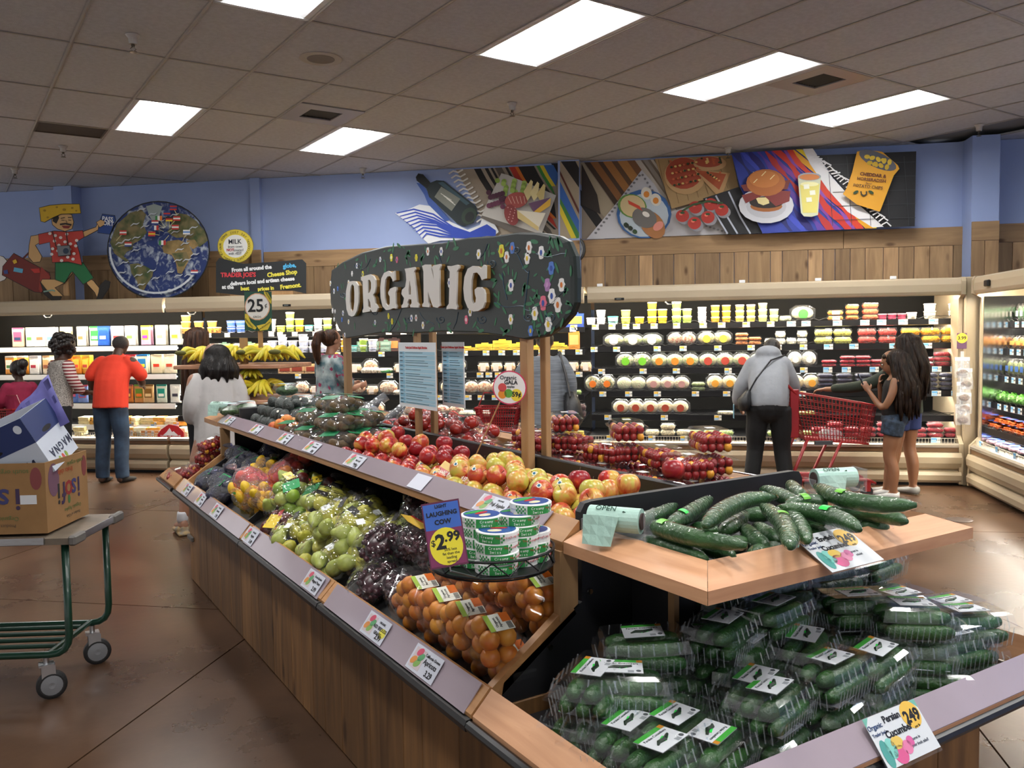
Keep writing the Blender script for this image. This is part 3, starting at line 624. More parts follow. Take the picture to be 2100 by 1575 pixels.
row(cz, FB, 1120, 2, .2, .34, z, 'yellow cheese block', W, 'yellow cheese blocks', (2, 1), .037); oj = boxp('#d98a3a', '#e8b46a', .12, .2); row(oj, FB, 1178, 1, .13, .3, z, 'tall orange carton', W, None)
tags(TAGY, FB, (694, 784, 954, 998, 1030, 1060, 1112, 1152, 1188), .27, z, 'on the second shelf edge of the middle case')
z = SB[2][0]; W = 'from the left on the third shelf, middle cold case'
for i, px in enumerate((585, 610, 640)): row(boxp('#c9a57a', '#8a3a2a', .16, .1), FB, px, 1, .1, .27, z, 'brown meat carton', W, 'brown meat cartons', 1)
mt = clamtub('#e0d2c0', .17, .12, .06); row(mt, FB, 760, 1, .1, .27, z, 'white wrapped tray', W, None, 1, s=1.2); row(clamtub('#3f8a4a', .18, .12, .05), FB, 790, 1, .1, .27, z, 'green tray', W, None)
pur = boxp('#7a3fa8', '#e9def0', .16, .14); row(pur, FB, 922, 1, .1, .27, z, 'purple pouch', W, None)
egx = clamtub('#d9b48a', .12, .1, .11, '#f2e6d8'); row(egx, FB, 992, 5, .15, .27, z, 'carton of brown eggs', W, 'egg cartons'); row(egx, FB, 1150, 3, .14, .27, z, 'carton of brown eggs', W, 'egg cartons')
tags(TAGY, FB, (508, 612, 660, 800, 950, 985, 1003, 1022, 1150, 1170, 1188), .24, z, 'on the third shelf edge of the middle case')
z = SB[3][0]; W = 'from the left on the fourth shelf, middle cold case'
mm = salad('#b06a4a', None, .15, .12); row(mm, FB, 800, 1, .15, .24, z, 'clear meat pack', W, 'clear meat packs'); row(salad('#d9c78a', '#4f6a3a', .15, .13), FB, 918, 1, .15, .24, z, 'cheese pack with green label', W, None)
row(mm, FB, 966, 3, .15, .24, z, 'clear meat pack', W, 'clear meat packs'); row(clamtub('#8fae5a', .12, .1, .05), FB, 1155, 2, .14, .24, z, 'green vegetable tray', W, 'green vegetable trays')
tags(TAGY, FB, (844, 872, 900, 928, 960, 986, 1015, 1178), .20, z, 'on the fourth shelf edge of the middle case')
z = SB[4][0]; W = 'from the left on the fifth shelf, middle cold case'
row(salad('#8a1d1c', None, .16, .1), FB, 905, 2, .17, .2, z, 'dark red meat pack', W, 'dark red meat packs'); row(clamtub('#e6dcc0', .17, .12, .07), FB, 955, 2, .18, .2, z, 'pale cheese pack', W, 'pale cheese packs'); row(clamtub('#3a1a1a', .12, .1, .07), FB, 1165, 2, .13, .2, z, 'dark jar pack', W, 'dark packs', 2, .07)
tags(TAGY, FB, (1178,), .16, z, 'on the fifth shelf edge of the middle case')

# more of the middle case, seen between the posts and under the flowered sign
MIX = [(wht, 'white tub', 2, .078), (green, 'green tub', 2, .078), (yel, 'yellow tub', 2, .078), (mtub, 'white butter tub', 2, .072), (teal, 'teal tub', 1, .08)]
for k in range(11): P_, d_, n_, h_ = MIX[(k*3) % 5]; row(P_, FB, 700+k*22, 1, .1, .33, SB[0][0], d_, 'from the left on the top shelf, middle cold case', None, n_, h_)
for k in range(5): P_, d_, n_, h_ = MIX[(k*2) % 5]; row(P_, FB, 690+k*19, 1, .1, .3, SB[1][0], d_, 'from the left on the second shelf, middle cold case', None, n_, h_)
for k in range(7): row((mt, fan, cz)[k % 3], FB, 445+k*17, 1, .1, .3, SB[1][0], ('white wrapped tray', 'green grey carton', 'yellow cheese block')[k % 3], 'from the left on the second shelf, middle cold case', None, 2, .062)
for k in range(9): row((mt, egx, mm)[k % 3], FB, 700+k*30, 1, .1, .27, SB[2][0], ('white wrapped tray', 'carton of brown eggs', 'clear meat pack')[k % 3], 'from the left on the third shelf, middle cold case', None)
for k in range(12): row((mm, mt, mm, egx)[k % 4], FB, 560+k*29, 1, .1, .24, SB[3][0], ('clear meat pack', 'white wrapped tray', 'clear meat pack', 'carton of brown eggs')[k % 4], 'from the left on the fourth shelf, middle cold case', None)
for k in range(9): row((mm, cz, mt)[k % 3], FB, 705+k*22, 1, .1, .2, SB[4][0], ('clear meat pack', 'yellow cheese block', 'white wrapped tray')[k % 3], 'from the left on the fifth shelf, middle cold case', None)
for k in range(12): row((mt, mm, cz)[k % 3], FB, 880+k*27, 1, .1, .16, .47, ('white wrapped tray', 'clear meat pack', 'yellow cheese block')[k % 3], 'from the left on the bottom deck, middle cold case', None)

cp_ = MB().box(2.885, 3.02, .0, .12, 0, 2.07, .01).build('corner_filler', CREAM, None, loc=FB[0], rz=WA); tag(cp_, 'cream filler post between the two refrigerated cases in the corner', 'post')
# ---- case A (left): hanging packets
z = SA[0][0]; W = 'from the left on the upper shelf, left cold case'
A1 = [('#e8c9a8', '#b04a6a', '#2a3a5a', 'packet with crimson header'), ('#f0ece0', '#d8e0c0', '#5a9a4a', 'white packet with green corner'), ('#f2efe8', '#f4f0ea', '#b86a4a', 'white packet with small pictures'), ('#f0efe8', '#e8e8ee', '#6a8ab8', 'white packet with blue mark'),
	  ('#efd9a8', '#f0e0a0', '#e0a030', 'amber shredded packet'), ('#f1ecdc', '#e9efdf', '#c07a4a', 'cream packet with green top'), ('#e8e2d0', '#3a9a4a', '#f0f0f0', 'packet with green top'), ('#2f5fc0', '#2a55b8', '#e8f0ff', 'bright blue packet'),
	  ('#f4efe6', '#f0e9e0', '#a83a3a', 'white packet with red panel'), ('#f4f1e6', '#f4f2e8', '#7a9a5a', 'white packet with a green leaf'), ('#d9a8c8', '#e8b83a', '#9a3a9a', 'yellow and purple packet'), ('#f1ead8', '#efe9da', '#d8b88a', 'clear packet of string cheese'), ('#f0efe0', '#d8e8b0', '#e0b83a', 'pale green packet')]
for k, px in enumerate((40, 65, 85, 107, 138, 170, 198, 215, 243, 270, 302, 332, 362)):
	a = A1[k]; P = packet(a[0], a[1], a[2], .155, .24); row(P, FB, px, 1, .2, .36, z+.005, a[3], W, None, jit=.25)
	row(P, FB, px+4, 1, .2, .42, z+.005, a[3], W+' behind', None, jit=.15)
z = SA[1][0]; W = 'from the left on the middle shelf, left cold case'
A2 = [('#e0963a', '#f0e8d8', '#4a7a3a', 'orange cheddar packet'), ('#e89a3a', '#f4efe0', '#c06a2a', 'shredded cheddar packet'), ('#f0ece6', '#f4f0ea', '#a82a3a', 'white packet with red mark'), ('#efe0c8', '#d8a86a', '#8a4a2a', 'tan packet'), ('#e8762a', '#e8a02a', '#c83a2a', 'orange cheese stick packet'),
	  ('#ea8a2a', '#f0c03a', '#d8452a', 'orange and yellow packet'), ('#e9a02a', '#f2d24a', '#c8402a', 'yellow header packet'), ('#e9e0d0', '#c02a2a', '#2a4a9a', 'red and blue packet'), ('#efe6dc', '#b82a34', '#f0e8e0', 'red topped packet'), ('#efe9c8', '#2a7ab8', '#e8d23a', 'blue labelled packet'), ('#f0e2b8', '#f0e6c0', '#c8402a', 'red labelled packet'), ('#f1e9c8', '#efe6c8', '#b84a34', 'cream packet with red label')]
for k, px in enumerate((20, 44, 70, 96, 140, 158, 176, 246, 268, 292, 322, 348)):
	a = A2[k]; P = packet(a[0], a[1], a[2], .145, .23); row(P, FB, px, 1, .2, .32, z+.005, a[3], W, None, jit=.25); row(P, FB, px+5, 1, .2, .38, z+.005, a[3], W+' behind', None, jit=.15)
z = SA[2][0]; W = 'from the left on the lower hooks, left cold case'
A3 = [('#e6d4bc', '#d8e0d0', '#6a9a4a', 'pale packet'), ('#5a7ac0', '#3a62b0', '#c04a6a', 'blue packet'), ('#7a92c8', '#c04a5a', '#3a62b8', 'blue and red packet'), ('#c9762a', '#7a2a1a', '#e8b04a', 'brown sausage packet'), ('#c98a4a', '#5a7a2a', '#d8702a', 'green and orange packet'), ('#d8b07a', '#7a5a2a', '#e0c08a', 'tan bread packet'), ('#dfe8d0', '#1f8a78', '#f0efe0', 'teal packet'), ('#e6e6da', '#d8dcd0', '#3a3a44', 'packet with black bottle picture')]
for k, px in enumerate((15, 150, 168, 262, 284, 303, 330, 358)):
	a = A3[k]; P = packet(a[0], a[1], a[2], .14, .22); row(P, FB, px, 1, .2, .28, z+.005, a[3], W, None, jit=.2)
for (zz, yy, W, pxs) in ((SA[3][0], .2, 'from the left on the sloping tray, left cold case', (172, 192, 210, 252, 275, 300, 325, 350, 372)), (.435, .12, 'from the left on the bottom deck, left cold case', (160, 262, 285, 310, 372))):
	for k, px in enumerate(pxs):
		c = ('#ead9a0', '#e0a84a', '#f0e8c8', '#d8963a', '#efe2b0')[k % 5]
		def P(c=c):
			yield 'wedge', MB().prism([(-.08, -.04), (.08, -.05), (.07, .05), (-.05, .04)], 0, .045), mat('wedge_'+c, hx(c), .5, var=.2, scale=20), False
			yield 'label', MB().box(-.04, .04, -.03, .02, .0451, .047), col('#f2efe6'), False
		row(two('cheese_wedge', 'cheese', P), FB, px, 1, .2, yy, zz, 'wedge of wrapped cheese', W, 'cheese wedges', 2, .05, jit=.6, rx=R(8))
tags(TAGY, FB, (265, 312, 358), .06, .60, 'hanging over the cheese trays of the left case')
tags(tagproto('#f0a860', '#f4c890', .085, .065), FB, (262, 305, 292, 320), .03, .50, 'orange, low on the left case')
rk = thing('cheese_poster', 'red paper poster with white mountain drawn on it, low in the left case', 'poster', fpt(FB, on_front(FB, 345, -.03), -.03, .43), WA)
MB().prism([(-.17, 0), (.17, 0), (.17, .06), (.1, .13), (-.02, .15), (-.12, .09), (-.17, .03)], -.004, 0, 1).build('sheet', col('#c22a30'), rk)
MB().prism([(-.1, .02), (.1, .02), (.04, .07), (.02, .06), (-.01, .11), (-.05, .06)], -.0055, -.004, 1).build('mountain', col('#f2f0ee'), rk)
text('TOME DE SAVOIE', .034, col('#f6f2ea'), 'lettering', rk, (0, -.007, .012), (PI/2, 0, 0))

# ---- right case: vegetables
def leafy(c, w=.24, h=.12):
	def P():
		rr = random.Random(5); m = MB()
		for k in range(26):
			a = rr.uniform(0, 2*PI); q = rr.uniform(0, .8); x, y2 = math.cos(a)*q*w/2, math.sin(a)*q*.09; s = rr.uniform(.03, .055)
			m.at((x, y2, h*(.45+.4*(1-q))), (rr.uniform(-.8, .8), rr.uniform(-.8, .8), a)); m.add([(-s*.5, 0, 0), (0, -s*.4, .012), (s*.6, 0, -.004), (0, s*.4, .012), (0, 0, .002)], [(0, 1, 4), (1, 2, 4), (2, 3, 4), (3, 0, 4)])
		yield 'leaves', m, mat('leaf_'+c, hx(c), .5, var=.4, scale=30), False
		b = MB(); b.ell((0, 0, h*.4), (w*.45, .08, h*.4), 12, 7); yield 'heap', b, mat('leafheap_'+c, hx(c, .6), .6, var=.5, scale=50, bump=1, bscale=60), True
	return two('salad_greens', 'greens', P)
def tallpack(c, c2, w=.09, h=.17):
	def P():
		yield 'contents', MB().ell((0, 0, h*.45), (w*.4, .03, h*.42), 10, 7), mat('veg_'+c, hx(c), .6, var=.4, scale=30), True
		m = MB(); m.ring([[(u, v*.8, z) for u, v in rrect(w*q, .08*q, n=10)] for z, q in ((0, .8), (.02, 1), (h*.8, 1), (h, .55))]); yield 'film', m, CLB, False
		yield 'label', MB().box(-w*.3, w*.3, -.036, -.033, h*.3, h*.6), col(c2), False
	return two('vegetable_pack', 'vegetables', P)
def rrow(P, d0, n, dd, y, z, desc, W, g, jit=.1, st=1, sh=.0, rx=0.):
	for k in range(n):
		for q in range(st): item(P, FRR, -d0+k*dd, y, z+q*sh, desc, W, 0, g, jit, None, rx)
for (zi, yy, P, n, dd, desc, g) in ((0, .38, tallpack('#3f6a44', '#e8efe6', .08, .17), 20, .095, 'upright pack of greens', 'upright green packs'), (1, .34, tallpack('#d8904a', '#f0b45a', .13, .13), 12, .15, 'clear pack of cut squash', 'cut squash packs'),
								(2, .30, tallpack('#6f7a4a', '#3a6ab0', .1, .17), 16, .115, 'long clear pack of vegetables', 'long vegetable packs'), (3, .26, leafy('#5a9a3a'), 10, .2, 'bag of leafy greens', 'bags of leafy greens')):
	rrow(P, 8.76, n, dd, yy, SR[zi][0], desc, 'from the corner on the %s shelf, vegetable case' % ORD[zi+1], g, st=1)
	for k in range(9): item(TAGB, FRR, -8.7+k*.16, SR[zi][1]-.014, SR[zi][0], 'blue price tag', 'from the corner on the %s shelf edge, vegetable case' % ORD[zi+1])
def carrots():
	def P():
		rr = random.Random(2); m = MB()
		for k in range(9):
			y2 = (k % 5-2)*.018; zz = .015+.018*(k//5); m.loft([(-.08, y2, zz), (.02, y2+.003, zz), (.085, y2, zz)], [.011, .009, .003], n=6)
		yield 'carrots', m, mat('carrot', hx('#e0641e'), .45, var=.15), True
		yield 'print', MB().box(-.03, .03, -.04, .04, .047, .05), col('#3554b0'), False
	return two('carrot_bag', 'carrots', P)
cb = carrots(); W = 'from the corner on the fifth shelf, vegetable case'
for k in range(12): item(cb, FRR, -8.74+k*.17, .2, SR[4][0]+.01, 'bag of orange carrots', W, PI/2+.2, 'carrot bags', .3, None, 0); item(cb, FRR, -8.70+k*.17, .24, SR[4][0]+.06, 'upper bag of orange carrots', W, PI/2, 'carrot bags', .5)
wp = two('vegetable_tray', 'vegetables', lambda: iter([('contents', MB().ell((0, 0, .03), (.08, .06, .03), 10, 6), mat('radish', hx('#c9a8b8'), .5, var=.6, scale=30), True), ('print', MB().box(-.05, .05, -.04, .03, .055, .06), col('#3f5fc0'), False)]))
for k in range(12): item(wp, FRR, -8.74+k*.17, .16, .44, 'white and blue vegetable bag', 'from the corner on the bottom deck, vegetable case', 0, 'white and blue bags', .5)
for k in range(5): item(TAGB, FRR, -8.55+k*.4, -.02, .5, 'blue price tag', 'from the corner on the bottom trim, vegetable case')
# hanging snack bags on the corner post and the small 3.99 sign
hb = two('hanging_bag', 'bag', lambda: iter([('pouch', MB().ring([[(w_*math.cos(a)/2, d_*math.sin(a)/2, z_) for a in [2*PI*i/10 for i in range(10)]] for z_, w_, d_ in ((-.2, .13, .01), (-.19, .14, .03), (-.13, .14, .07), (-.05, .13, .05), (-.005, .13, .012), (0, .13, .006))]), clear('bag_film', milk=.22, gloss=.35, bump=.5, bscale=30), True),
	 ('nuts', MB().ell((0, 0, -.15), (.055, .025, .035), 10, 6), mat('nuts', hx('#6a5140'), .6, var=.5, scale=60, bump=1, bscale=90), True), ('header', MB().box(-.065, .065, -.003, .003, -.03, .005), col('#dcdcd8'), False)]))
ps_ = fpt(FB, 2.86, -.04, 0)
tt, zt = on_wall(1970, 770, 8.88)
for k, z in enumerate((1.28, 1.17, 1.04, .93, .82)): hb.put(fpt(FB, 2.84+.02*(k % 2), -.07-.02*(k % 3), z), (R(-8), 0, WA+R(10*(k % 3-1))), '%s clear bag of nuts from the top, hanging on the corner post' % ORD[k+1])
cs = MB(); cs.box(-.012, .012, -.012, .012, 0, .62); o = cs.build('clip_strip', mat('clip_strip', (.6, .6, .6), .4), None, loc=fpt(FB, 2.85, -.035, .72), rz=WA); tag(o, 'pale clip strip holding snack bags on the corner post', 'strip')
sg = thing('price_sign', 'small purple sign with yellow disc at the corner post', 'sign', fpt(FB, on_front(FB, 1970, .0), -.02, 1.37), WA)
MB().box(-.045, .045, -.003, 0, -.005, .15, .002).build('card', col('#6a4a6a'), sg); MB().at((0, -.0035, .1), (PI/2, 0, 0)).lathe([(0, 0), (.05, 0), (.05, .002), (0, .002)], 20).build('disc', col('#e8d24a'), sg); text('3.99', .045, col('#111111'), 'price', sg, (0, -.0062, .1), (PI/2, 0, 0), bold=.001)
# ------------------------------------------------------------------ organic produce table: runs along y, centre x = 1.83
TW = wood('table_board', hx('#553b24'), hx('#936b41'), 2, .5, .22, 2.4, True)
TWY = wood('rail_oak', hx('#9a6b42'), hx('#c0905f'), 1, .45, .06)
TWX = wood('rail_oak_across', hx('#a9785a'), hx('#cc9c7c'), 0, .45, .05)
TWZ = wood('post_oak', hx('#8a6843'), hx('#b08a5f'), 2, .6, .06)
LH = mat('label_holder', hx('#a1949d'), .14, var=.04, scale=3, coat=.6)
LIP = mat('black_bumper', (.008, .008, .009), .35)
Y0, Y1 = 1.85, 5.75; XL, XR = 1.08, 2.58; XC = 1.83
tb = thing('produce_table', 'long two tier wooden produce table carrying apples and bagged fruit', 'display table', (XC, (Y0+Y1)/2, 0))
def OFF(o): o.location = Vector(o.location)-Vector((XC, (Y0+Y1)/2, 0)); return o
rr = random.Random(4)
for x, sgn in ((XL, 1), (XR, -1)):
	y = Y0
	while y < Y1-.01:
		e = min(Y1, y+rr.choice((.14, .19, .24, .28))); a, b = (x, x+.02*sgn) if sgn > 0 else (x-.02, x)
		OFF(MB().box(a, b, .0015, e-y-.0015, .005, .60, .002).build('board', TW, tb, loc=(0, y, 0))); y = e
for yb in (Y0, Y1-.02):
	x = XL+.02
	while x < XR-.03:
		e = min(XR-.02, x+.22); OFF(MB().box(.0015, e-x-.0015, 0, .02, .005, .60, .002).build('end_board', TW, tb, loc=(x, yb, 0))); x = e
OFF(MB().box(XL-.02, XL+.002, Y1-.16, Y1-.08, .0, .0001).build('shim', BLACK, tb)) if False else None
OFF(MB().box(XL-.018, XL, Y1-.14, Y1+.0, .275, .305, .004).build('end_bumper', mat('grey_bumper', (.12, .11, .1), .5), tb))
OFF(MB().box(XL+.02, XR-.02, Y0+.02, Y1-.02, .52, .54).build('lower_floor', BLACK, tb))
def mir(x): return 2*XC-x
for s_ in (0, 1):
	f = (lambda x: x) if s_ == 0 else mir
	def pr(poly): q = [(f(x), z) for x, z in poly]; return q if s_ == 0 else q[::-1]
	def PY(mb, poly, a, b): return mb.prism(pr(poly)[::-1], a, b, 1)   # outline given clockwise in x,z -> fixed below
	# sloping bin bottoms
	OFF(PY(MB(), [(1.10, .54), (1.80, .93), (1.80, .95), (1.10, .57)], Y0+.03, Y1-.02).build('lower_bin', BLACK, tb))
	OFF(PY(MB(), [(1.36, .965), (1.80, .965), (1.80, .985), (1.36, .985)], Y0+.03, Y1+.1).build('upper_bin', BLACK, tb))
	# rails: lower
	yy = Y0; segs = [Y0, 3.0, 4.15, Y1+.1]
	for k in range(3):
		a, b = segs[k]+.004, segs[k+1]-.004
		OFF(PY(MB(), [(1.02, .565), (1.10, .565), (1.10, .60), (1.085, .655), (1.075, .658), (1.018, .60)], a, b).build('lower_rail', TWY, tb))
		OFF(PY(MB(), [(1.014, .592), (1.071, .66), (1.069, .662), (1.012, .594)], a+.03, b-.04).build('label_holder', LH, tb))
		OFF(PY(MB(), [(1.0, .56), (1.03, .553), (1.035, .567), (1.02, .59), (1.004, .588), (.998, .575)], a, b).build('rail_bumper', LIP, tb))
	OFF(PY(MB(), [(1.31, .985), (1.40, .985), (1.40, 1.04), (1.375, 1.062), (1.368, 1.062), (1.31, 1.01)], Y0, Y1+.15).build('upper_rail', TWY, tb))
	OFF(PY(MB(), [(1.306, 1.012), (1.367, 1.066), (1.365, 1.068), (1.304, 1.014)], Y0+.12, Y1+.1).build('label_holder', LH, tb))
	# wooden edge of the end panels and posts under the upper rail
	for yb in (Y0, Y1):
		OFF(PY(MB(), [(1.075, .60), (1.36, .80), (1.34, .835), (1.075, .648)], yb+.006, yb+.032).build('end_edge', TWY, tb))
		OFF(PY(MB(), [(1.30, .79), (1.36, .83), (1.36, .985), (1.30, .985)], yb-.002, yb+.03).build('end_post', TWZ, tb))
for yb in (Y0+.03, Y1-.03):
	OFF(MB().prism([(1.10, .56), (mir(1.10), .56), (mir(1.12), .66), (mir(1.38), .83), (mir(1.38), 1.07), (1.38, 1.07), (1.38, .83), (1.12, .66)][::-1], yb-.024, yb-.005, 1).build('end_panel', BLACK, tb))
for yb in (3.0, 4.45):
	for s_ in (0, 1):
		f = (lambda x: x) if s_ == 0 else mir; q = [(f(x), z) for x, z in [(1.10, .60), (1.38, .80), (1.60, .95), (1.60, .83), (1.10, .56)]]
		OFF(MB().prism(q if s_ else q[::-1], yb, yb+.012, 1).build('bin_divider', BLACK if yb > 3.1 else clear('acrylic', milk=.08), tb))
OFF(MB().box(1.815, 1.845, Y0+.02, Y1+.15, .93, 1.10, .004).build('centre_divider', BLACK, tb))
ed = MB(); pts = [(1.37, 1.0), (1.37, 1.085), (1.385, 1.108), (1.41, 1.112), (2.25, 1.112), (2.275, 1.108), (2.29, 1.085), (2.29, 1.0)]
OFF(ed.prism(pts, Y0-.004, Y0+.02, 1).build('end_divider', BLACK, tb))
OFF(MB().prism(pts, Y1+.13, Y1+.15, 1).build('end_divider', BLACK, tb))

def cap_module(lab, ya, yb, sgn, mats):
	"""end cap: ya touches the table, yb is the outer side"""
	t = thing('end_display', lab, 'display table', (XC, (ya+yb)/2, 0)); c0 = Vector((XC, (ya+yb)/2, 0))
	def off(o): o.location = Vector(o.location)-c0; return o
	lo, hi = min(ya, yb), max(ya, yb)
	# chamfered plank base
	fy = yb+.06*(-sgn); base = [(XL, ya), (XL, fy+.36*(-sgn)), (1.44, fy), (2.20, fy), (XR, fy+.36*(-sgn)), (XR, ya)] if sgn < 0 else [(XL+.04, ya), (1.6, fy), (2.1, fy), (XR-.04, ya)]
	for (a, b) in zip(base[:-1], base[1:]):
		a, b = Vector(a), Vector(b); L_ = (b-a).length; n = max(1, round(L_/.2)); ang = math.atan2(b.y-a.y, b.x-a.x)
		for k in range(n):
			o = MB().box(.0015, L_/n-.0015, -.01, .01, .005, .56, .002).build('board', TW, t, loc=(a.x+(b-a).x*k/n, a.y+(b-a).y*k/n, 0), rz=ang); off(o)
	A = lambda u: ya+(yb-ya)*u
	L0 = 1.02; R0 = mir(1.02); yo = yb
	# rails (left, front, right) as mitred solids: outer/inner outlines
	def rail(nm, xo0, xo1, yout, z0, z1, ins, ztop, m1, m2, lipm=None):
		yin = yout+ins*(-sgn)
		xi0, xi1 = xo0+ins, xo1-ins
		def seg(p, q, pi, qi, m, nm_):
			vs = [(p[0], p[1], z0), (q[0], q[1], z0), (q[0], q[1], z1), (p[0], p[1], z1), (pi[0], pi[1], ztop), (qi[0], qi[1], ztop), (pi[0], pi[1], z0), (qi[0], qi[1], z0)]
			fs = [(0, 1, 2, 3), (3, 2, 5, 4), (4, 5, 7, 6), (6, 7, 1, 0), (0, 3, 4, 6), (1, 7, 5, 2)]
			off(MB().add(vs, fs).build(nm_, m, t))
		g = .0015
		seg((xo0, ya-sgn*.0), (xo0, yout-sgn*-0), (xi0, ya), (xi0, yin), m1, nm)
		seg((xo0+g, yout), (xo1-g, yout), (xi0+g, yin), (xi1-g, yin), m2, nm)
		seg((xo1, yout), (xo1, ya), (xi1, yin), (xi1, ya), m1, nm)
	rail('lower_rail', 1.018, mir(1.018), yb, .565, .60, .058, .658, mats[0], mats[1])
	rail('tray_rail', 1.31, mir(1.31), yb-sgn*.16, .98, 1.012, .088, 1.047, mats[0], mats[1])
	fy2 = yb
	bump = MB(); 
	bump.loft([(1.008, ya+sgn*.0-0, .577), (1.008, yb, .577)], .014, n=8); bump.loft([(1.008, yb, .577), (mir(1.008), yb, .577)], .014, n=8); bump.loft([(mir(1.008), yb, .577), (mir(1.008), ya, .577)], .014, n=8)
	off(bump.build('rail_bumper', LIP, t))
	# label strip lying on the front rail
	d0 = yb; d1 = yb-sgn*.055
	q = [(1.10, d0-sgn*-.002, .603), (2.50, d0-sgn*-.002, .603), (2.50, d1, .661), (1.10, d1, .661)]
	if sgn < 0: off(MB().add([(x, y+0, z) for x, y, z in q]+[(x, y, z+.002) for x, y, z in q], [(3, 2, 1, 0), (4, 5, 6, 7), (0, 1, 5, 4), (1, 2, 6, 5), (2, 3, 7, 6), (3, 0, 4, 7)]).build('label_holder', LH, t))
	# bins
	off(MB().box(1.075, mir(1.075), min(ya, yb+(-sgn)*.05), max(ya, yb+(-sgn)*.05), .545, .56).build('lower_bin', BLACK, t))
	ty = yb-sgn*.16
	off(MB().box(1.395, mir(1.395), min(ya, ty+(-sgn)*.08), max(ya, ty+(-sgn)*.08), .985, 1.0).build('upper_bin', BLACK, t))
	# black pedestal with oak corner strips
	pa, pb = sorted((ya-sgn*.01, ya+sgn*.17))
	off(MB().box(1.56, mir(1.56), pa, pb, .56, .985).build('pedestal', BLACK, t))
	for x in (1.545, mir(1.545)-.018): off(MB().box(x, x+.018, (ya+sgn*.17)-.012, (ya+sgn*.17)+.012, .56, .985).build('corner_strip', TWZ, t))
	bl = MB().at((0, 0, 0), (PI/2, 0, 0)).lathe([(0, 0), (.008, 0), (.007, .003), (0, .003)], 10).mesh('bolt', CHROME)
	return t, off
_t1, off1 = cap_module('wooden end display holding cucumbers nearest the camera', 1.845, 1.145, -1, (wood('end_oak', hx('#b5825e'), hx('#dba982'), 1, .4, .04), wood('end_oak_across', hx('#b5825e'), hx('#dba982'), 0, .4, .04)))
for (px, py) in ((1213, 1214), (1131, 1329)):
	p = on_y(px, py, 1.845); off1(MB().at((p.x, 1.852, p.z), (PI/2, 0, 0)).lathe([(0, 0), (.009, 0), (.008, .004), (0, .004)], 12).build('bolt', CHROME, _t1))
_t2, off2 = cap_module('far end display of the produce table behind the avocados', Y1+.155, Y1+.70, 1, (TWY, TWX))

# ------------------------------------------------------------------ sign posts, flowered sign
def post(lab, y, z0, z1, x=1.80, w=.045, d=.03, seed=1):
	t = MB().box(-d/2, d/2, -w/2, w/2, z0, z1, .003).build('sign_post', TWZ, None, loc=(x, y, 0)); tag(t, lab, 'post'); return t
post('right wooden post carrying the flowered sign, beside the apples', 2.76, 1.007, 1.60, 1.795, .05, .035)
post('left wooden post carrying the flowered sign, behind the kiwi bags', 4.69, 1.007, 1.60, 1.795, .05, .035)
post('middle wooden post under the flowered sign, on the apple side', 3.745, 1.007, 1.62, 1.795, .04, .025)
post('middle wooden post under the flowered sign, on the tomato side', 3.72, 1.007, 1.62, 1.868, .04, .025)
post('right wooden post doubled behind the first, on the tomato side', 2.735, 1.007, 1.60, 1.865, .04, .025)
SX = 1.80
XF = SX-.035
def sp(px, py): p = on_x(px, py, XF); return (p.y, p.z)
sg = thing('flowered_sign', 'big dark green flowered sign with raised white letters on wooden posts', 'sign', (SX, 3.7, 1.78))
out = [(675, 585), (678, 555), (700, 538), (740, 518), (790, 505), (860, 500), (905, 498), (960, 487), (1010, 484), (1065, 476), (1105, 477), (1145, 484), (1165, 495), (1178, 525), (1181, 570), (1181, 620), (1172, 645), (1150, 670), (1120, 690), (1080, 697), (1040, 690), (980, 682), (905, 680), (840, 684), (780, 682), (735, 690), (708, 694), (692, 672), (682, 650), (676, 620)]
P2 = [sp(*q) for q in out]
GREEN = mat('sign_green', hx('#17211f'), .38, var=.15, scale=4)
mb = MB(); loc = sg.location
ctr = (sum(p[0] for p in P2)/len(P2), sum(p[1] for p in P2)/len(P2))
def layer(q, x): return [(x-SX, ctr[0]+(y-ctr[0])*q-loc.y, ctr[1]+(z-ctr[1])*q-loc.z) for y, z in P2]
mb.ring([layer(.99, SX-.008), layer(1, SX-.012), layer(1, SX-.028), layer(.99, SX-.033), layer(.97, SX-.035)], cap=True)
mb.build('board', GREEN, sg)
def onsign(px, py, dx=0.): y, z = sp(px, py); return (XF-SX-dx, y-loc.y, z-loc.z)
FL = [(252+0, 0)]  # flowers: photo x, y (zoomed 3.5x from 650,460), petal colour, heart colour, size
flowers = [(97,425,'w','y',9),(123,480,'w','b',9),(150,462,'b','b',8),(113,620,'w','w',9),(130,625,'w','w',7),(123,682,'w','w',7),(180,685,'b','b',8),(188,638,'w','b',9),(200,795,'w','b',8),(228,700,'w','y',8),(228,420,'w','y',9),(253,355,'w','w',9),(287,298,'w','b',9),(330,358,'y','b',10),(346,455,'y','w',9),
 (418,705,'w','b',8),(455,252,'w','b',8),(535,240,'y','w',11),(575,255,'p','b',9),(714,240,'y','y',10),(515,658,'y','y',9),(540,697,'y','y',9),(680,675,'w','b',10),(713,672,'w','p',9),(762,725,'w','y',10),(797,195,'w','r',11),(893,195,'w','b',11),(952,420,'w','b',12),(1073,685,'p','w',11),(1101,628,'w','y',11),
 (1162,215,'w','y',12),(1325,192,'y','r',15),(1403,170,'b','r',13),(1363,235,'w','r',13),(1523,168,'w','r',14),(1510,245,'w','y',13),(1611,203,'w','b',14),(1683,315,'b','b',14),(1394,438,'w','b',14),(1655,435,'m','m',14),(1757,435,'w','r',14),(1687,515,'w','b',16),(1625,566,'p','b',16),(1730,578,'w','r',16),(1565,640,'w','y',15),(1392,683,'w','y',12),(1535,765,'b','y',12),(1662,718,'w','y',16)]
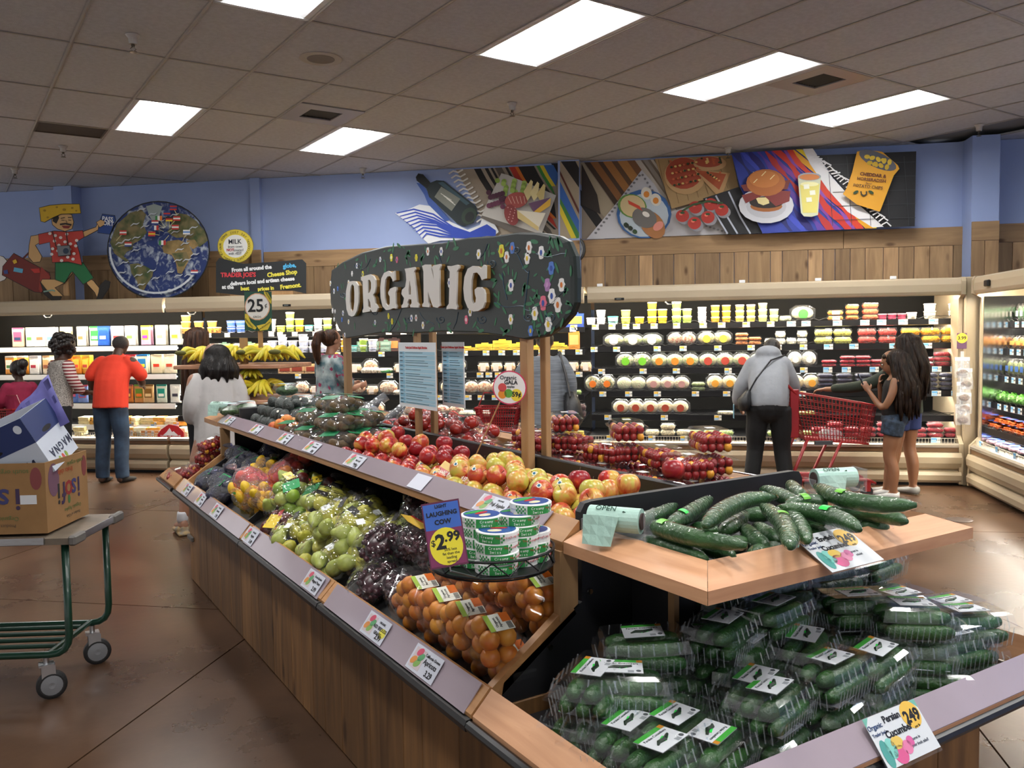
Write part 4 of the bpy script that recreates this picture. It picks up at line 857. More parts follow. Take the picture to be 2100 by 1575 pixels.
cm = {'w': '#e4e4e4', 'y': '#d8d030', 'b': '#4a74c0', 'p': '#d86a84', 'm': '#a87ab0', 'r': '#c8502a'}
def disc(mb, c, r, n=12, wob=0.):
	x, y, z = c; mb.add([(x, y+math.cos(2*PI*k/n)*r*.8*(1+wob*math.cos(k*2.5)), z+math.sin(2*PI*k/n)*r*(1+wob*math.cos(k*2.5))) for k in range(n)], [tuple(range(n-1, -1, -1))])
for zx, zy, a, b, s in flowers:
	px, py = 650+zx/3.5, 460+zy/3.5; r = s*.00165
	m = MB(); 
	c = onsign(px, py); y0, z0 = c[1], c[2]
	m.ring([[(c[0]-dx, y0+math.cos(2*PI*k/14)*r*.85*(1+.13*math.cos(k*2.7)), z0+math.sin(2*PI*k/14)*r*1.1*(1+.13*math.cos(k*2.7))) for k in range(14)][::-1] for dx in (-.004, .0015)][::1]); f = m.build('painted_flower', col(cm[a], .5), sg)
	h = MB(); h.ring([[(c[0]-dx, y0+math.cos(2*PI*k/10)*r*.32, z0+math.sin(2*PI*k/10)*r*.45) for k in range(10)][::-1] for dx in (.0, .0025)]); h.build('heart', col({'y': '#d8b820', 'b': '#2a4aa0', 'r': '#c87028', 'w': '#f0f0f0', 'p': '#c85a3a', 'm': '#c090c0'}[b], .5), f)
rr = random.Random(12); lv = MB()
for k in range(150):
	for _ in range(20):
		px = rr.uniform(690, 1172); py = rr.uniform(492, 685); 
		inside = False; j = len(out)-1
		for i in range(len(out)):
			if ((out[i][1] > py) != (out[j][1] > py)) and (px < (out[j][0]-out[i][0])*(py-out[i][1])/(out[j][1]-out[i][1])+out[i][0]): inside = not inside
			j = i
		if inside and not (715 < px < 1010 and 545+ (1010-px)*.08 < py < 655): break
	c = onsign(px, py, .0008); a = rr.uniform(0, PI); L_ = rr.uniform(.014, .03); wd = L_*.3
	pts = [(math.cos(t)*L_, math.sin(t)*wd) for t in [2*PI*q/8 for q in range(8)]]
	lv.add([(c[0], c[1]+u*math.cos(a)-v*math.sin(a), c[2]+u*math.sin(a)+v*math.cos(a)) for u, v in pts], [tuple(range(7, -1, -1))])
o = lv.build('painted_leaves', col('#2a6b48', .5), sg); o['kind'] = 'stuff'
vn = MB()
for (a, b) in (((1015, 620), (1075, 633)), ((1075, 633), (1110, 630)), ((1110, 630), (1160, 600)), ((1075, 633), (1085, 560)), ((1085, 560), (1060, 525)), ((1030, 560), (1040, 620)), ((800, 680), (830, 625)), ((940, 640), (930, 680)), ((720, 600), (745, 640)), ((760, 530), (740, 560)), ((900, 520), (915, 560)), ((1100, 520), (1160, 525)), ((1120, 640), (1135, 680)), ((860, 640), (890, 670)), ((1000, 500), (980, 540))):
	n = 8; L_ = [onsign(a[0]+(b[0]-a[0])*k/n, a[1]+(b[1]-a[1])*k/n+5*math.sin(PI*k/n*1.5), .001) for k in range(n+1)]; vn.loft(L_, .0013, n=4)
for (px, py, s) in ((840, 655, 9), (905, 655, 10), (990, 655, 11), (1085, 650, 11), (1130, 650, 12), (1010, 540, 11), (1060, 512, 9), (770, 640, 7), (705, 605, 7), (735, 545, 8)):
	vn.loft([onsign(px+s*q/14*math.cos(q*.7), py+s*q/14*math.sin(q*.7), .001) for q in range(15)], .0013, n=4)
o = vn.build('painted_vines', col('#2f5068', .5), sg); o['kind'] = 'stuff'
# raised letters, drawn as outlines in photo space then set on the sign face
def pl(s): return [tuple(float(v) for v in q.split(',')) for q in s.split()]
LET = {
'O': ([pl('285,408 310,412 326,440 331,500 330,560 318,620 300,655 280,662 258,652 243,610 237,540 240,480 250,430 265,411')], [pl('286,430 274,445 268,490 267,560 272,610 283,635 294,610 300,560 300,490 297,445')]),
'R': ([pl('348,378 412,360 438,372 452,400 455,450 448,490 434,508 446,530 452,570 462,580 470,600 460,628 430,630 420,612 414,560 404,535 398,540 400,590 414,610 412,625 360,634 358,620 366,602 362,500 360,410 348,400')], [pl('398,400 400,495 412,488 420,460 420,420 412,400')]),
'G': ([pl('590,335 594,400 578,412 574,395 560,372 540,374 524,400 518,460 520,530 528,570 545,590 556,570 556,520 545,500 545,488 560,462 590,450 604,452 606,470 598,490 600,570 608,590 604,606 580,602 560,612 530,616 504,590 490,530 487,450 495,390 515,350 545,336 570,350')], []),
'A': ([pl('664,320 690,316 735,308 740,325 730,345 745,450 756,560 768,580 764,598 705,596 702,582 714,566 712,540 694,536 684,560 690,580 684,596 642,600 640,586 652,570 660,530 640,500 645,470 668,450 676,400 672,350')], [pl('700,400 692,470 694,505 708,505 708,450')]),
'N': ([pl('790,300 812,290 846,290 858,330 876,400 872,345 862,310 872,296 920,286 924,300 914,330 916,560 920,585 900,600 868,592 850,540 832,480 834,560 846,580 842,596 792,592 790,578 802,560 800,340')], []),
'I': ([pl('972,300 1000,302 1040,292 1058,298 1056,318 1042,340 1036,570 1046,592 1040,612 1000,606 966,610 968,592 984,570 990,340 976,318')], []),
'C': ([pl('1236,292 1250,300 1248,390 1222,402 1208,370 1186,346 1160,352 1148,400 1144,470 1148,540 1160,570 1176,560 1180,530 1172,500 1170,470 1190,452 1216,452 1236,470 1244,500 1244,560 1230,600 1196,622 1160,626 1120,600 1096,540 1088,460 1096,380 1120,320 1156,300 1190,304 1216,318')], [])}
import mathutils.geometry as mg_
def solid_letter(outs, holes, f, x0, x1, name, m, par):
	"""outlines -> front/back faces by tessellation, plus walls"""
	mb = MB()
	loops = [[f(*q) for q in L_] for L_ in outs+holes]
	flat = [Vector((y, z, 0)) for L_ in loops for y, z in L_]
	tris = mg_.tessellate_polygon([[Vector((y, z, 0)) for y, z in L_] for L_ in loops])
	n = len(flat); vs = [(x0, v.x, v.y) for v in flat]+[(x1, v.x, v.y) for v in flat]
	fs = [tuple(t) for t in tris]+[tuple(i+n for i in t[::-1]) for t in tris]; o = 0
	for L_ in loops:
		k = len(L_)
		for i in range(k): fs.append((o+i, o+(i+1) % k, n+o+(i+1) % k, n+o+i))
		o += k
	mb.add(vs, fs); ob = mb.build(name, m, par)
	bm_fix(ob.data); return ob
import bmesh
def bm_fix(me):
	b = bmesh.new(); b.from_mesh(me); bmesh.ops.remove_doubles(b, verts=b.verts, dist=1e-6); bmesh.ops.recalc_face_normals(b, faces=b.faces); b.to_mesh(me); b.free()
fz = lambda zx, zy: (lambda c: (c[1], c[2]))(onsign(650+zx/3.5, 460+zy/3.5))
LW = col('#cfcbc6', .5); LB = wood('letter_edge', hx('#7a5a28'), hx('#9a763a'), 1, .6, 0)
for k, (o_, h_) in LET.items():
	a = solid_letter(o_, h_, fz, XF-SX-.0, XF-SX-.018, 'letter', LB, sg); solid_letter(o_, h_, fz, XF-SX-.0181, XF-SX-.026, 'letter_face', LW, a)

# ------------------------------------------------------------------ framed apple guide (two sheets) on the middle posts
def guide(lab, y0, y1, z0, z1, x, yaw=0.):
	t = thing('paper_notice', lab, 'notice', (x, (y0+y1)/2, (z0+z1)/2)); w_, h_ = (y1-y0), (z1-z0)
	MB().box(-.001, .001, -w_/2, w_/2, -h_/2, h_/2).build('sheet', col('#dfe6ea'), t)
	xr = -.0016; rows = [0, .07, .15, .24, .32, .40, .49, .54, .64, .72, .79, .88, .95, 1]
	for k in range(len(rows)-1):
		a, b = h_/2-.045-(h_-.06)*rows[k], h_/2-.045-(h_-.06)*rows[k+1]
		MB().box(xr, -.001, w_/2-.012-.06, w_/2-.012, b+.002, a).build('row_name', col('#7fb4cf'), t); MB().box(xr, -.001, -w_/2+.01, w_/2-.012-.063, b+.002, a).build('row_text_band', col('#9cc8dc'), t)
	L_ = MB(); rz_ = random.Random(3)
	for k in range(len(rows)-1):
		a, b = h_/2-.045-(h_-.06)*rows[k], h_/2-.045-(h_-.06)*rows[k+1]; n = max(1, int((a-b)/.011))
		for q in range(n): e = rz_.uniform(.5, .97); L_.box(xr-.0006, xr, w_/2-.085-(w_-.1)*e, w_/2-.082, a-.004-q*.010-.0022, a-.004-q*.010)
		L_.box(xr-.0006, xr, w_/2-.05, w_/2-.018, a-.009, a-.005)
	L_.build('small_print', col('#20303a'), t)
	text("Trader Joe's Delicious Apple Selection", .0155, col('#c23a3a'), 'heading', t, (-.003, 0, h_/2-.025), (PI/2, 0, -PI/2), bold=.0004)
	pass
	return t
a = on_x(818, 692, 1.775); b = on_x(897, 818, 1.775)
guide('laminated blue apple guide with red heading on the middle post', b.y+.0, a.y, 1.225, 1.545, 1.772)
guide('second laminated blue sheet showing behind the apple guide', b.y-.06, a.y-.25, 1.235, 1.545, 1.889)
# ------------------------------------------------------------------ produce
def apple_mat(name, c1, c2, c3, bias):
	m = bpy.data.materials.new(name); m.use_nodes = True; nt = m.node_tree; N = nt.nodes; L = nt.links; b = N['Principled BSDF']; b.inputs['Roughness'].default_value = .28
	tc = N.new('ShaderNodeTexCoord'); mp = N.new('ShaderNodeMapping'); mp.inputs['Scale'].default_value = (22, 22, 12); L.new(tc.outputs['Object'], mp.inputs[0])
	oi = N.new('ShaderNodeObjectInfo'); ml = N.new('ShaderNodeMath'); ml.operation = 'MULTIPLY'; ml.inputs[1].default_value = 91.; L.new(oi.outputs['Random'], ml.inputs[0]); L.new(ml.outputs[0], mp.inputs['Location'])
	n = N.new('ShaderNodeTexNoise'); n.inputs['Scale'].default_value = 1.; n.inputs['Detail'].default_value = 3; L.new(mp.outputs[0], n.inputs['Vector'])
	m2 = N.new('ShaderNodeMapping'); m2.inputs['Scale'].default_value = (160, 160, 9); L.new(tc.outputs['Object'], m2.inputs[0]); n2 = N.new('ShaderNodeTexNoise'); n2.inputs['Scale'].default_value = 1; L.new(m2.outputs[0], n2.inputs['Vector'])
	ad = N.new('ShaderNodeMath'); ad.operation = 'MULTIPLY_ADD'; ad.inputs[1].default_value = .22; L.new(n2.outputs['Fac'], ad.inputs[0]); L.new(n.outputs['Fac'], ad.inputs[2])
	a2 = N.new('ShaderNodeMapRange'); a2.inputs['To Min'].default_value = -.16+bias; a2.inputs['To Max'].default_value = .14+bias; L.new(oi.outputs['Random'], a2.inputs[0])
	a3 = N.new('ShaderNodeMath'); L.new(ad.outputs[0], a3.inputs[0]); L.new(a2.outputs[0], a3.inputs[1])
	cr = N.new('ShaderNodeValToRGB'); e = cr.color_ramp.elements; e[0].position = .46; e[0].color = tuple(c1)+(1,); e[1].position = .74; e[1].color = tuple(c3)+(1,); k = e.new(.6); k.color = tuple(c2)+(1,)
	L.new(a3.outputs[0], cr.inputs[0]); L.new(cr.outputs[0], b.inputs['Base Color']); return m
AR = apple_mat('apple_skin_red', hx('#c9a347'), hx('#c0392f'), hx('#8c1c24'), .06)
AG = apple_mat('apple_skin_mixed', hx('#b9b04a'), hx('#cf9a50'), hx('#b4402c'), -.02)
STEM = mat('stem', hx('#4a3420'), .8)
def apple_mesh(m, r=.037, tall=.92):
	prof = []
	for k in range(13):
		a = -PI/2+PI*k/12; q = math.cos(a); z = math.sin(a); rr_ = q**.85 if q > 0 else 0
		dip = .28*max(0, 1-q*2.2) ; prof.append((max(.0015, r*rr_*(1+.06*z)), r*tall*(z-math.copysign(dip, z))))
	return MB().lathe(prof, 18).mesh('skin', m, True)
stem_me = MB().loft([(0, 0, .022), (.002, 0, .032), (.005, .001, .042)], [.0012, .001, .0014], n=5).mesh('stem', STEM)
stk_me = MB().lathe([(0, 0), (.0085, 0), (.0085, .0006), (0, .0006)], 10).mesh('sticker', col('#e9e6da', .3)); stk2_me = MB().lathe([(0, 0), (.005, 0), (.005, .0006), (0, .0006)], 8).mesh('print', col('#2f6a8a', .3))
ARM = apple_mesh(AR, .0355); AGM = apple_mesh(AG, .0385)
rr = random.Random(21); _ac = {}
def apple(me, x, y, z, desc, where, group, big=1.):
	rot = (rr.uniform(-1.1, 1.1), rr.uniform(-1.1, 1.1), rr.uniform(0, 6.28))
	k = (desc, where); _ac[k] = _ac.get(k, 0)+1
	t = thing('apple', '%s in the %s row from the camera end, %s' % (desc, ORD[where], ORD[min(_ac[k], 40)]+' one there'), 'apple', (x, y, z), 0, group, rot); t.scale = (big,)*3
	place(me, 'skin', t); place(stem_me, 'stem', t)
	if rr.random() < .2:
		n_ = Vector((-.6, -.45, .66)); q = Euler(rot).to_matrix().inverted() @ n_; r_ = .0363 if me is ARM else .0392; s_ = place(stk_me, 'sticker', t, q*r_*.985, q.to_track_quat('Z', 'Y').to_euler()); place(stk2_me, 'sticker_print', s_, (0, 0, .0006))
	return t
row_i = 0; y = 1.935
while y < 3.85:
	red = y > 2.98; row_i += 1; ri = row_i
	xs = [1.425+.079*k+(.0395 if row_i % 2 else 0) for k in range(5)]
	for x in xs:
		if x > 1.78: continue
		r_ = red if abs(y-2.98) > .2 else (rr.random() < .5+(y-2.98)*2)
		z = .985+.037+rr.uniform(0, .008)
		apple(ARM if r_ else AGM, x+rr.uniform(-.002, .002), y+rr.uniform(-.002, .002), z, ('small red apple' if r_ else 'yellow and red apple'), ri, 'small red apples' if r_ else 'yellow and red apples', 1.)
	# second layer
	for x in [q+.0395 for q in xs]:
		if 1.46 < x < 1.70 and rr.random() < (.55 if x < 1.62 else .3):
			r_ = red if abs(y-2.98) > .2 else (rr.random() < .5+(y-2.98)*2)
			apple(ARM if r_ else AGM, x, y+.034, z+.056, 'upper '+('small red apple' if r_ else 'yellow and red apple'), ri, 'small red apples' if r_ else 'yellow and red apples')
	y += .0685
BIG = [(1188, 985, 'large red apple resting near the end divider'), (1215, 1007, 'large green apple at the end divider'), (1250, 985, 'large red-brown apple with sticker at the end divider'), (1287, 995, 'large yellow-green apple against the end divider'),
	   (1373, 985, 'large red apple sitting alone on top of the end divider corner'), (793, 898, 'yellow-green topped red apple standing upright on the red apples'), (862, 908, 'golden-red apple standing upright on the red apples'), (911, 910, 'big plain coral red apple on the red apples'), (815, 888, 'dark red apple at the back of the red apples'), (1038, 945, 'pale yellow apple in the middle of the pile')]
for k, (px, py, lab) in enumerate(BIG):
	p = on_z(px, py, 1.105 if k != 4 else 1.13)
	if k == 4: p = Vector((1.875, 2.02, 1.13))
	t = thing('apple', lab, 'apple', p, 0, None, ((-.25, .2, 0) if k not in (5, 6) else (-.45, -.3, 0))); s_ = 1.05; t.scale = (s_,)*3
	place(ARM if k in (0, 2, 4, 7, 8) else AGM, 'skin', t); place(stem_me, 'stem', t)

# peaches and avocados beyond
PEM = apple_mesh(mat('peach_skin', hx('#d8943c'), .65, col2=hx('#a8322a'), scale=18), .036, .95)
for k, (px, py) in enumerate(((562, 877), (575, 871), (588, 862), (606, 880), (600, 868), (632, 838), (568, 864))):
	t = thing('peach', '%s orange-red peach %s' % (ORD[k+1], 'beside the kiwi bags at the upper rail'), 'peach', on_z(px, py, 1.05+.02*(k % 3)), 0, 'peaches', (.4, .3, k)); place(PEM, 'skin', t); place(stem_me, 'stem', t)
AVM = MB().ell((0, 0, 0), (.036, .036, .046), 14, 9, lambda p: Vector((p.x*(1-.12*p.z), p.y*(1-.12*p.z), p.z))).mesh('skin', mat('avocado_skin', hx('#2c3330'), .42, var=.3, scale=60, bump=.6, bscale=140), True)
cv = MB(); cv.box(1.40, 1.78, 5.62, 5.66, 1.006, 1.12, .006); cv.box(1.40, 1.43, 5.0, 5.62, 1.006, 1.05, .006); tag(cv.build('black_crate', BLACK), 'low black crate holding the dark avocados at the far end', 'crate')
n_ = 0
for lay in range(3):
	for a in range(5-lay):
		for b in range(8-lay):
			if lay == 2 and (a+b) % 2: continue
			n_ += 1; x = 1.475+.076*(a+lay*.5)*.98; y = 4.99+.077*(b+lay*.5)
			t = thing('avocado', 'dark avocado in the %s row back, %s from the rail, %s layer' % (ORD[b+1], ORD[a+1], ('bottom', 'middle', 'top')[lay]), 'avocado', (x, y, 1.045+lay*.058), 0, 'avocados', (rr.uniform(-1, 1), rr.uniform(-1, 1), 0))
			place(AVM, 'skin', t)
			if rr.random() < .3: q = Euler(t.rotation_euler).to_matrix().inverted() @ Vector((-.6, -.5, .6)); q.normalize(); place(stk_me, 'sticker', t, Vector((q.x*.0365, q.y*.0365, q.z*.045)), q.to_track_quat('Z', 'Y').to_euler())

def film_mesh(L_, W_, H_, seed=0, neck=True, m=CLB, wr=.08):
	"""a soft bag along +x with a gathered neck"""
	rings = []; N_ = 18
	xs = [(-.5, .05), (-.46, .55), (-.36, .86), (-.2, 1.), (0, 1.), (.2, .95), (.34, .75), (.42, .45)]+([(.47, .16), (.52, .12), (.6, .34), (.66, .42)] if neck else [(.5, .05)])
	for u, q in xs:
		row_ = []
		for j in range(N_):
			a = 2*PI*j/N_; d = 1+wr*mnoise.noise(Vector((u*5+seed*7, math.cos(a)*2, math.sin(a)*2)))*3
			row_.append((u*L_, math.cos(a)*W_/2*q*d, max(0.0005, H_/2+math.sin(a)*H_/2*(q if not neck or u < .45 else q*.5)*d)))
		rings.append(row_)
	return MB().ring(rings, cap=not neck).mesh('film', m, True)
def pear_mesh(m, s=1.):
	return MB().lathe([(.001, -.04*s), (.02*s, -.038*s), (.033*s, -.022*s), (.036*s, -.004*s), (.03*s, .016*s), (.02*s, .032*s), (.015*s, .044*s), (.006*s, .052*s), (.001, .05*s)], 14).mesh('fruit', m, True)
def bag(name, cat, fruits, n, size, film, bands, seed, neck=True, fscale=1.):
	L_, W_, H_ = size
	def mk():
		t = thing(name, '', cat); q = random.Random(seed); k = 0; pts = []
		tries = 0
		while k < n and tries < 900:
			tries += 1; p = Vector((q.uniform(-.38, .34)*L_, q.uniform(-.36, .36)*W_, H_*.5+q.uniform(-.2, .26)*H_))
			if all((p-o_).length > .058*fscale*(1 if tries < 600 else .8) for o_ in pts): pts.append(p); k += 1; place(fruits[k % len(fruits)], 'fruit', t, p, (q.uniform(-1.5, 1.5), q.uniform(-1.5, 1.5), q.uniform(0, 6)), fscale)
		place(film_mesh(L_*1.04, W_*1.1, H_*1.08, seed, neck, film), 'film', t)
		for bn, bm_, (x, y_, z, sx, sy, rz_) in bands: MB().box(-sx/2, sx/2, -sy/2, sy/2, 0, .0012).build(bn, bm_, t, loc=(x*L_, y_*W_, z*H_)).rotation_euler = (q.uniform(-.2, .2), q.uniform(-.2, .2), rz_)
		return t
	return Proto(mk)
SL = math.atan2(.38, .70)
def slope_pt(s, y, up=0.): return Vector((1.10+s*math.cos(SL)-up*math.sin(SL), y, .575+s*math.sin(SL)+up*math.cos(SL)))
PEAR = mat('pear_skin', hx('#a9b45a'), .4, var=.15, scale=25); PEARM = pear_mesh(PEAR); PEAR2 = pear_mesh(mat('pear_skin_yellow', hx('#b8b446'), .4, var=.2, scale=25))
GRN = apple_mesh(mat('green_apple', hx('#8fae3e'), .35, var=.15, scale=20)); RED2 = apple_mesh(mat('deep_red_apple', hx('#5f1f1c'), .35, var=.3, scale=25))
LBW = col('#dfe4e0', .35); LBB = col('#141414', .3); LBY = col('#e3c52a', .3); LBR = col('#b8202a', .3); LBG = col('#2e9a5a', .35)
pb = bag('pear_bag', 'pears', [PEARM, PEAR2], 9, (.25, .19, .12), CLB, [('label', LBW, (-.1, -.1, .99, .04, .035, .4)), ('label', LBB, (.2, .12, .98, .055, .03, .8))], 5)
pb2 = bag('pear_bag', 'pears', [PEARM, PEAR2], 8, (.23, .18, .12), CLB, [('label', LBW, (0, .15, .99, .04, .035, -.4)), ('label', LBB, (.25, -.1, .9, .06, .03, .3))], 9)
k = 0
for (s, y, up, rz_, P) in ((.12, 3.05, 0, 2.4, pb), (.12, 3.24, .0, .5, pb2), (.13, 3.43, 0, -.6, pb), (.12, 3.62, 0, 2.9, pb2), (.12, 3.8, .0, .2, pb), (.32, 3.12, .01, .2, pb2), (.32, 3.33, .03, 1.2, pb), (.33, 3.55, .02, .4, pb2), (.34, 3.76, .03, 1.8, pb), (.22, 3.18, .09, 1.0, pb), (.22, 3.4, .09, .3, pb2), (.23, 3.62, .09, 1.9, pb)):
	k += 1; P.put(slope_pt(s, y, up), (0, -SL, rz_), 'clear bag of green pears, %s of those in the lower bin' % ORD[k], 'pear bags', .95)
mixb = bag('apple_bag', 'apples', [GRN, PEARM, RED2], 8, (.24, .18, .12), CLB, [('label', LBG, (-.1, -.1, .98, .08, .09, .4)), ('label', LBY, (.25, .12, .95, .06, .05, .8))], 14)
mixb2 = bag('apple_bag', 'apples', [RED2, RED2, GRN], 8, (.24, .18, .12), CLB, [('label', LBR, (0, .0, 1., .05, .03, .4)), ('label', LBY, (-.25, .0, .97, .09, .07, .2))], 17)
for k, (s, y, up, rz_, P) in enumerate(((.13, 4.0, 0, .4, mixb2), (.13, 4.2, 0, 2.6, mixb), (.33, 4.02, .02, .4, mixb), (.33, 4.25, .02, 1.3, mixb2), (.24, 4.1, .09, .9, mixb))):
	P.put(slope_pt(s, y, up), (0, -SL, rz_), '%s bag of green and dark red apples left of the pear bags' % ORD[k+1], 'mixed apple bags', .95)
# grapes
GRP = mat('grape_skin', hx('#22090f'), .3, col2=hx('#431824'), scale=40)
def grapes_mesh(seed, L_=.19, W_=.14, H_=.1):
	q = random.Random(seed); m = MB(); base = MB().ell((0, 0, 0), (.0105, .0105, .013), 7, 5)
	for k in range(95):
		a = q.uniform(0, 2*PI); u = q.uniform(-1, 1); r_ = math.sqrt(1-u*u); p = (r_*math.cos(a)*L_/2*q.uniform(.75, 1), r_*math.sin(a)*W_/2, H_*.5+u*H_*.45)
		m.at(p, (q.uniform(-1, 1), q.uniform(-1, 1), 0)); m.add(base.v, base.f)
	m.at().ell((0, 0, H_*.5), (L_*.42, W_*.42, H_*.38), 12, 7); return m.mesh('grapes', GRP, True)
def grape_bag(seed, band):
	def mk():
		t = thing('grape_bag', '', 'grapes'); o = place(grapes_mesh(seed), 'grapes', t); o['kind'] = 'stuff'; place(film_mesh(.24, .18, .125, seed, False, CLB, .12), 'film', t)
		if band == 1:
			h_ = MB(); 
			for k in range(10):
				a, b = -.13+.026*k, -.13+.026*(k+1); z1, z2 = .125+.012*math.sin(k*.7), .125+.012*math.sin((k+1)*.7)
				h_.add([(.07, a, z1), (.07, b, z2), (.12, b, z2+.02), (.12, a, z1+.02)], [(0, 3, 2, 1)])
			h_.build('red_band', LBR, t); h2 = MB()
			for k in range(10):
				a, b = -.13+.026*k, -.13+.026*(k+1); z1, z2 = .145+.012*math.sin(k*.7), .145+.012*math.sin((k+1)*.7)
				h2.add([(.12, a, z1), (.12, b, z2), (.15, b, z2+.006), (.15, a, z1+.006)], [(0, 3, 2, 1)])
			h2.build('zip_strip', mat('zip_strip', hx('#d8b86a'), .4), t)
			text('ORGANIC RED SEEDLESS', .026, col('#f4ece4'), 'lettering', t, (.09, 0, .152), (R(22), 0, -PI/2), bold=.0006)
		elif band == 2:
			MB().prism([(-.1, -.03), (.1, -.035), (.13, .0), (.09, .03), (.035, .032), (.03, .01), (-.03, .01), (-.035, .032), (-.09, .03)], 0, .0015).build('yellow_handle', col('#d6b04a', .3), t, loc=(0, 0, .125)); MB().box(-.1, .1, -.045, -.033, .1255, .127).build('red_trim', LBR, t)
		return t
	return Proto(mk)
g0, g1, g2 = grape_bag(3, 0), grape_bag(4, 1), grape_bag(6, 2); k = 0
for (s, y, up, rz_, P) in ((.12, 2.86, 0, .3, g0), (.12, 2.66, .0, 1.8, g0), (.33, 2.90, .02, .5, g0), (.34, 2.68, .02, 0, g0), (.53, 2.88, .03, 0, g0), (.54, 2.62, .02, 1, g0), (.23, 2.94, .08, .2, g0), (.45, 2.78, .10, 0, g1), (.25, 2.72, .08, 2.4, g2), (.35, 2.52, .06, 1.2, g2), (.44, 2.98, .09, 1, g0), (.56, 2.4, .06, 1, g0)):
	k += 1; lab = {id(g0): 'clear bag of dark red grapes, %s of the plain ones beside the apricots' % ORD[k], id(g1): 'dark red grape bag with red ORGANIC RED SEEDLESS band', id(g2): 'dark red grape bag with yellow handle strip, %s towards the pears' % ('nearer' if y > 2.6 else 'farther')}[id(P)]
	P.put(slope_pt(s, y, up), (0, -SL, rz_ if P is not g1 else 0), lab, 'plain grape bags' if P is g0 else None)
# mesh bags at the far end of the lower bin
LEM = MB().ell((0, 0, 0), (.028, .028, .037), 12, 8, lambda p: Vector((p.x, p.y, p.z*(1+.12*abs(p.z)**6)))).mesh('fruit', mat('lemon_skin', hx('#e0b91f'), .4, bump=.3, bscale=180), True)
GPF = apple_mesh(mat('pink_potato', hx('#c03a3a'), .4, col2=hx('#d88a4a'), scale=14))
NAV = apple_mesh(mat('navy_potato', hx('#1c1d33'), .5))
lm = bag('lemon_bag', 'lemons', [LEM], 9, (.22, .15, .11), clear('yellow_net', (1, .9, .35), .2, .1, .8, 90), [('label', LBG, (.52, 0, .5, .05, .03, 0))], 31)
pk = bag('red_fruit_bag', 'fruit', [GPF], 7, (.26, .18, .12), clear('red_net', (1, .55, .6), .3, .12, .8, 60), [('label', LBR, (-.1, 0, 1., .07, .04, 0))], 33)
nv = bag('navy_net_bag', 'avocados', [NAV], 8, (.22, .17, .11), clear('navy_net', (.25, .25, .5), .1, .1, .8, 90), [('label', LBG, (0, 0, 1.05, .06, .05, .5))], 35)
k = 0
for (s, y, up, rz_) in ((.10, 4.62, 0, 2.5), (.12, 4.82, 0, 1.9), (.32, 4.65, .02, .4), (.31, 4.87, .04, .8), (.14, 4.52, .05, 2.1), (.5, 4.7, .02, .2)): k += 1; lm.put(slope_pt(s, y, up), (0, -SL, rz_), 'yellow net bag of lemons, %s one beyond the clear divider' % ORD[k], 'lemon bags')
pk.put(slope_pt(.16, 4.66, .09), (0, -SL, 2.2), 'clear red bag of pinkish fruit lying on the lemon bags'); pk.put(slope_pt(.4, 4.56, .05), (0, -SL, .4), 'red fruit bag behind the front one, against the divider')
for k, (s, y, up, rz_) in enumerate(((.10, 5.1, 0, .2), (.11, 5.32, 0, 1.8), (.12, 5.54, 0, .5), (.31, 5.12, .02, 1.2), (.31, 5.36, .02, 0), (.32, 5.58, .03, 2), (.5, 5.25, .02, 1))): nv.put(slope_pt(s, y, up), (0, -SL, rz_), 'dark navy net bag, %s one beyond the lemons' % ORD[k+1], 'navy net bags')

# apricot boxes
APM = mat('apricot_skin', hx('#cf8d2c'), .45, col2=hx('#bd611d'), scale=14); APR = MB().ell((0, 0, 0), (.0285, .0285, .027), 14, 9).mesh('apricot', APM, True)
def apricot_box():
	t = thing('apricot_box', '', 'apricots'); q = random.Random(8)
	for lz in range(2):
		for a in range(3 if lz == 0 else 2):
			for b in range(2): place(APR, 'apricot', t, (-.053+a*.053+lz*.026+q.uniform(-.002, .002), -.028+b*.056+q.uniform(-.002, .002), .028+lz*.040), (q.uniform(0, 3), 0, 0))
	m = MB(); rbox(m, [(.145, .115, 0), (.165, .135, .008), (.172, .142, .05), (.185, .152, .052), (.185, .152, .056), (.172, .142, .058), (.16, .13, .094), (.14, .11, .098)], 16); m.build('clear_box', CLC, t)
	l = MB().box(-.03, .03, -.045, .03, .0985, .0995).build('label', col('#dfe0d4', .4), t)
	MB().box(-.03, .03, .015, .03, .0995, .1).build('green_strip', col('#9ab84a', .4), l); MB().box(-.002, .03, -.045, -.018, .0995, .1).build('fruit_picture', col('#c8641e', .4), l)
	text('Organic\nApricots', .011, col('#1c1c1c'), 'print', l, (0, -.002, .0997), (0, 0, 0))
	b_ = MB()
	for k in range(8): b_.box(-.027+k*.003, -.0255+k*.003, -.042, -.026, .0997, .1)
	b_.build('barcode', LBB, l); return t
ab = Proto(apricot_box); k = 0
for r_, s in enumerate((.10, .28, .46, .64)):
	for c_ in range(5):
		y = 1.965+c_*.152+(.03*r_ if r_ < 3 else 0)
		if y > 2.75 or (r_ >= 2 and c_ >= 4): continue
		up = 0.0; n = 2 if (r_, c_) in ((0, 0), (0, 1), (1, 0), (1, 1), (0, 2), (0, 3), (1, 2)) else 1
		for q in range(n):
			k += 1; ab.put(slope_pt(s, y, .004+q*.1), (0, -SL, PI/2+rr.uniform(-.06, .06)), 'clear box of apricots, %s row up the slope, %s from the end panel%s' % (ORD[r_+1], ORD[c_+1], ', upper layer' if q else ''), 'apricot boxes')

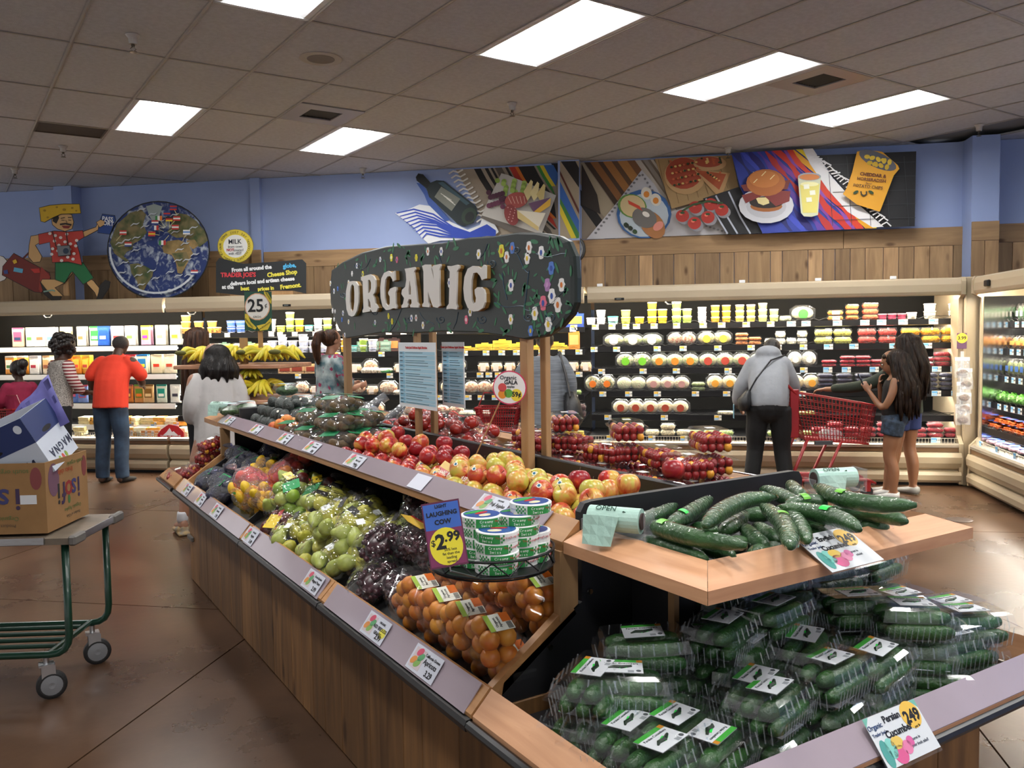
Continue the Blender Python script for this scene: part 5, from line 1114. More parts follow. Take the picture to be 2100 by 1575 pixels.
# Persian cucumber boxes on the near end display
CUC = mat('cucumber_skin', hx('#17381a'), .3, col2=hx('#2a5522'), scale=14, bump=.5, bscale=110)
cuc_me = MB().loft([(-.078, 0, 0), (-.074, 0, 0), (-.055, .001, 0), (-.02, .003, .001), (.02, .003, .001), (.055, .001, 0), (.074, 0, 0), (.079, 0, 0)], [.004, .011, .0165, .0175, .0175, .0165, .011, .003], n=12).mesh('cucumber', CUC, True)
PL_ = clear('clear_clamshell_ribbed', gloss=.4, milk=.004, rough=.07)
def persian():
	t = thing('cucumber_box', '', 'cucumbers'); q = random.Random(2)
	for (y, z) in ((-.036, .022), (0, .021), (.036, .022), (-.019, .05), (.019, .052)): place(cuc_me, 'cucumber', t, (q.uniform(-.004, .004), y, z), (q.uniform(0, 6), 0, q.uniform(-.04, .04)))
	m = MB(); rbox(m, [(.17, .10, 0), (.182, .112, .006), (.195, .125, .042), (.215, .145, .044), (.215, .145, .047), (.198, .128, .049), (.185, .115, .074), (.165, .095, .08)], 20); m.build('clear_box', PL_, t)
	rb = MB()
	for s_ in (-1, 1):
		for k in range(13):
			x = -.078+k*.013; rb.loft([(x, s_*.0575, .006), (x, s_*.0635, .04)], .0013, n=4)
			if k % 2: rb.loft([(x, s_*.0635, .052), (x*.97, s_*.0565, .074)], .0018, n=4)
		for k in range(7): y = -.042+k*.014; rb.loft([(s_*.0925, y, .006), (s_*.0985, y, .04)], .0013, n=4)
	o = rb.build('ribs', clear('rib_plastic', (.9, .95, 1), .5, .10, rough=.05), t); o['kind'] = 'stuff'
	l = MB().box(-.042, .042, -.032, .03, .0802, .0812, 0).build('label', col('#c9cdd2', .35), t)
	MB().box(-.042, .042, .019, .03, .0812, .0816).build('green_strip', col('#3f9a3a', .35), l); MB().box(.03, .042, .019, .03, .0816, .0818).build('amber_corner', col('#b87a2a', .35), l)
	c = MB(); c.loft([(-.026, -.012, .0814), (-.016, -.007, .0814), (.0, -.009, .0814), (.02, -.001, .0814)], [.002, .0045, .005, .003], side=(0, 0, 1), n=6); c.build('cucumber_picture', col('#16281a', .4), l)
	text('Persian Cucumbers', .0085, col('#555a5e'), 'print', l, (0, .012, .0813)); MB().box(.012, .024, -.03, -.02, .0812, .0815).build('print_block', col('#8a8f94', .4), l); MB().lathe([(0, .0812), (.005, .0812), (.005, .0816), (0, .0816)], 10).build('seal', col('#4a4f54'), l, loc=(.033, -.022, 0))
	MB().box(-.008, .008, -.012, 0, .0817, .0821).build('green_dot', col('#28d84a', .4), l).rotation_euler = (0, 0, .3)
	return t
pp = Proto(persian)
TOP = [(1300, 1535, .71, 15), (1235, 1492, .71, 20), (1150, 1385, .79, 32), (1378, 1460, .72, 18), (1510, 1528, .70, 200), (1273, 1366, .79, -38), (1321, 1292, .83, -32), (1481, 1262, .85, 22), (1395, 1262, .80, -25), (1552, 1381, .76, 18), (1636, 1426, .76, 18), (1760, 1366, .78, 10), (1815, 1330, .77, 12),
	   (1859, 1403, .70, 14), (1914, 1369, .67, -40), (1982, 1302, .74, -14), (1650, 1296, .80, 25), (1589, 1228, .86, 12), (1865, 1232, .84, -30), (1760, 1214, .84, -25), (1762, 1436, .66, 24), (1835, 1280, .74, -25), (1700, 1330, .70, 10), (1180, 1450, .67, 30), (2085, 1275, .79, -20), (1420, 1350, .72, 10), (1475, 1425, .66, 10), (1950, 1265, .76, -10), (1540, 1300, .79, 15), (1660, 1480, .645, 20), (1420, 1555, .645, 15), (1210, 1560, .645, 22)]
k = 0; USED = []
for (px, py, z, a) in TOP:
	p = on_z(px, py, z); p.y = min(p.y, 1.76 if p.x < 1.5 or p.x > 2.16 else 1.56); p.x = max(1.19, min(p.x, 2.47)); p.y = max(1.30, p.y); USED.append((p.x, p.y)); k += 1; q = 0; zb = z-.097
	lab = '%s by photo order' % ORD[k]
	while zb > .55:
		pp.put((p.x+(rr.uniform(-.01, .01) if q else 0), p.y+(rr.uniform(-.01, .01) if q else 0), zb), (R(rr.uniform(-3, 3)) if q == 0 else 0, R(rr.uniform(-3, 3)) if q == 0 else 0, R(a+(rr.uniform(-12, 12) if q else 0))),
			   ('clear box of small cucumbers on top of the %s stack on the near end display' % ORD[k]) if q == 0 else ('clear box of small cucumbers, %s down in the %s stack of the end display' % (ORD[q+1], ORD[k])), 'small cucumber boxes', 1.2); q += 1; zb -= .1

k = 0
for a in range(7):
	for b in range(5):
		x, y = 1.21+a*.235+(b % 2)*.05, 1.29+b*.13
		if min(math.hypot(x-u, (y-v)*1.3) for u, v in USED) > .13 and x < 2.5 and y < 1.75:
			for q in range(1+(b > 0 and x > 1.5)+(b > 2 and x > 1.6)): k += 1; pp.put((x, y, .562+.1*q), (0, 0, R(rr.uniform(-14, 14))), 'clear box of small cucumbers filling the bin, %s one from the left front corner' % ORD[min(k, 40)], 'filling cucumber boxes', 1.2)
# long cucumbers wrapped in film in the upper tray
WRAP = clear('shrink_film', gloss=.2, milk=.0, bump=.35, bscale=70, rough=.06)
EC = mat('long_cucumber_skin', hx('#1c3f1e'), .35, col2=hx('#365a30'), scale=10, bump=.4, bscale=90, stretch=(1, 1, 1))
CU = [([(175, 295), (300, 285), (430, 262), (522, 192)], 1.07), ([(520, 295), (600, 250), (720, 168)], 1.075), ([(690, 300), (760, 235), (880, 180), (1020, 162)], 1.12), ([(285, 330), (430, 322), (620, 362), (890, 395)], 1.085), ([(380, 375), (520, 405), (700, 462)], 1.04), ([(520, 375), (700, 405), (830, 448)], 1.045),
	  ([(965, 205), (1050, 270), (1090, 340), (1100, 400)], 1.115), ([(1040, 215), (1130, 280), (1180, 375)], 1.085), ([(1050, 212), (1200, 235), (1340, 268), (1430, 318)], 1.105), ([(1270, 225), (1450, 235), (1560, 252), (1655, 280)], 1.08), ([(1222, 110), (1330, 165), (1500, 195), (1700, 200)], 1.135), ([(960, 125), (1050, 155), (1130, 190)], 1.08),
	  ([(1095, 98), (1125, 135), (1160, 165)], 1.09), ([(1080, 205), (1180, 185), (1275, 192)], 1.11), ([(770, 330), (830, 290), (885, 245)], 1.06), ([(880, 310), (920, 360), (990, 400)], 1.045), ([(930, 300), (1040, 375)], 1.035), ([(1170, 315), (1280, 355)], 1.045), ([(1420, 305), (1570, 305)], 1.04), ([(560, 255), (700, 232)], 1.045), ([(620, 310), (760, 330)], 1.035), ([(1100, 260), (1260, 290)], 1.06), ([(760, 400), (900, 380)], 1.035), ([(1300, 250), (1480, 290)], 1.04), ([(860, 240), (1010, 250)], 1.05), ([(900, 430), (1080, 410)], 1.03)]
WH = ['by the left bag roll', 'with its tip at the black divider', 'arching on top near the middle', 'lying along the left front edge', 'low in the left front corner', 'second low one in the left front', 'hanging down over the middle', 'beside the hanging one', 'long one right of the middle with green dot', 'on the right above the price card', 'top one reaching furthest right', 'against the black divider', 'standing by the far bag roll',
	  'with crumpled film under the top one', 'short one facing the camera', 'lower middle with film end', 'deep in the middle', 'under the right of the middle', 'low at the right corner', 'behind the arching one', 'under the arching one', 'crossing below the long right one', 'low beside the left front', 'under the far right ones', 'under the black divider side', 'along the front rail']
for k, (pts, z) in enumerate(CU):
	W_ = [on_z(1150+a/2.3333, 950+b/2.3333, z) for a, b in pts]
	for p in W_: p.y = min(p.y, 1.82); p.x = min(max(p.x, 1.42), 2.42)
	fine = []; m_ = len(W_); n = 9
	for i in range(n):
		u = i/(n-1)*(m_-1); a = min(int(u), m_-2); f = u-a
		if m_ > 2:
			p0, p1, p2, p3 = W_[max(a-1, 0)], W_[a], W_[a+1], W_[min(a+2, m_-1)]
			v = .5*((2*p1)+(p2-p0)*f+(2*p0-5*p1+4*p2-p3)*f*f+(3*p1-p0-3*p2+p3)*f**3)
		else: v = W_[a].lerp(W_[a+1], f)
		fine.append(v)
	c0 = fine[4].copy(); loc_ = [p-c0 for p in fine]; rad = [.008, .017, .021, .0225, .023, .0225, .021, .017, .007]
	t = thing('cucumber', 'long film-wrapped cucumber %s, end display tray' % WH[k], 'cucumber', c0)
	MB().loft(loc_, rad, n=14).build('skin', EC, t, True)
	d = (loc_[0]-loc_[1]).normalized(); e = (loc_[-1]-loc_[-2]).normalized()
	MB().loft([loc_[0]+d*.014]+loc_+[loc_[-1]+e*.012], [.003]+[r_+.0018+rr.uniform(-.0005, .0012) for r_ in rad]+[.005], n=14).build('film', WRAP, t, True)
	if k in (0, 1, 3, 6, 8, 9, 10, 13):
		p = loc_[3 if k != 8 else 4]; s_ = MB(); tn = (loc_[4]-loc_[3]).normalized(); a_ = 3 if k != 8 else 4; R0_ = .0252
		up_ = Vector((-.25, -.45, .85)); up_ = (up_-tn*up_.dot(tn)).normalized(); sd = tn.cross(up_)
		s_.ring([[tuple(p+up_*(R0_*math.cos(an))+sd*(R0_*math.sin(an))+tn*u) for u in (-.012, .012)]+[tuple(p+up_*(R0_+.0006)*math.cos(an)+sd*(R0_+.0006)*math.sin(an)+tn*u) for u in (.012, -.012)] for an in (-.5, -.25, 0, .25, .5)]).build('sticker', col('#5fae2a' if k not in (1, 8) else '#1fe04a', .35), t)

# bag rolls
def roll(lab, loc, rz_, flip=1):
	t = thing('bag_roll', lab, 'bag roll', loc, rz_)
	MB().at((0, 0, 0), (0, PI/2, 0)).lathe([(.022, -.07), (.033, -.07), (.033, .07), (.022, .07)], 22).build('roll', mat('mint_film', hx('#a3c4b8'), .4, var=.05, scale=10, bump=.15, bscale=60), t)
	MB().at((0, 0, 0), (0, PI/2, 0)).lathe([(.013, -.074), (.022, -.074), (.022, .074), (.013, .074)], 16).build('core', mat('core_brown', hx('#3a2624'), .7), t)
	m = MB(); m.ring([[(x, -.036-.004*math.sin(x*60+k)-.006*k, .015-.025*k) for x in (-.075, -.055, -.035, -.015, .005, .022-.006*k)]+[(x, -.034-.004*math.sin(x*60+k)-.006*k, .015-.025*k) for x in (.022-.006*k, .005, -.015, -.035, -.055, -.075)] for k in range(4)]); m.build('loose_sheet', mat('mint_film', (1, 1, 1)), t)
	text('OPEN', .022, col('#1f4a3a'), 'print', t, (-.02, -.018, .031), (R(35), 0, 0)); ar = MB().prism([(-.004, -.02), (.004, -.02), (.004, -.008), (.009, -.008), (0, .002), (-.009, -.008), (-.004, -.008)], 0, .001).build('arrow', col('#1f4a3a'), t, loc=(.03, -.024, .027)); ar.rotation_euler = (R(40), 0, PI)
	h_ = MB(); h_.box(-.085, .095, -.02, .035, -.045, -.041); h_.box(.088, .094, -.04, .04, -.045, .03); h_.box(-.085, -.08, -.03, .035, -.045, .0); h_.build('bracket', clear('bracket', gloss=.3, milk=.1), t); return t
p = on_z(1222, 1100, 1.09); roll('pale green roll of produce bags at the left corner of the cucumber tray', (1.375, 1.70, 1.092), R(-58))
p = on_z(1632, 988, 1.09); roll('pale green roll of produce bags at the far right corner of the cucumber tray', (2.34, 1.76, 1.092), R(-22))
p = on_z(445, 850, 1.09); roll('pale green roll of produce bags at the far left corner of the table', (1.36, 5.98, 1.11), R(-50))
# ------------------------------------------------------------------ paintings on the wall and cut-out signs on top of the cases
class Wall:
	"""flat painted shapes, each a thin sheet of its own, on a plane parallel to the back wall"""
	def __init__(s, root, d): s.r = root; s.d = d; s.n = 0
	def P(s, px, py): t, z = on_wall(px, py, s.d); return (t-s.o[0], z-s.o[1])
	def poly(s, pts, c, name='painted_shape', lay=None, par=None, th=.0009):
		s.n += 1; k = s.n if lay is None else lay; q = [s.P(*p) for p in pts]
		a = sum(q[i][0]*q[(i+1) % len(q)][1]-q[(i+1) % len(q)][0]*q[i][1] for i in range(len(q)))
		if a < 0: q = q[::-1]
		import mathutils.geometry as g_
		y0 = -.0011*k; tr = g_.tessellate_polygon([[Vector((u, v, 0)) for u, v in q]]); n = len(q)
		fs = []
		for t in tr:
			(x1, z1), (x2, z2), (x3, z3) = q[t[0]], q[t[1]], q[t[2]]; cr = (x2-x1)*(z3-z1)-(x3-x1)*(z2-z1); fs.append(tuple(t) if cr > 0 else tuple(t[::-1]))
		vs = [(u, y0, v) for u, v in q]+[(u, y0+.0011 if k else .001, v) for u, v in q]; fs += [((i+1) % n, i, n+i, n+(i+1) % n) for i in range(n)]
		o = MB().add(vs, fs).build(name, col(c, .6) if isinstance(c, str) else c, par or s.r); return o
	def ell(s, px, py, rx, ry, c, name='painted_shape', n=18, rot=0, **k):
		co, si = math.cos(rot), math.sin(rot)
		return s.poly([(px+rx*math.cos(a)*co-ry*math.sin(a)*si, py+rx*math.cos(a)*si+ry*math.sin(a)*co) for a in [2*PI*i/n for i in range(n)]], c, name, **k)
	def line(s, pts, w, c, name='painted_line', **k):
		L_ = []; R_ = []
		for i, p in enumerate(pts):
			a = pts[max(i-1, 0)]; b = pts[min(i+1, len(pts)-1)]; dx, dy = b[0]-a[0], b[1]-a[1]; l = math.hypot(dx, dy) or 1; ww = w[i] if isinstance(w, (list, tuple)) else w
			L_.append((p[0]-dy/l*ww/2, p[1]+dx/l*ww/2)); R_.append((p[0]+dy/l*ww/2, p[1]-dx/l*ww/2))
		return s.poly(L_+R_[::-1], c, name, **k)
	def text(s, st, px, py, h, c, rot=0, name='lettering', bold=.0, **k):
		x, z = s.P(px, py); x2, z2 = s.P(px, py+100); m = abs(z-z2)/100; s.n += 1
		return text(st, h*m*1.35, col(c, .6), name, s.r, (x, -.0011*s.n-.001, z), (PI/2, R(rot), 0), bold=bold, **k)
def wall_thing(name, lab, cat, px, py, d):
	t_, z_ = on_wall(px, py, d); t = thing(name, lab, cat, wall_pt(t_, d, z_), WA); W_ = Wall(t, d); W_.o = (t_, z_); return W_
# --- painting left of the pilaster
W_ = wall_thing('wall_painting', 'painting of wine bottle, striped towel, fruit and cheese board on the blue wall', 'painting', 1000, 420, D-.001)
W_.poly([(935, 348), (1147, 338), (1147, 520), (1080, 520), (1010, 505), (975, 420)], '#a39684', 'painted_rug')
def stripes(W_, defs, f, xr, n=8):
	for x0, wd, c in defs:
		A = [f(x0, i/n) for i in range(n+1)]; B = [f(x0+wd, i/n) for i in range(n+1)]
		A = [p for p in A if p[0] <= xr]; B = [p for p in B if p[0] <= xr]
		if len(A) > 1 and len(B) > 1: W_.poly(A+B[::-1], c, 'painted_stripe')
ytop = lambda x: 348-(x-935)*.047
f1 = lambda x0, u: (x0+150*u*(.55+.45*u), ytop(x0)+u*170)
stripes(W_, [(972, 14, '#14110f'), (994, 7, '#14110f'), (1006, 5, '#14110f'), (1015, 14, '#5c544b'), (1036, 5, '#14110f'), (1044, 12, '#b8301c'), (1056, 7, '#d8731e'), (1063, 32, '#15110f'), (1100, 7, '#3a8a3a'), (1107, 8, '#dcc62c'), (1115, 20, '#2f62a8')], f1, 1146.5)
for k in range(17):
	x = 938+k*5.2; y = 352+k*9.0; W_.line([(x+12, y-4), (x+2, y+2), (x-8, y-1), (x-17, y+5)], 3.4, '#dcdad4', 'painted_fringe')
rt = random.Random(5)
tw = [(812, 438), (835, 432), (862, 420), (895, 425), (925, 455), (960, 472), (985, 462), (992, 445), (1010, 450), (1024, 476), (1010, 488), (960, 492), (905, 494), (880, 500), (866, 488), (852, 468)]
W_.poly(tw, '#e8ecf2', 'painted_towel')
for k in range(9):
	u = k/9; W_.line([(815+40*u*1.5, 438+u*58), (850+30*u, 430+u*56), (890+15*u, 440+u*48+3*math.sin(k)), (930, 466+u*24), (965, 478+u*12), (1000, 462+u*24), (1018, 474+u*12)], [2, 3.4, 3.4, 3, 3, 3, 1.5], '#2748b8', 'painted_towel_stripe')
W_.poly([(856, 376), (868, 378), (890, 412), (925, 452), (915, 455), (880, 420), (872, 400)], '#3558a8', 'painted_bottle_shadow')
W_.poly([(855, 365), (860, 357), (870, 359), (885, 376), (897, 371), (912, 372), (978, 424), (981, 440), (973, 458), (955, 465), (940, 460), (882, 405), (877, 388), (857, 372)], '#16262a', 'painted_bottle')
W_.poly([(900, 376), (910, 374), (965, 418), (958, 422)], '#3a5560', 'painted_shine'); W_.poly([(855, 365), (860, 357), (870, 359), (884, 376), (879, 386), (857, 372)], '#0d1012', 'painted_cork_cap')
W_.poly([(907, 384), (946, 409), (928, 434), (893, 405)], '#7d8076', 'painted_bottle_label'); W_.ell(964, 444, 15, 18, '#2a3c30', 'painted_bottle_base', rot=.5); W_.ell(965, 446, 9, 11, '#10181a', 'painted_bottle_base', rot=.5)
for k in range(3): W_.line([(906+k*6, 398+k*5), (928+k*4, 412+k*5)], 1.2, '#e8e8e0', 'painted_writing')
W_.poly([(1030, 357), (1042, 360), (1142, 402), (1112, 482), (1060, 476), (990, 443), (993, 434)], '#c9c6c0', 'painted_marble_board'); W_.poly([(990, 443), (1112, 482), (1112, 488), (1060, 482), (990, 449)], '#6b655e', 'painted_board_edge')
for k in range(20): W_.ell(1022+(k*37 % 56), 372+(k*23 % 32), 5.2, 5.2, ('#8fae4e', '#a9c864')[k % 2], 'painted_grape', 10)
for k in range(15): W_.ell(1005+(k*31 % 34), 397+(k*17 % 32), 5.4, 5.4, ('#4a1f38', '#6a3450')[k % 2], 'painted_grape', 10)
W_.ell(1062, 413, 24, 16, '#a8504a', 'painted_meat', rot=-.2)
for k in range(5): W_.line([(1045+k*8, 405), (1052+k*7, 420)], 1.2, '#e0b8a8', 'painted_meat_line')
W_.ell(1052, 443, 14, 22, '#8a3a3a', 'painted_salami', rot=-.3)
for k in range(12): W_.ell(1045+(k*13 % 16), 428+(k*11 % 30), 1.3, 1.3, '#d8a8a0', 'painted_fat', 6)
for k in range(3): W_.poly([(1077+k*13, 396+k*3), (1092+k*13, 372+k*4), (1096+k*13, 376+k*4), (1092+k*13, 405+k*3), (1085+k*13, 415)], ('#d8c890', '#e2d49c', '#cbb97c')[k], 'painted_pear_slice')
W_.poly([(1087, 420), (1132, 408), (1108, 432), (1098, 438)], '#6a4a6a', 'painted_cheese_rind'); W_.poly([(1098, 437), (1133, 409), (1131, 425), (1110, 439)], '#e0b040', 'painted_cheese')
W_.poly([(1064, 434), (1122, 440), (1108, 470), (1110, 476)], '#e8e0cc', 'painted_brie'); W_.poly([(1064, 434), (1108, 468), (1107, 476), (1065, 450)], '#d6c084', 'painted_brie_side')
# --- painting on the pilaster
W_ = wall_thing('pilaster_painting', 'diagonal stripes painted on the narrow pilaster between the food paintings', 'painting', 1168, 410, 9.899)
W_.poly([(1148.5, 331), (1187.5, 330), (1187.5, 488), (1148.5, 490)], '#a3957f', 'painted_rug')
for pts, c in (([(1150, 331), (1180, 330.5), (1187.5, 345), (1187.5, 385)], '#14110f'), ([(1148.5, 372), (1187.5, 452), (1187.5, 488), (1148.5, 412)], '#2f5fa8'), ([(1148.5, 405), (1187.5, 478), (1187.5, 488), (1182, 489), (1148.5, 420)], '#3a7a3a'), ([(1148.5, 418), (1182, 488), (1172, 489), (1148.5, 438)], '#d8c430'), ([(1148.5, 350), (1187.5, 430), (1187.5, 440), (1148.5, 358)], '#5a2a1e')): W_.poly(pts, c, 'painted_stripe')
# --- long painting right of the pilaster
W_ = wall_thing('wall_painting', 'long food painting with sandwich, pizza, burger, lemonade and chips', 'painting', 1530, 400, D-.001)
W_.poly([(1193, 333), (1500, 321), (1500, 484), (1200, 491), (1193, 491)], '#8d8070', 'painted_rug')
f2 = lambda x0, u: (x0+110*u, 333-(x0-1193)*.035+u*155)
stripes(W_, [(1130, 22, '#14110f'), (1160, 36, '#a3967e'), (1198, 12, '#3c2a1c'), (1210, 16, '#8a5a2c'), (1226, 10, '#4a3322'), (1236, 18, '#a06c34'), (1254, 12, '#5e4128'), (1266, 20, '#b07c40'), (1286, 16, '#7a5230'), (1302, 12, '#c0b8ac'), (1318, 10, '#9a9186'), (1334, 6, '#d0c8bc')], f2, 1400, 6)
W_.poly([(1193, 336), (1193, 420), (1232, 440), (1225, 400)], '#2a2018', 'painted_stripe')
W_.poly([(1316, 349), (1342, 378), (1375, 435), (1500, 400), (1502, 480), (1203, 491), (1262, 420)], '#cbcbd0', 'painted_cloth')
for k in range(17): W_.ell(1222+k*5.6, 478-k*7.3, 3.2, 2.4, '#77777c', 'painted_flower_edge', 6); 
for k in range(7): W_.ell(1318+k*5, 360+k*8, 2.6, 2.6, '#77777c', 'painted_flower_edge', 6); W_.ell(1440+k*8, 462+k*2.5, 3, 2.2, '#86868a', 'painted_flower_edge', 6)
W_.ell(1321, 440, 56, 50, '#2f5f9a', 'painted_plate'); W_.ell(1321, 443, 50, 44, '#b9c6cf', 'painted_plate')
for (x, y) in ((1326, 398), (1345, 411)): W_.ell(x, y, 11, 13, '#e0dcd0', 'painted_egg', rot=-.3); W_.ell(x, y+2, 6, 6.5, '#d8862a', 'painted_yolk')
W_.ell(1297, 424, 30, 24, '#5a8a3a', 'painted_lettuce', rot=.3); W_.ell(1298, 424, 26, 22, '#cdb98a', 'painted_bread', rot=.3); W_.ell(1338, 462, 32, 22, '#a8703e', 'painted_bread', rot=.9); W_.ell(1322, 448, 26, 20, '#6d6a66', 'painted_wrap', rot=.4)
W_.poly([(1288, 412), (1312, 424), (1318, 434), (1290, 420)], '#c8442a', 'painted_ham'); W_.ell(1325, 441, 8, 5, '#e8e4dc', 'painted_bow', rot=.5); W_.ell(1350, 465, 8, 12, '#d88a7a', 'painted_ham', rot=.9)
for k in range(7): W_.ell(1284+(k*9 % 26), 462+(k*7 % 20), 4.5, 4.5, ('#1f2a1a', '#2f4a26')[k % 2], 'painted_olive', 10)
BRD = '#a88a5c'; W_.poly([(1343, 328), (1500, 321), (1514, 388), (1455, 408), (1378, 430)], BRD, 'painted_board')
for k in range(7): W_.line([(1350+k*20, 330), (1372+k*20, 425-k*6)], 1., '#7c6038', 'painted_board_grain')
W_.ell(1404, 363, 42, 38, '#c09a68', 'painted_pizza_crust', rot=.2); W_.ell(1402, 358, 37, 32, '#a8472a', 'painted_pizza'); W_.ell(1455, 338, 34, 15, '#c8a070', 'painted_pizza_crust'); W_.ell(1452, 335, 28, 11, '#b4553a', 'painted_pizza')
W_.poly([(1422, 350), (1496, 358), (1480, 402), (1470, 404)], '#c79c68', 'painted_pizza_crust'); W_.poly([(1424, 351), (1488, 360), (1474, 392)], '#b3562f', 'painted_pizza')
for k in range(46):
	x, y = 1374+(k*29 % 60), 334+(k*19 % 50); W_.ell(x, y, 3, 2.4, ('#2c3a1c', '#e0c070', '#c8623a')[k % 3], 'painted_topping', 6)
for k in range(16): W_.ell(1438+(k*13 % 40), 330+(k*7 % 12), 2.6, 2, ('#2c3a1c', '#e0c070', '#c8623a')[k % 3], 'painted_topping', 6); W_.ell(1450+(k*7 % 26), 358+(k*5 % 18), 2.6, 2, ('#2c3a1c', '#e0c070', '#c8623a')[k % 3], 'painted_topping', 6)

W_.poly([(1440, 412), (1514, 388), (1560, 482), (1490, 484), (1462, 440)], '#101014', 'painted_rug')
for x in (1446, 1466, 1492): W_.line([(x, 412-(x-1446)*.3), (x+24, 450), (x+44, 483)], 3.4, '#aeb4c4', 'painted_stripe')
for k, (x, y) in enumerate(((1399, 447), (1425, 430), (1456, 424), (1478, 435), (1450, 450), (1423, 462))): W_.ell(x+4, y+5, 14, 12, '#8a8a90', 'painted_shadow'); W_.ell(x, y, 13.5, 12.5, '#a82c20', 'painted_tomato'); W_.ell(x-3, y-4, 4, 3, '#e0705a', 'painted_shine', 8); W_.ell(x, y-6, 5, 2.4, '#274a20', 'painted_stalk', 8)
W_.line([(1398, 438), (1420, 425), (1450, 418), (1480, 422)], 4, '#2f4a22', 'painted_stalk')
W_.poly([(1497, 321.5), (1632, 314.5), (1672, 350), (1702, 400), (1752, 442), (1802, 471), (1560, 483), (1515, 392)], '#2a3c9a', 'painted_rug')
f3 = lambda x0, u: (x0+u*(110+(x0-1500)*.35)+4*math.sin(u*16+x0), max(321.5-(x0-1497)*.05, 314.8)+u*158)
stripes(W_, [(1500, 10, '#1c2466'), (1518, 8, '#3a4ab8'), (1530, 9, '#23206e'), (1546, 10, '#5a3a9a'), (1560, 10, '#b02c2c'), (1572, 8, '#7a3a98'), (1582, 14, '#c43024'), (1598, 5, '#8a4aa8'), (1604, 12, '#cf3a22'), (1617, 9, '#e0a01c'), (1627, 8, '#e8d22c')], f3, 1790, 12)
W_.poly([(1640, 314), (1660, 313), (1700, 372), (1735, 410), (1802, 470), (1780, 471.5), (1730, 440), (1690, 395), (1655, 345)], '#e2e2e4', 'painted_white_border')
W_.poly([(1668, 327), (1867, 319), (1864, 469), (1803, 471), (1740, 415), (1702, 370)], '#16171a', 'painted_black_cloth')
for k in range(5): W_.line([(1690+k*38, 329), (1700+k*38, 468)], 1, '#35363b', 'painted_check'); W_.line([(1700, 345+k*28), (1865, 340+k*28)], 1, '#35363b', 'painted_check')
for k in range(26):
	u = k/25; x = 1650+u*148; y = 325+u*140-8*math.sin(u*PI); W_.line([(x-2, y+2), (x+8, y-3+3*math.sin(k)), (x+17, y+2+3*math.cos(k*2))], 2.6, '#e6e6e8', 'painted_fringe')
W_.ell(1566, 428, 55, 36, '#c4c6cc', 'painted_plate'); W_.ell(1566, 430, 40, 24, '#b2b4bb', 'painted_plate')
W_.ell(1566, 430, 32, 11, '#9a5c28', 'painted_bun'); W_.ell(1566, 422, 34, 12, '#241610', 'painted_patty'); W_.poly([(1545, 413), (1570, 412), (1572, 424), (1560, 428), (1550, 424)], '#e0cf94', 'painted_cheese')
W_.poly([(1517, 408), (1560, 396), (1614, 400), (1612, 420), (1585, 430), (1560, 408), (1525, 424)], '#7a2c28', 'painted_bacon'); W_.poly([(1515, 388), (1560, 380), (1614, 378), (1608, 396), (1560, 402), (1522, 400)], '#6e2a24', 'painted_bacon')
W_.ell(1565, 383, 39, 27, '#a8622a', 'painted_bun'); W_.ell(1562, 376, 30, 17, '#bb7434', 'painted_bun')
for k in range(24): W_.ell(1540+(k*17 % 50), 362+(k*7 % 22), 1.3, .9, '#ead9a0', 'painted_seed', 5)
W_.poly([(1628, 374), (1674, 370), (1668, 448), (1655, 452), (1640, 451), (1634, 444)], '#c8ccb0', 'painted_glass'); W_.poly([(1632, 388), (1671, 386), (1666, 444), (1638, 444)], '#d9cf70', 'painted_lemonade'); W_.ell(1651, 372, 23, 8, '#9aa0a8', 'painted_glass_rim'); W_.ell(1651, 373, 20, 6, '#c87a3c', 'painted_glass_rim'); W_.ell(1651, 387, 18, 4.5, '#e6e2a8', 'painted_lemonade'); 
for x, y in ((1645, 392), (1657, 404), (1650, 418)): W_.poly([(x-6, y-4), (x+5, y-5), (x+6, y+4), (x-5, y+5)], '#e9ebd8', 'painted_ice')
W_.poly([(1745, 323), (1760, 319), (1795, 323), (1826, 350), (1829, 357), (1818, 370), (1792, 438), (1790, 442), (1745, 428), (1717, 407), (1724, 396), (1735, 365)], '#d69a22', 'painted_chip_bag')
W_.ell(1786, 340, 40, 15, '#5a5c66', 'painted_bag_mouth', rot=.42)
for k in range(11): W_.ell(1765+(k*17 % 46), 333+(k*11 % 22)+(k*17 % 46)*.25, 6, 4.4, ('#d8b838', '#c4a428')[k % 2], 'painted_chip', 8, rot=k)
W_.text('CHEDDAR &', 1776, 370, 6.6, '#5a2a18', 9, bold=.0015); W_.text('HORSERADISH', 1773, 379.5, 6.2, '#5a2a18', 9, bold=.001); W_.text('flavor', 1768, 386.5, 4, '#5a2a18', 9); W_.text('POTATO CHIPS', 1766, 393, 6, '#5a3a18', 9, bold=.001)
W_.line([(1752, 402), (1753, 408), (1758, 411), (1763, 408), (1763, 402)], 3, '#2a2410', 'painted_mark')
for s_ in (-1, 1): W_.ell(1757+s_*15, 404, 6, 3, '#24401e', 'painted_leaf', 8, rot=s_*.5)

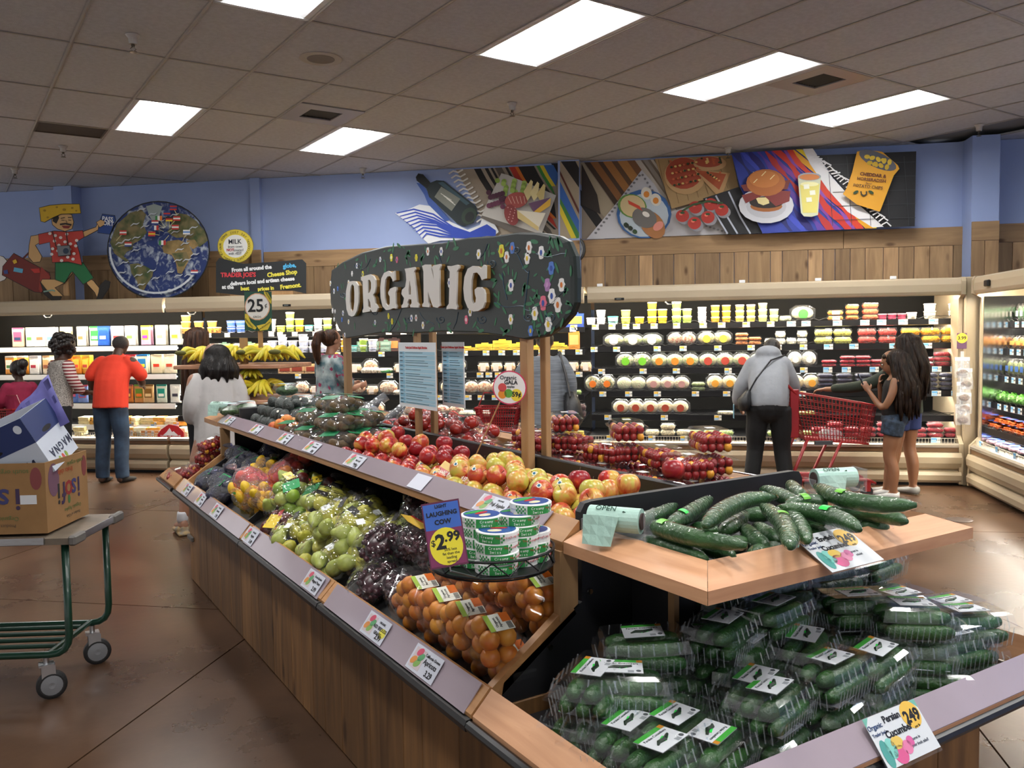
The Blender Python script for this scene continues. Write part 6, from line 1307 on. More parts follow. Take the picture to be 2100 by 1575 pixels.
# --- wall clock
ck = wall_thing('wall_clock', 'round black-rimmed wall clock half hidden behind the flowered sign', 'clock', 1172, 512, D-.06); r0 = ck.r
MB().at((0, 0, 0), (PI/2, 0, 0)).lathe([(0, -.02), (.165, -.02), (.17, .0), (.165, .03), (.145, .032), (.14, .018), (0, .018)], 32).build('rim', mat('clock_rim', (.01, .01, .01), .3), r0)
MB().at((0, 0, 0), (PI/2, 0, 0)).lathe([(0, .018), (.14, .018), (.14, .02), (0, .02)], 32).build('dial', col('#a9aaa8', .4), r0)
for k in range(1, 13): a = PI/2-2*PI*k/12; text(str(k), .045, col('#1a1a1a'), 'numeral', r0, (.112*math.cos(a), -.0206, .112*math.sin(a)), (PI/2, 0, 0))
for L_, a, w_ in ((.07, R(165), .008), (.1, R(75), .005)): m = MB(); m.box(-.01, L_, -.0235, -.0225, -w_/2, w_/2); h = m.build('hand', col('#111111'), r0); h.rotation_euler = (0, -a, 0)

# --- cheese hat traveller: painted cut-out standing on the case
DC = 9.28
def cut(name, lab, px, py): return wall_thing(name, lab, 'sign', px, py, DC)
W_ = cut('cutout_sign', 'painted cut-out of a running tourist with cheese hat, passport, camera and suitcase', 120, 520)
Z = lambda *s: [(p[0]/3, 360+p[1]/3) for p in s]
def outl(pts, c, name, w=0): W_.poly(pts, c, name)
K = '#17130f'; SK = '#c9a06a'
def both(pts, c, name, g=2.2):
	cx = sum(p[0] for p in pts)/len(pts); cy = sum(p[1] for p in pts)/len(pts)
	q = []
	for i, p in enumerate(pts):
		a, b = pts[i-1], pts[(i+1) % len(pts)]; nx, ny = (b[1]-a[1]), -(b[0]-a[0]); l = math.hypot(nx, ny) or 1; ar = sum(pts[j][0]*pts[(j+1) % len(pts)][1]-pts[(j+1) % len(pts)][0]*pts[j][1] for j in range(len(pts))); s_ = 1 if ar > 0 else -1
		q.append((p[0]+s_*nx/l*g*.6, p[1]+s_*ny/l*g*.6))
	W_.poly(q, K, 'painted_outline'); W_.poly(pts, c, name)
both(Z((-20, 490), (20, 500), (45, 530), (60, 590), (30, 640), (-20, 660)), '#d8d2cc', 'painted_bag')
both(Z((85, 480), (305, 600), (312, 640), (255, 720), (215, 715), (15, 610), (20, 560)), '#6f231c', 'painted_suitcase'); W_.line(Z((145, 510), (180, 475), (215, 480)), 4, '#5a1c16', 'painted_handle')
W_.poly(Z((255, 560), (312, 620), (300, 660), (255, 720), (240, 700)), '#8f3226', 'painted_suitcase_side')
for pts, c in ((Z((90, 565), (145, 575), (140, 600), (85, 590)), '#5aa8c8'), (Z((190, 575), (245, 572), (250, 598), (215, 600)), '#b83028'), (Z((80, 525), (100, 515), (110, 535), (90, 545)), '#d8b02a'), (Z((25, 585), (50, 580), (55, 605), (30, 605)), '#3a4a8a')): W_.poly(pts, c, 'painted_sticker')
both(Z((345, 530), (440, 535), (450, 600), (400, 660), (340, 690), (390, 740), (370, 765), (300, 745), (255, 660), (265, 640), (345, 640)), SK, 'painted_leg')
both(Z((510, 600), (580, 650), (620, 700), (610, 765), (590, 720), (545, 670)), SK, 'painted_leg')
both(Z((655, 645), (682, 655), (675, 690), (625, 768), (600, 765), (615, 720), (620, 680)), '#23201d', 'painted_shoe'); both(Z((255, 650), (290, 705), (330, 745), (385, 745), (375, 768), (330, 768), (280, 730)), '#2a2420', 'painted_sandal')
W_.line(Z((275, 715), (330, 705), (345, 712)), 3, '#7a9a8a', 'painted_strap')
both(Z((350, 528), (520, 540), (580, 630), (520, 668), (455, 590), (440, 600), (405, 660), (350, 640)), '#1d6a3c', 'painted_shorts')
both(Z((200, 375), (260, 365), (265, 405), (225, 430), (265, 500), (255, 530), (215, 535), (185, 500), (190, 430)), SK, 'painted_arm'); both(Z((515, 350), (600, 320), (615, 285), (640, 275), (652, 290), (630, 325), (530, 378)), SK, 'painted_arm')
both(Z((620, 300), (640, 240), (715, 250), (720, 275), (685, 362), (612, 352)), '#1f3f80', 'painted_passport'); W_.text('PASS', 224, 450, 9, '#dfe4ea', 8, bold=.002); W_.text('PORT', 223, 459, 9, '#dfe4ea', 8, bold=.002)
both(Z((605, 290), (630, 275), (655, 285), (650, 305), (625, 320)), SK, 'painted_hand')
SH_ = Z((250, 365), (345, 345), (430, 350), (520, 342), (528, 380), (480, 410), (500, 480), (515, 550), (430, 530), (335, 535), (330, 480), (320, 410), (255, 425)); both(SH_, '#b53a30', 'painted_shirt')
for k in range(26):
	x, y = 85+(k*31 % 80)*1.0, 478+(k*17 % 58)
	if 108 < x < 168: W_.ell(x, y, 3.6, 3.2, '#d8cfc8', 'painted_blossom', 7)
both(Z((368, 250), (400, 235), (460, 245), (472, 290), (462, 330), (420, 345), (375, 330), (345, 305), (340, 275)), SK, 'painted_head')
W_.poly(Z((350, 258), (380, 250), (385, 265), (368, 300), (345, 285)), '#1c1512', 'painted_hair'); W_.line(Z((395, 268), (420, 262)), 1.6, K, 'painted_brow'); W_.line(Z((440, 262), (462, 262)), 1.6, K, 'painted_brow'); W_.line(Z((400, 278), (420, 280)), 1.2, K, 'painted_eye'); W_.line(Z((442, 278), (460, 280)), 1.2, K, 'painted_eye')
W_.line(Z((392, 305), (425, 300), (462, 308)), 3.4, '#1c1512', 'painted_moustache'); W_.poly(Z((402, 312), (458, 314), (445, 330), (415, 328)), '#7a1f1c', 'painted_mouth'); W_.line(Z((428, 280), (436, 296)), 1, K, 'painted_nose')
both(Z((268, 205), (330, 190), (420, 182), (512, 182), (520, 236), (470, 238), (400, 240), (350, 262), (300, 290), (278, 285), (275, 250)), '#cfa91e', 'painted_cheese_hat')
for x, y, r in ((300, 220, 3), (375, 200, 2.4), (420, 215, 3.4), (470, 205, 2.6), (320, 262, 2.4), (495, 222, 2.2)): W_.ell(x/3, 360+y/3, r, r*.8, '#9a7a12', 'painted_hole', 8)
W_.line(Z((350, 345), (372, 440), (390, 450)), 1.8, K, 'painted_strap'); W_.line(Z((435, 350), (445, 435)), 1.8, K, 'painted_strap'); both(Z((380, 440), (455, 435), (462, 490), (388, 498)), '#6f7276', 'painted_camera'); W_.ell(434/3, 360+468/3, 6, 6, '#24354a', 'painted_lens', 12)
MB().box(-.5, .55, .012, .022, -.42, .45).build('backing_board', col('#3a2c1e'), W_.r) if False else None
bk = MB(); a = W_.P(105, 610); b = W_.P(130, 500); bk.box(b[0]-.03, b[0]+.03, .001, .03, -.5-.02, b[1]); bk.build('stand', TWZ, W_.r)
# --- globe
W_ = cut('globe_sign', 'large round painted globe with little flags standing on the left case', 325, 513)
W_.ell(325, 513, 105.5, 101, '#111418', 'painted_rim', 40, th=.02)
GL = bpy.data.materials.new('painted_ocean'); GL.use_nodes = True; nt = GL.node_tree; N = nt.nodes; tc = N.new('ShaderNodeTexCoord'); n1 = N.new('ShaderNodeTexNoise'); n1.inputs['Scale'].default_value = 9; n1.inputs['Detail'].default_value = 7; n1.inputs['Distortion'].default_value = 1.4
cr = N.new('ShaderNodeValToRGB'); e = cr.color_ramp.elements; e[0].position = .5; e[0].color = hx('#1a2f66')+(1,); e[1].position = .68; e[1].color = hx('#aab4be')+(1,); nt.links.new(tc.outputs['Object'], n1.inputs['Vector']); nt.links.new(n1.outputs['Fac'], cr.inputs[0]); nt.links.new(cr.outputs[0], N['Principled BSDF'].inputs['Base Color']); _M['painted_ocean'] = GL
W_.ell(325, 513, 103, 98.5, GL, 'painted_ocean', 40)
LAND = mat('painted_land', hx('#3c4f2a'), .6, scale=9, col2=hx('#7d6f4a')); LAND2 = mat('painted_desert', hx('#a08452'), .6, scale=12, col2=hx('#7a6a40'))
for pts, m in ((Z((690, 380), (720, 300), (800, 230), (870, 210), (900, 240), (880, 300), (905, 350), (860, 400), (820, 420), (815, 455), (780, 470), (760, 500), (720, 480), (690, 440), (678, 410)), LAND), (Z((900, 190), (950, 175), (1000, 190), (985, 240), (940, 280), (920, 250)), mat('painted_ice', hx('#8f9c98'), .6)),
			   (Z((690, 450), (740, 480), (790, 520), (800, 545), (760, 520), (705, 480)), LAND), (Z((800, 545), (850, 540), (900, 560), (945, 585), (940, 620), (905, 670), (880, 720), (860, 710), (845, 650), (810, 600)), LAND),
			   (Z((1030, 345), (1060, 310), (1050, 270), (1090, 230), (1150, 240), (1210, 280), (1260, 340), (1280, 400), (1230, 440), (1180, 400), (1130, 380), (1090, 385), (1060, 370)), LAND), (Z((1000, 440), (1030, 405), (1100, 395), (1160, 420), (1190, 480), (1165, 520), (1140, 570), (1120, 605), (1095, 600), (1085, 540), (1060, 490), (1010, 475)), LAND2),
			   (Z((1060, 480), (1150, 470), (1165, 515), (1130, 560), (1100, 560), (1085, 520)), LAND), (Z((1150, 400), (1200, 395), (1225, 430), (1190, 455), (1165, 430)), LAND2)): W_.poly(pts, m, 'painted_land')
for k in range(30):
	a = k*2.4; q = .45+.5*((k*37 % 17)/17); x = 325+math.cos(a)*98*q; y = 513+math.sin(a)*94*q; W_.line([(x-9, y+3), (x-3, y-2), (x+4, y-1), (x+9, y-4)], [1, 2.4, 2.6, .8], '#b9c0c6', 'painted_cloud')
for k in range(22):
	a = .6+k*.12; x = 325+math.cos(a)*92; y = 513+math.sin(a)*88; W_.line([(x+6*math.sin(a), y-6*math.cos(a)), (x, y), (x-7*math.sin(a), y+7*math.cos(a))], 4, '#c3cad0', 'painted_cloud')
for (fx, fy, bx, by, c1, c2, c3) in ((780, 355, 738, 405, 'r', 'w', 'r'), (812, 427, 752, 440, 'r', 'w', 'u'), (1090, 205, 1110, 245, 'r', 'u', 'r'), (1052, 240, 1045, 320, 'u', 'r', 'u'), (1003, 268, 1040, 320, 'g', 'w', 'o'), (982, 295, 1038, 326, 'r', 'w', 'u'), (985, 328, 1035, 350, 'u', 'w', 'r'), (965, 365, 1010, 372, 'r', 'y', 'r'), (1072, 275, 1075, 330, 'k', 'r', 'y'), (1120, 272, 1075, 320, 'r', 'w', 'r'), (1112, 325, 1070, 352, 'r', 'w', 'r'), (1182, 355, 1158, 410, 'w', 'b', 'w'), (1036, 420, 1075, 375, 'g', 'w', 'r'), (1232, 600, 1225, 612, 'r', 'w', 'u')):
	cc = {'r': '#b8322c', 'w': '#dcdcd8', 'u': '#2a3f80', 'g': '#2f7a3c', 'o': '#d87a2a', 'y': '#d8b82c', 'k': '#1a1a1a', 'b': '#5a8ac8'}
	W_.line(Z((fx, fy), (bx, by)), .9, '#c9c48a', 'painted_flag_pole')
	for q, c in enumerate((c1, c2, c3)):
		if c1 in 'gou' and c3 != 'u' or (c1, c3) == ('u', 'r'): W_.poly(Z((fx-21+q*14, fy-14), (fx-7+q*14, fy-14), (fx-7+q*14, fy+14), (fx-21+q*14, fy+14)), cc[c], 'painted_flag')
		else: W_.poly(Z((fx-21, fy-14+q*9.3), (fx+21, fy-14+q*9.3), (fx+21, fy-4.7+q*9.3), (fx-21, fy-4.7+q*9.3)), cc[c], 'painted_flag')
W_.r.location += Vector((0, 0, 0)); MB().box(-.2, .2, .003, .02, -.54, .3).build('stand', TWZ, W_.r)
# --- milk sign
W_ = wall_thing('milk_sign', 'round yellow and white milk sign above the dark cheese board sign', 'sign', 483, 505, DC+.08)
W_.ell(483, 505, 37, 35, '#8a7a20', 'painted_rim', 28); W_.ell(483, 505, 36, 34, '#d8c440', 'painted_ring', 28); W_.ell(483, 505, 25, 23.5, '#dfe0dc', 'painted_centre', 24)
W_.text('MILK', 482, 496, 10, '#1f2430', 0, bold=.001); W_.text('from cows', 483, 506, 5.5, '#4a4f58'); W_.text('NOT', 473, 513, 5.6, '#b8303a', bold=.001); W_.text('treated', 490, 513, 5.4, '#4a4f58'); W_.text('with rBST', 483, 520, 5.4, '#4a4f58')
def arc(W_, s_, cx, cy, r, a0, a1, h, c, flip=False):
	for k, ch in enumerate(s_):
		a = R(a0+(a1-a0)*k/(len(s_)-1))
		if ch != ' ': W_.text(ch, cx+r*math.cos(a), cy-r*.95*math.sin(a), h, c, (90-math.degrees(a)) if not flip else (-90-math.degrees(a)))
arc(W_, 'OUR COWS JUST SAY NOOOO', 483, 505, 30, 190, -15, 5, '#3a3418'); arc(W_, "OUR FARMER'S GUARANTEE", 483, 505, 31.5, 205, 335, 4.6, '#3a3418', True)
MB().box(-.02, .02, .003, .02, -.5, -.05).build('stand', TWZ, W_.r)
# --- cheese shop sign
W_ = cut('cheese_shop_sign', 'wavy black board with white, blue, red and yellow lettering beside the banana sign', 535, 572)
bd = [(443, 538), (450, 529), (500, 541), (560, 537), (620, 532), (628, 540), (628, 602), (600, 596), (560, 596), (500, 606), (443, 600)]
W_.poly(bd, '#1b1f22', 'board'); MB().box(-.4, .4, .003, .02, -.26, .1).build('stand', TWZ, W_.r)
for (st, x, y, h, c, r_) in (('From all around the', 516, 551, 11, '#dfe2e4', -3), ('globe,', 594, 545, 12, '#4aa8d8', -4), ("TRADER JOE'S", 489, 564, 12.5, '#c83a44', 1), ('Cheese Shop', 579, 561, 12.5, '#d8cf4a', -5), ('delivers local and artisan cheese', 538, 577, 11, '#dfe2e4', -3), ('at the', 468, 589, 11, '#dfe2e4', 2), ('best', 503, 592, 11, '#d8cf4a', 0), ('prices in', 546, 592, 10.5, '#d8cf4a', -3), ('Fremont.', 597, 587, 12.5, '#d8cf4a', -5)):
	W_.text(st, x, y, h*.74, c, r_, bold=.003)
# ------------------------------------------------------------------ people: each body one continuous surface (tapered limbs fused), clothes and hair as children
def fused(mb, name, m, parent, vox=.012, sm=4):
	o = mb.build(name, m, parent, True); r = o.modifiers.new('fuse', 'REMESH'); r.mode = 'VOXEL'; r.voxel_size = vox; r.use_smooth_shade = True
	if sm: s = o.modifiers.new('soften', 'SMOOTH'); s.factor = .5; s.iterations = sm
	return o
SKD = mat('skin_dark', hx('#432a1d'), .5, sub=.05); SKM = mat('skin_tan', hx('#7f573e'), .5, sub=.05); SKL = mat('skin_light', hx('#9c7059'), .5, sub=.05)
def cloth(name, c, var=.12, sc=9, bump=.5, c2=None): return mat('cloth_'+name, hx(c), .85, var=var, scale=sc, bump=bump, bscale=14, col2=c2)
def chain(mb, pts, rad, side=(1, 0, 0), n=14, caps=None):
	"""smoothly rounded limb with extra rings"""
	P_ = [Vector(p) for p in pts]; F = []; RR = []
	for i in range(len(P_)-1):
		for k in range(3):
			f = k/3; p0, p1, p2, p3 = P_[max(i-1, 0)], P_[i], P_[i+1], P_[min(i+2, len(P_)-1)]
			F.append(.5*((2*p1)+(p2-p0)*f+(2*p0-5*p1+4*p2-p3)*f*f+(3*p1-p0-3*p2+p3)*f**3)); a, b = rad[i], rad[i+1]
			a = a if isinstance(a, tuple) else (a, a); b = b if isinstance(b, tuple) else (b, b); g = f*f*(3-2*f); RR.append((a[0]+(b[0]-a[0])*g, a[1]+(b[1]-a[1])*g))
	F.append(P_[-1]); RR.append(rad[-1] if isinstance(rad[-1], tuple) else (rad[-1],)*2)
	mb.loft(F, RR, tuple(side), n); 
	if caps is None: caps = max(max(RR[0]), max(RR[-1])) < .1 and min(RR[-1]) > 0
	if caps:
	  for p, r in ((P_[0], RR[0]), (P_[-1], RR[-1])): mb.ell(p, (min(r)*.98,)*3, 10, 6)
def hand(mb, wrist, d, palm_n, s=1., curl=.6, grip=None):
	d = Vector(d).normalized(); n = Vector(palm_n); n = (n-d*n.dot(d)).normalized(); sd = d.cross(n); w = Vector(wrist)
	mb.loft([w, w+d*.03*s, w+d*.085*s], [(.022*s, .016*s), (.036*s, .016*s), (.040*s, .013*s)], tuple(sd), 10)
	for k, (o_, L_) in enumerate(((-.030, .066), (-.010, .078), (.011, .072), (.031, .056))):
		b = w+d*.08*s+sd*o_*s; c1 = b+(d*math.cos(curl*.4)+n*math.sin(curl*.4))*L_*.45*s; c2 = c1+(d*math.cos(curl*1.2)+n*math.sin(curl*1.2))*L_*.32*s; c3 = c2+(d*math.cos(curl*2)+n*math.sin(curl*2))*L_*.26*s
		mb.loft([b, c1, c2, c3], [.0095*s, .009*s, .008*s, .006*s], n=6)
	b = w+d*.025*s-sd*.03*s; mb.loft([b, b+(-sd*.8+d*.5+n*.3).normalized()*.035*s, b+(-sd*.4+d*.8+n*.6).normalized()*.065*s], [.013*s, .011*s, .008*s], n=6)
def head(mb, c, f, up=(0, 0, 1), s=1.):
	"""c: centre of the head, f: where the face looks"""
	f = Vector(f).normalized(); u = Vector(up); u = (u-f*u.dot(f)).normalized(); r = f.cross(u); c = Vector(c)
	def P(x, y, z): return c+r*(x*s)+f*(y*s)+u*(z*s)
	M_ = Matrix((r, f, u)).transposed().to_4x4(); M_.translation = c; mb.M = M_ @ Matrix.Scale(s, 4)
	mb.ell((0, -.012, .022), (.076, .094, .094), 16, 10); mb.ell((0, .022, -.035), (.058, .068, .072), 14, 8); mb.ell((0, .05, -.085), (.03, .03, .024), 10, 6)
	mb.ell((0, .095, -.012), (.012, .018, .024), 8, 6); mb.ell((0, .088, .028), (.045, .012, .01), 8, 5)
	mb.ell((0, .082, -.058), (.024, .012, .007), 8, 5)
	for q in (-1, 1): mb.ell((q*.078, -.005, -.005), (.01, .02, .032), 8, 6)
	mb.M = Matrix.Identity(4); return P
def face_bits(t, c, f, s=1., up=(0, 0, 1)):
	f = Vector(f).normalized(); u = Vector(up); u = (u-f*u.dot(f)).normalized(); r = f.cross(u); c = Vector(c); M_ = Matrix((r, f, u)).transposed().to_4x4(); M_.translation = c
	for q in (-1, 1):
		m = MB(); m.M = M_ @ Matrix.Scale(s, 4); m.ell((q*.03, .083, .006), (.013, .008, .008), 8, 6); m.build('eye', col('#d8d4cc', .2), t, True)
		m = MB(); m.M = M_ @ Matrix.Scale(s, 4); m.ell((q*.03, .089, .006), (.006, .004, .006), 8, 6); m.build('iris', col('#1a1210', .2), t, True)
		m = MB(); m.M = M_ @ Matrix.Scale(s, 4); m.loft([(q*.014, .091, .026), (q*.03, .09, .031), (q*.045, .082, .027)], .003, n=5); m.build('eyebrow', col('#1c1410'), t)
	m = MB(); m.M = M_ @ Matrix.Scale(s, 4); m.loft([(-.022, .09, -.057), (0, .096, -.059), (.022, .09, -.057)], [.003, .006, .003], n=6); m.build('lips', col('#8a4a42', .5), t, True)
HAIRB = mat('hair_black', (.008, .006, .006), .35, col2=(.02, .014, .012), scale=60, stretch=(1, 1, .1), bump=1., bscale=90)
HAIRN = mat('hair_brown', hx('#21140e'), .38, col2=hx('#4a2e1c'), scale=50, stretch=(1, 1, .08), bump=1., bscale=80, spec=.2)
HAIRD = mat('hair_dark_brown', hx('#0f0908'), .42, col2=hx('#241509'), scale=50, stretch=(1, 1, .08), bump=1., bscale=80, spec=.2)
HAIRG = mat('hair_greying', hx('#1c1a19'), .6, col2=hx('#3a3735'), scale=160, bump=1., bscale=200)
def strands(mb, c, f, L_, wid, back=.05, n=40, seed=1, curl=.012, s=1., up=(0, 0, 1), taper=.7, sway=0.):
	"""long hair as overlapping tapered locks hanging from the crown"""
	q = random.Random(seed); f = Vector(f).normalized(); u = Vector(up); r = f.cross(u).normalized(); c = Vector(c)
	for k in range(n):
		a = PI*(k/(n-1))*1.25-.125*PI-PI; x = math.cos(a)*.085*s; y = math.sin(a)*.095*s; L2 = L_*q.uniform(.82, 1.)
		pts = []; m_ = 7
		for i in range(m_):
			v = i/(m_-1); w_ = 1+(wid-1)*min(1, v*1.6)*(1-.25*max(0, v-.7)); wob = curl*math.sin(v*9+k*1.7)
			p = c+r*(x*w_+wob+sway*v)+f*(y*(1+.1*v)-back*min(1, v*2)*(.6+.4*math.sin(k)))+Vector((0, 0, .055*s*(1-v*1.3)-L2*v))
			pts.append(p)
		mb.loft([c+r*x*.3+f*y*.3+Vector((0, 0, .098*s))]+pts, [.02, .026, .03, .03, .028, .024, .018, .006], n=6)
def person(lab, base, heading): return thing('person', lab, 'person', base, heading)
def legs(mb, hipz, stance, kneebend=(0, 0), thick=1., foot=True, footm=None):
	pass
# local frame of a person: +y is where they face, x to their right, z up; heading turns the local axes
def leg(mb, hx_, hy, hz, kx, ky, kz, ax, ay, az, th=.085, kn=.055, an=.036, top=None):
	chain(mb, [(hx_, hy, hz), ((hx_+kx)/2, (hy+ky)/2, (hz+kz)/2), (kx, ky, kz), (kx*.45+ax*.55, ky*.45+ay*.55-.015, kz*.5+az*.5+.03), (ax, ay, az)], [th, th*.85, kn, kn*.98, an])
def foot(mb, ax, ay, az, dirx=0., L_=.15, w=.04):
	d = Vector((math.sin(dirx), math.cos(dirx), 0)); a = Vector((ax, ay, max(az-.04, .045))); mb.loft([a-d*.055, a, a+d*.07+Vector((0, 0, -.012)), a+d*L_+Vector((0, 0, -.022))], [(.033, .038), (w, .042), (w*1.05, .03), (w*.8, .02)], (1, 0, 0), 12)
def toward(a, b): return math.atan2(-(b[0]-a[0]), b[1]-a[1])
WHEAD = WA      # facing the back wall

# -- man in orange polo, bending a little over the cheese case
p0 = wall_pt(-6.05, 8.28, 0); t = person('person in orange-red polo shirt and blue jeans bending over the left cold case', p0, WHEAD+R(6)); t.scale = (1.0, 1.0, .955)
b = MB()
chain(b, [(0, .02, .98), (0, .06, 1.15), (0, .13, 1.34), (0, .17, 1.45)], [(.15, .11), (.15, .11), (.17, .10), (.07, .06)]); chain(b, [(0, .17, 1.45), (0, .22, 1.53)], [.055, .05])
for q in (-1, 1):
	leg(b, q*.09, 0, .95, q*.10, .02, .5, q*.11, -.02, .09); foot(b, q*.11, -.02, .09, q*.15)
	if q < 0: chain(b, [(-.19, .14, 1.40), (-.25, .10, 1.24), (-.27, .14, 1.10), (-.21, .27, .98)], [.06, .052, .044, .028]); hand(b, (-.21, .27, .98), (.2, .7, -.35), (.8, .1, 0), 1)
	else: chain(b, [(.19, .14, 1.40), (.20, .24, 1.25), (.19, .34, 1.14), (.12, .45, 1.10)], [.06, .052, .044, .028]); hand(b, (.12, .45, 1.10), (-.1, .9, -.1), (-.6, .0, -.5), 1)
head(b, (0, .28, 1.585), (0, .8, -.6), s=1.02); fused(b, 'body', SKD, t)
c = MB(); chain(c, [(0, .0, .86), (0, .02, .98), (0, .05, 1.16), (0, .12, 1.32), (0, .15, 1.41), (0, .175, 1.455)], [(.195, .15), (.19, .15), (.185, .15), (.20, .13), (.17, .10), (.075, .065)])
for q in (-1, 1): chain(c, [(q*.15, .14, 1.40), (q*.21, .12+(.04 if q > 0 else 0), 1.33), (q*.255, .10+(.1 if q > 0 else 0), 1.24)], [.075, .077, .078])
c.ring([[(math.cos(a)*.078, .19+math.sin(a)*.07, z+.02*math.sin(a)) for a in [2*PI*i/14 for i in range(14)]] for z in (1.44, 1.48)]); fused(c, 'polo_shirt', cloth('orange', '#d63a22', .06, 4, .35), t, .013, 5)
c = MB(); chain(c, [(0, .01, 1.0), (0, .0, .88)], [(.165, .135), (.175, .14)])
for q in (-1, 1): chain(c, [(q*.085, 0, .90), (q*.10, .01, .70), (q*.105, .02, .5), (q*.11, -.01, .25), (q*.115, -.01, .06)], [.105, .095, .08, .075, .072])
fused(c, 'jeans', cloth('denim', '#1f2c3e', .25, 5, .4, hx('#33475e')), t)
for q in (-1, 1): m = MB(); foot(m, q*.115, 0, .075, q*.15, .17, .052); m.build('shoe', cloth('shoe_dark', '#161210', .1), t, True)
m = MB(); m.ell((0, .255, 1.615), (.083, .09, .085), 16, 10); fused(m, 'hair', HAIRG, t, .01, 1)

# -- curly haired woman in grey
t = person('person with curly dark hair in speckled grey sweater with striped sleeve at the left', wall_pt(-6.55, 8.1, 0), WHEAD-R(25))
b = MB(); chain(b, [(0, 0, .92), (0, .02, 1.1), (0, .04, 1.28), (0, .05, 1.38)], [(.14, .11), (.13, .1), (.15, .1), (.06, .06)]); chain(b, [(0, .05, 1.36), (0, .08, 1.45)], [.05, .045])
for q in (-1, 1): leg(b, q*.08, 0, .9, q*.09, .02, .48, q*.1, 0, .09); foot(b, q*.1, 0, .09); chain(b, [(q*.16, .05, 1.32), (q*.21, .06, 1.16), (q*.2, .15, 1.02), (q*.14, .28, 1.0)], [.05, .043, .036, .025]); hand(b, (q*.14, .28, 1.0), (0, 1, 0), (-q, 0, -.4), .9)
head(b, (0, .12, 1.49), (0, 1, -.35), s=.96); fused(b, 'body', SKD, t)
c = MB(); chain(c, [(0, 0, .86), (0, .01, 1.0), (0, .03, 1.18), (0, .05, 1.3), (0, .055, 1.37)], [(.18, .14), (.17, .13), (.16, .12), (.175, .11), (.08, .07)]); fused(c, 'sweater', cloth('speckle', '#4c4845', .5, 130, .6, hx('#b9b2aa')), t)
c = MB()
for q in (-1, 1): chain(c, [(q*.15, .05, 1.31), (q*.215, .06, 1.16), (q*.21, .14, 1.04)], [.066, .06, .052])
ST = mat('striped_sleeve', hx('#8a2a30'), .8); nt = ST.node_tree; wv = nt.nodes.new('ShaderNodeTexWave'); wv.bands_direction = 'Z'; wv.inputs['Scale'].default_value = 9; tc = nt.nodes.new('ShaderNodeTexCoord'); cr = nt.nodes.new('ShaderNodeValToRGB'); cr.color_ramp.interpolation = 'CONSTANT'; cr.color_ramp.elements[1].position = .5; cr.color_ramp.elements[0].color = hx('#7a242a')+(1,); cr.color_ramp.elements[1].color = hx('#cfc4bc')+(1,)
nt.links.new(tc.outputs['Object'], wv.inputs['Vector']); nt.links.new(wv.outputs['Fac'], cr.inputs[0]); nt.links.new(cr.outputs[0], nt.nodes['Principled BSDF'].inputs['Base Color']); fused(c, 'sleeves', ST, t)
c = MB(); chain(c, [(0, .0, .95), (0, 0, .84)], [(.155, .12), (.165, .13)])
for q in (-1, 1): chain(c, [(q*.08, 0, .88), (q*.09, .01, .5), (q*.1, 0, .08)], [.1, .07, .055])
fused(c, 'trousers', cloth('dark', '#15161a', .2), t)
m = MB(); q = random.Random(3)
m.ell((0, .09, 1.54), (.115, .12, .115), 14, 10)
for k in range(110):
	a = q.uniform(0, 2*PI); u = q.uniform(-.75, 1); r_ = math.sqrt(max(0, 1-u*u)); x, y, z = r_*math.cos(a), r_*math.sin(a), u
	if y > .55 and z < .3: continue
	m.ell((x*.12, .085+y*.125, 1.54+z*.12), (q.uniform(.02, .034),)*3, 7, 5)
m.build('curly_hair', HAIRB, t, True)

# -- girl with bun, magenta top
t = person('child with dark hair in a bun wearing a magenta top at the far left', wall_pt(-6.85, 7.9, 0), WHEAD+R(60))
b = MB(); chain(b, [(0, 0, .75), (0, .01, .92), (0, .0, 1.08), (0, 0, 1.15)], [(.12, .09), (.11, .085), (.12, .08), (.05, .05)]); chain(b, [(0, 0, 1.13), (0, .01, 1.2)], [.042, .04])
for q in (-1, 1): leg(b, q*.07, 0, .74, q*.08, .01, .4, q*.08, 0, .08, .07, .05, .035); foot(b, q*.08, 0, .08, 0, .12, .035); chain(b, [(q*.13, 0, 1.1), (q*.17, .03, .95), (q*.16, .14, .86), (q*.1, .26, .93)], [.042, .036, .03, .022]); hand(b, (q*.1, .26, .93), (-q*.3, .8, .4), (-q, 0, 0), .8)
head(b, (0, .03, 1.27), (0, 1, -.15), s=.92); fused(b, 'body', SKD, t, .011); face_bits(t, (0, .03, 1.27), (0, 1, -.15), .92)
c = MB(); chain(c, [(0, 0, .68), (0, 0, .82), (0, .0, .98), (0, 0, 1.09), (0, .0, 1.15)], [(.15, .12), (.14, .11), (.135, .105), (.145, .1), (.065, .06)])
for q in (-1, 1): chain(c, [(q*.12, 0, 1.09), (q*.175, .03, .95), (q*.165, .12, .87)], [.058, .052, .042])
fused(c, 'top', cloth('magenta', '#8a1a3c', .1), t)
c = MB()
for q in (-1, 1): chain(c, [(q*.07, 0, .74), (q*.08, .01, .4), (q*.085, 0, .1)], [.085, .06, .05])
fused(c, 'leggings', cloth('dark2', '#1a1a20', .1), t)
m = MB(); m.ell((0, .005, 1.30), (.082, .09, .085), 14, 9); m.ell((0, -.09, 1.25), (.04, .05, .045), 10, 7); m.ell((0, -.125, 1.345), (.055, .055, .055), 12, 8); fused(m, 'hair_in_bun', HAIRB, t, .01, 2)

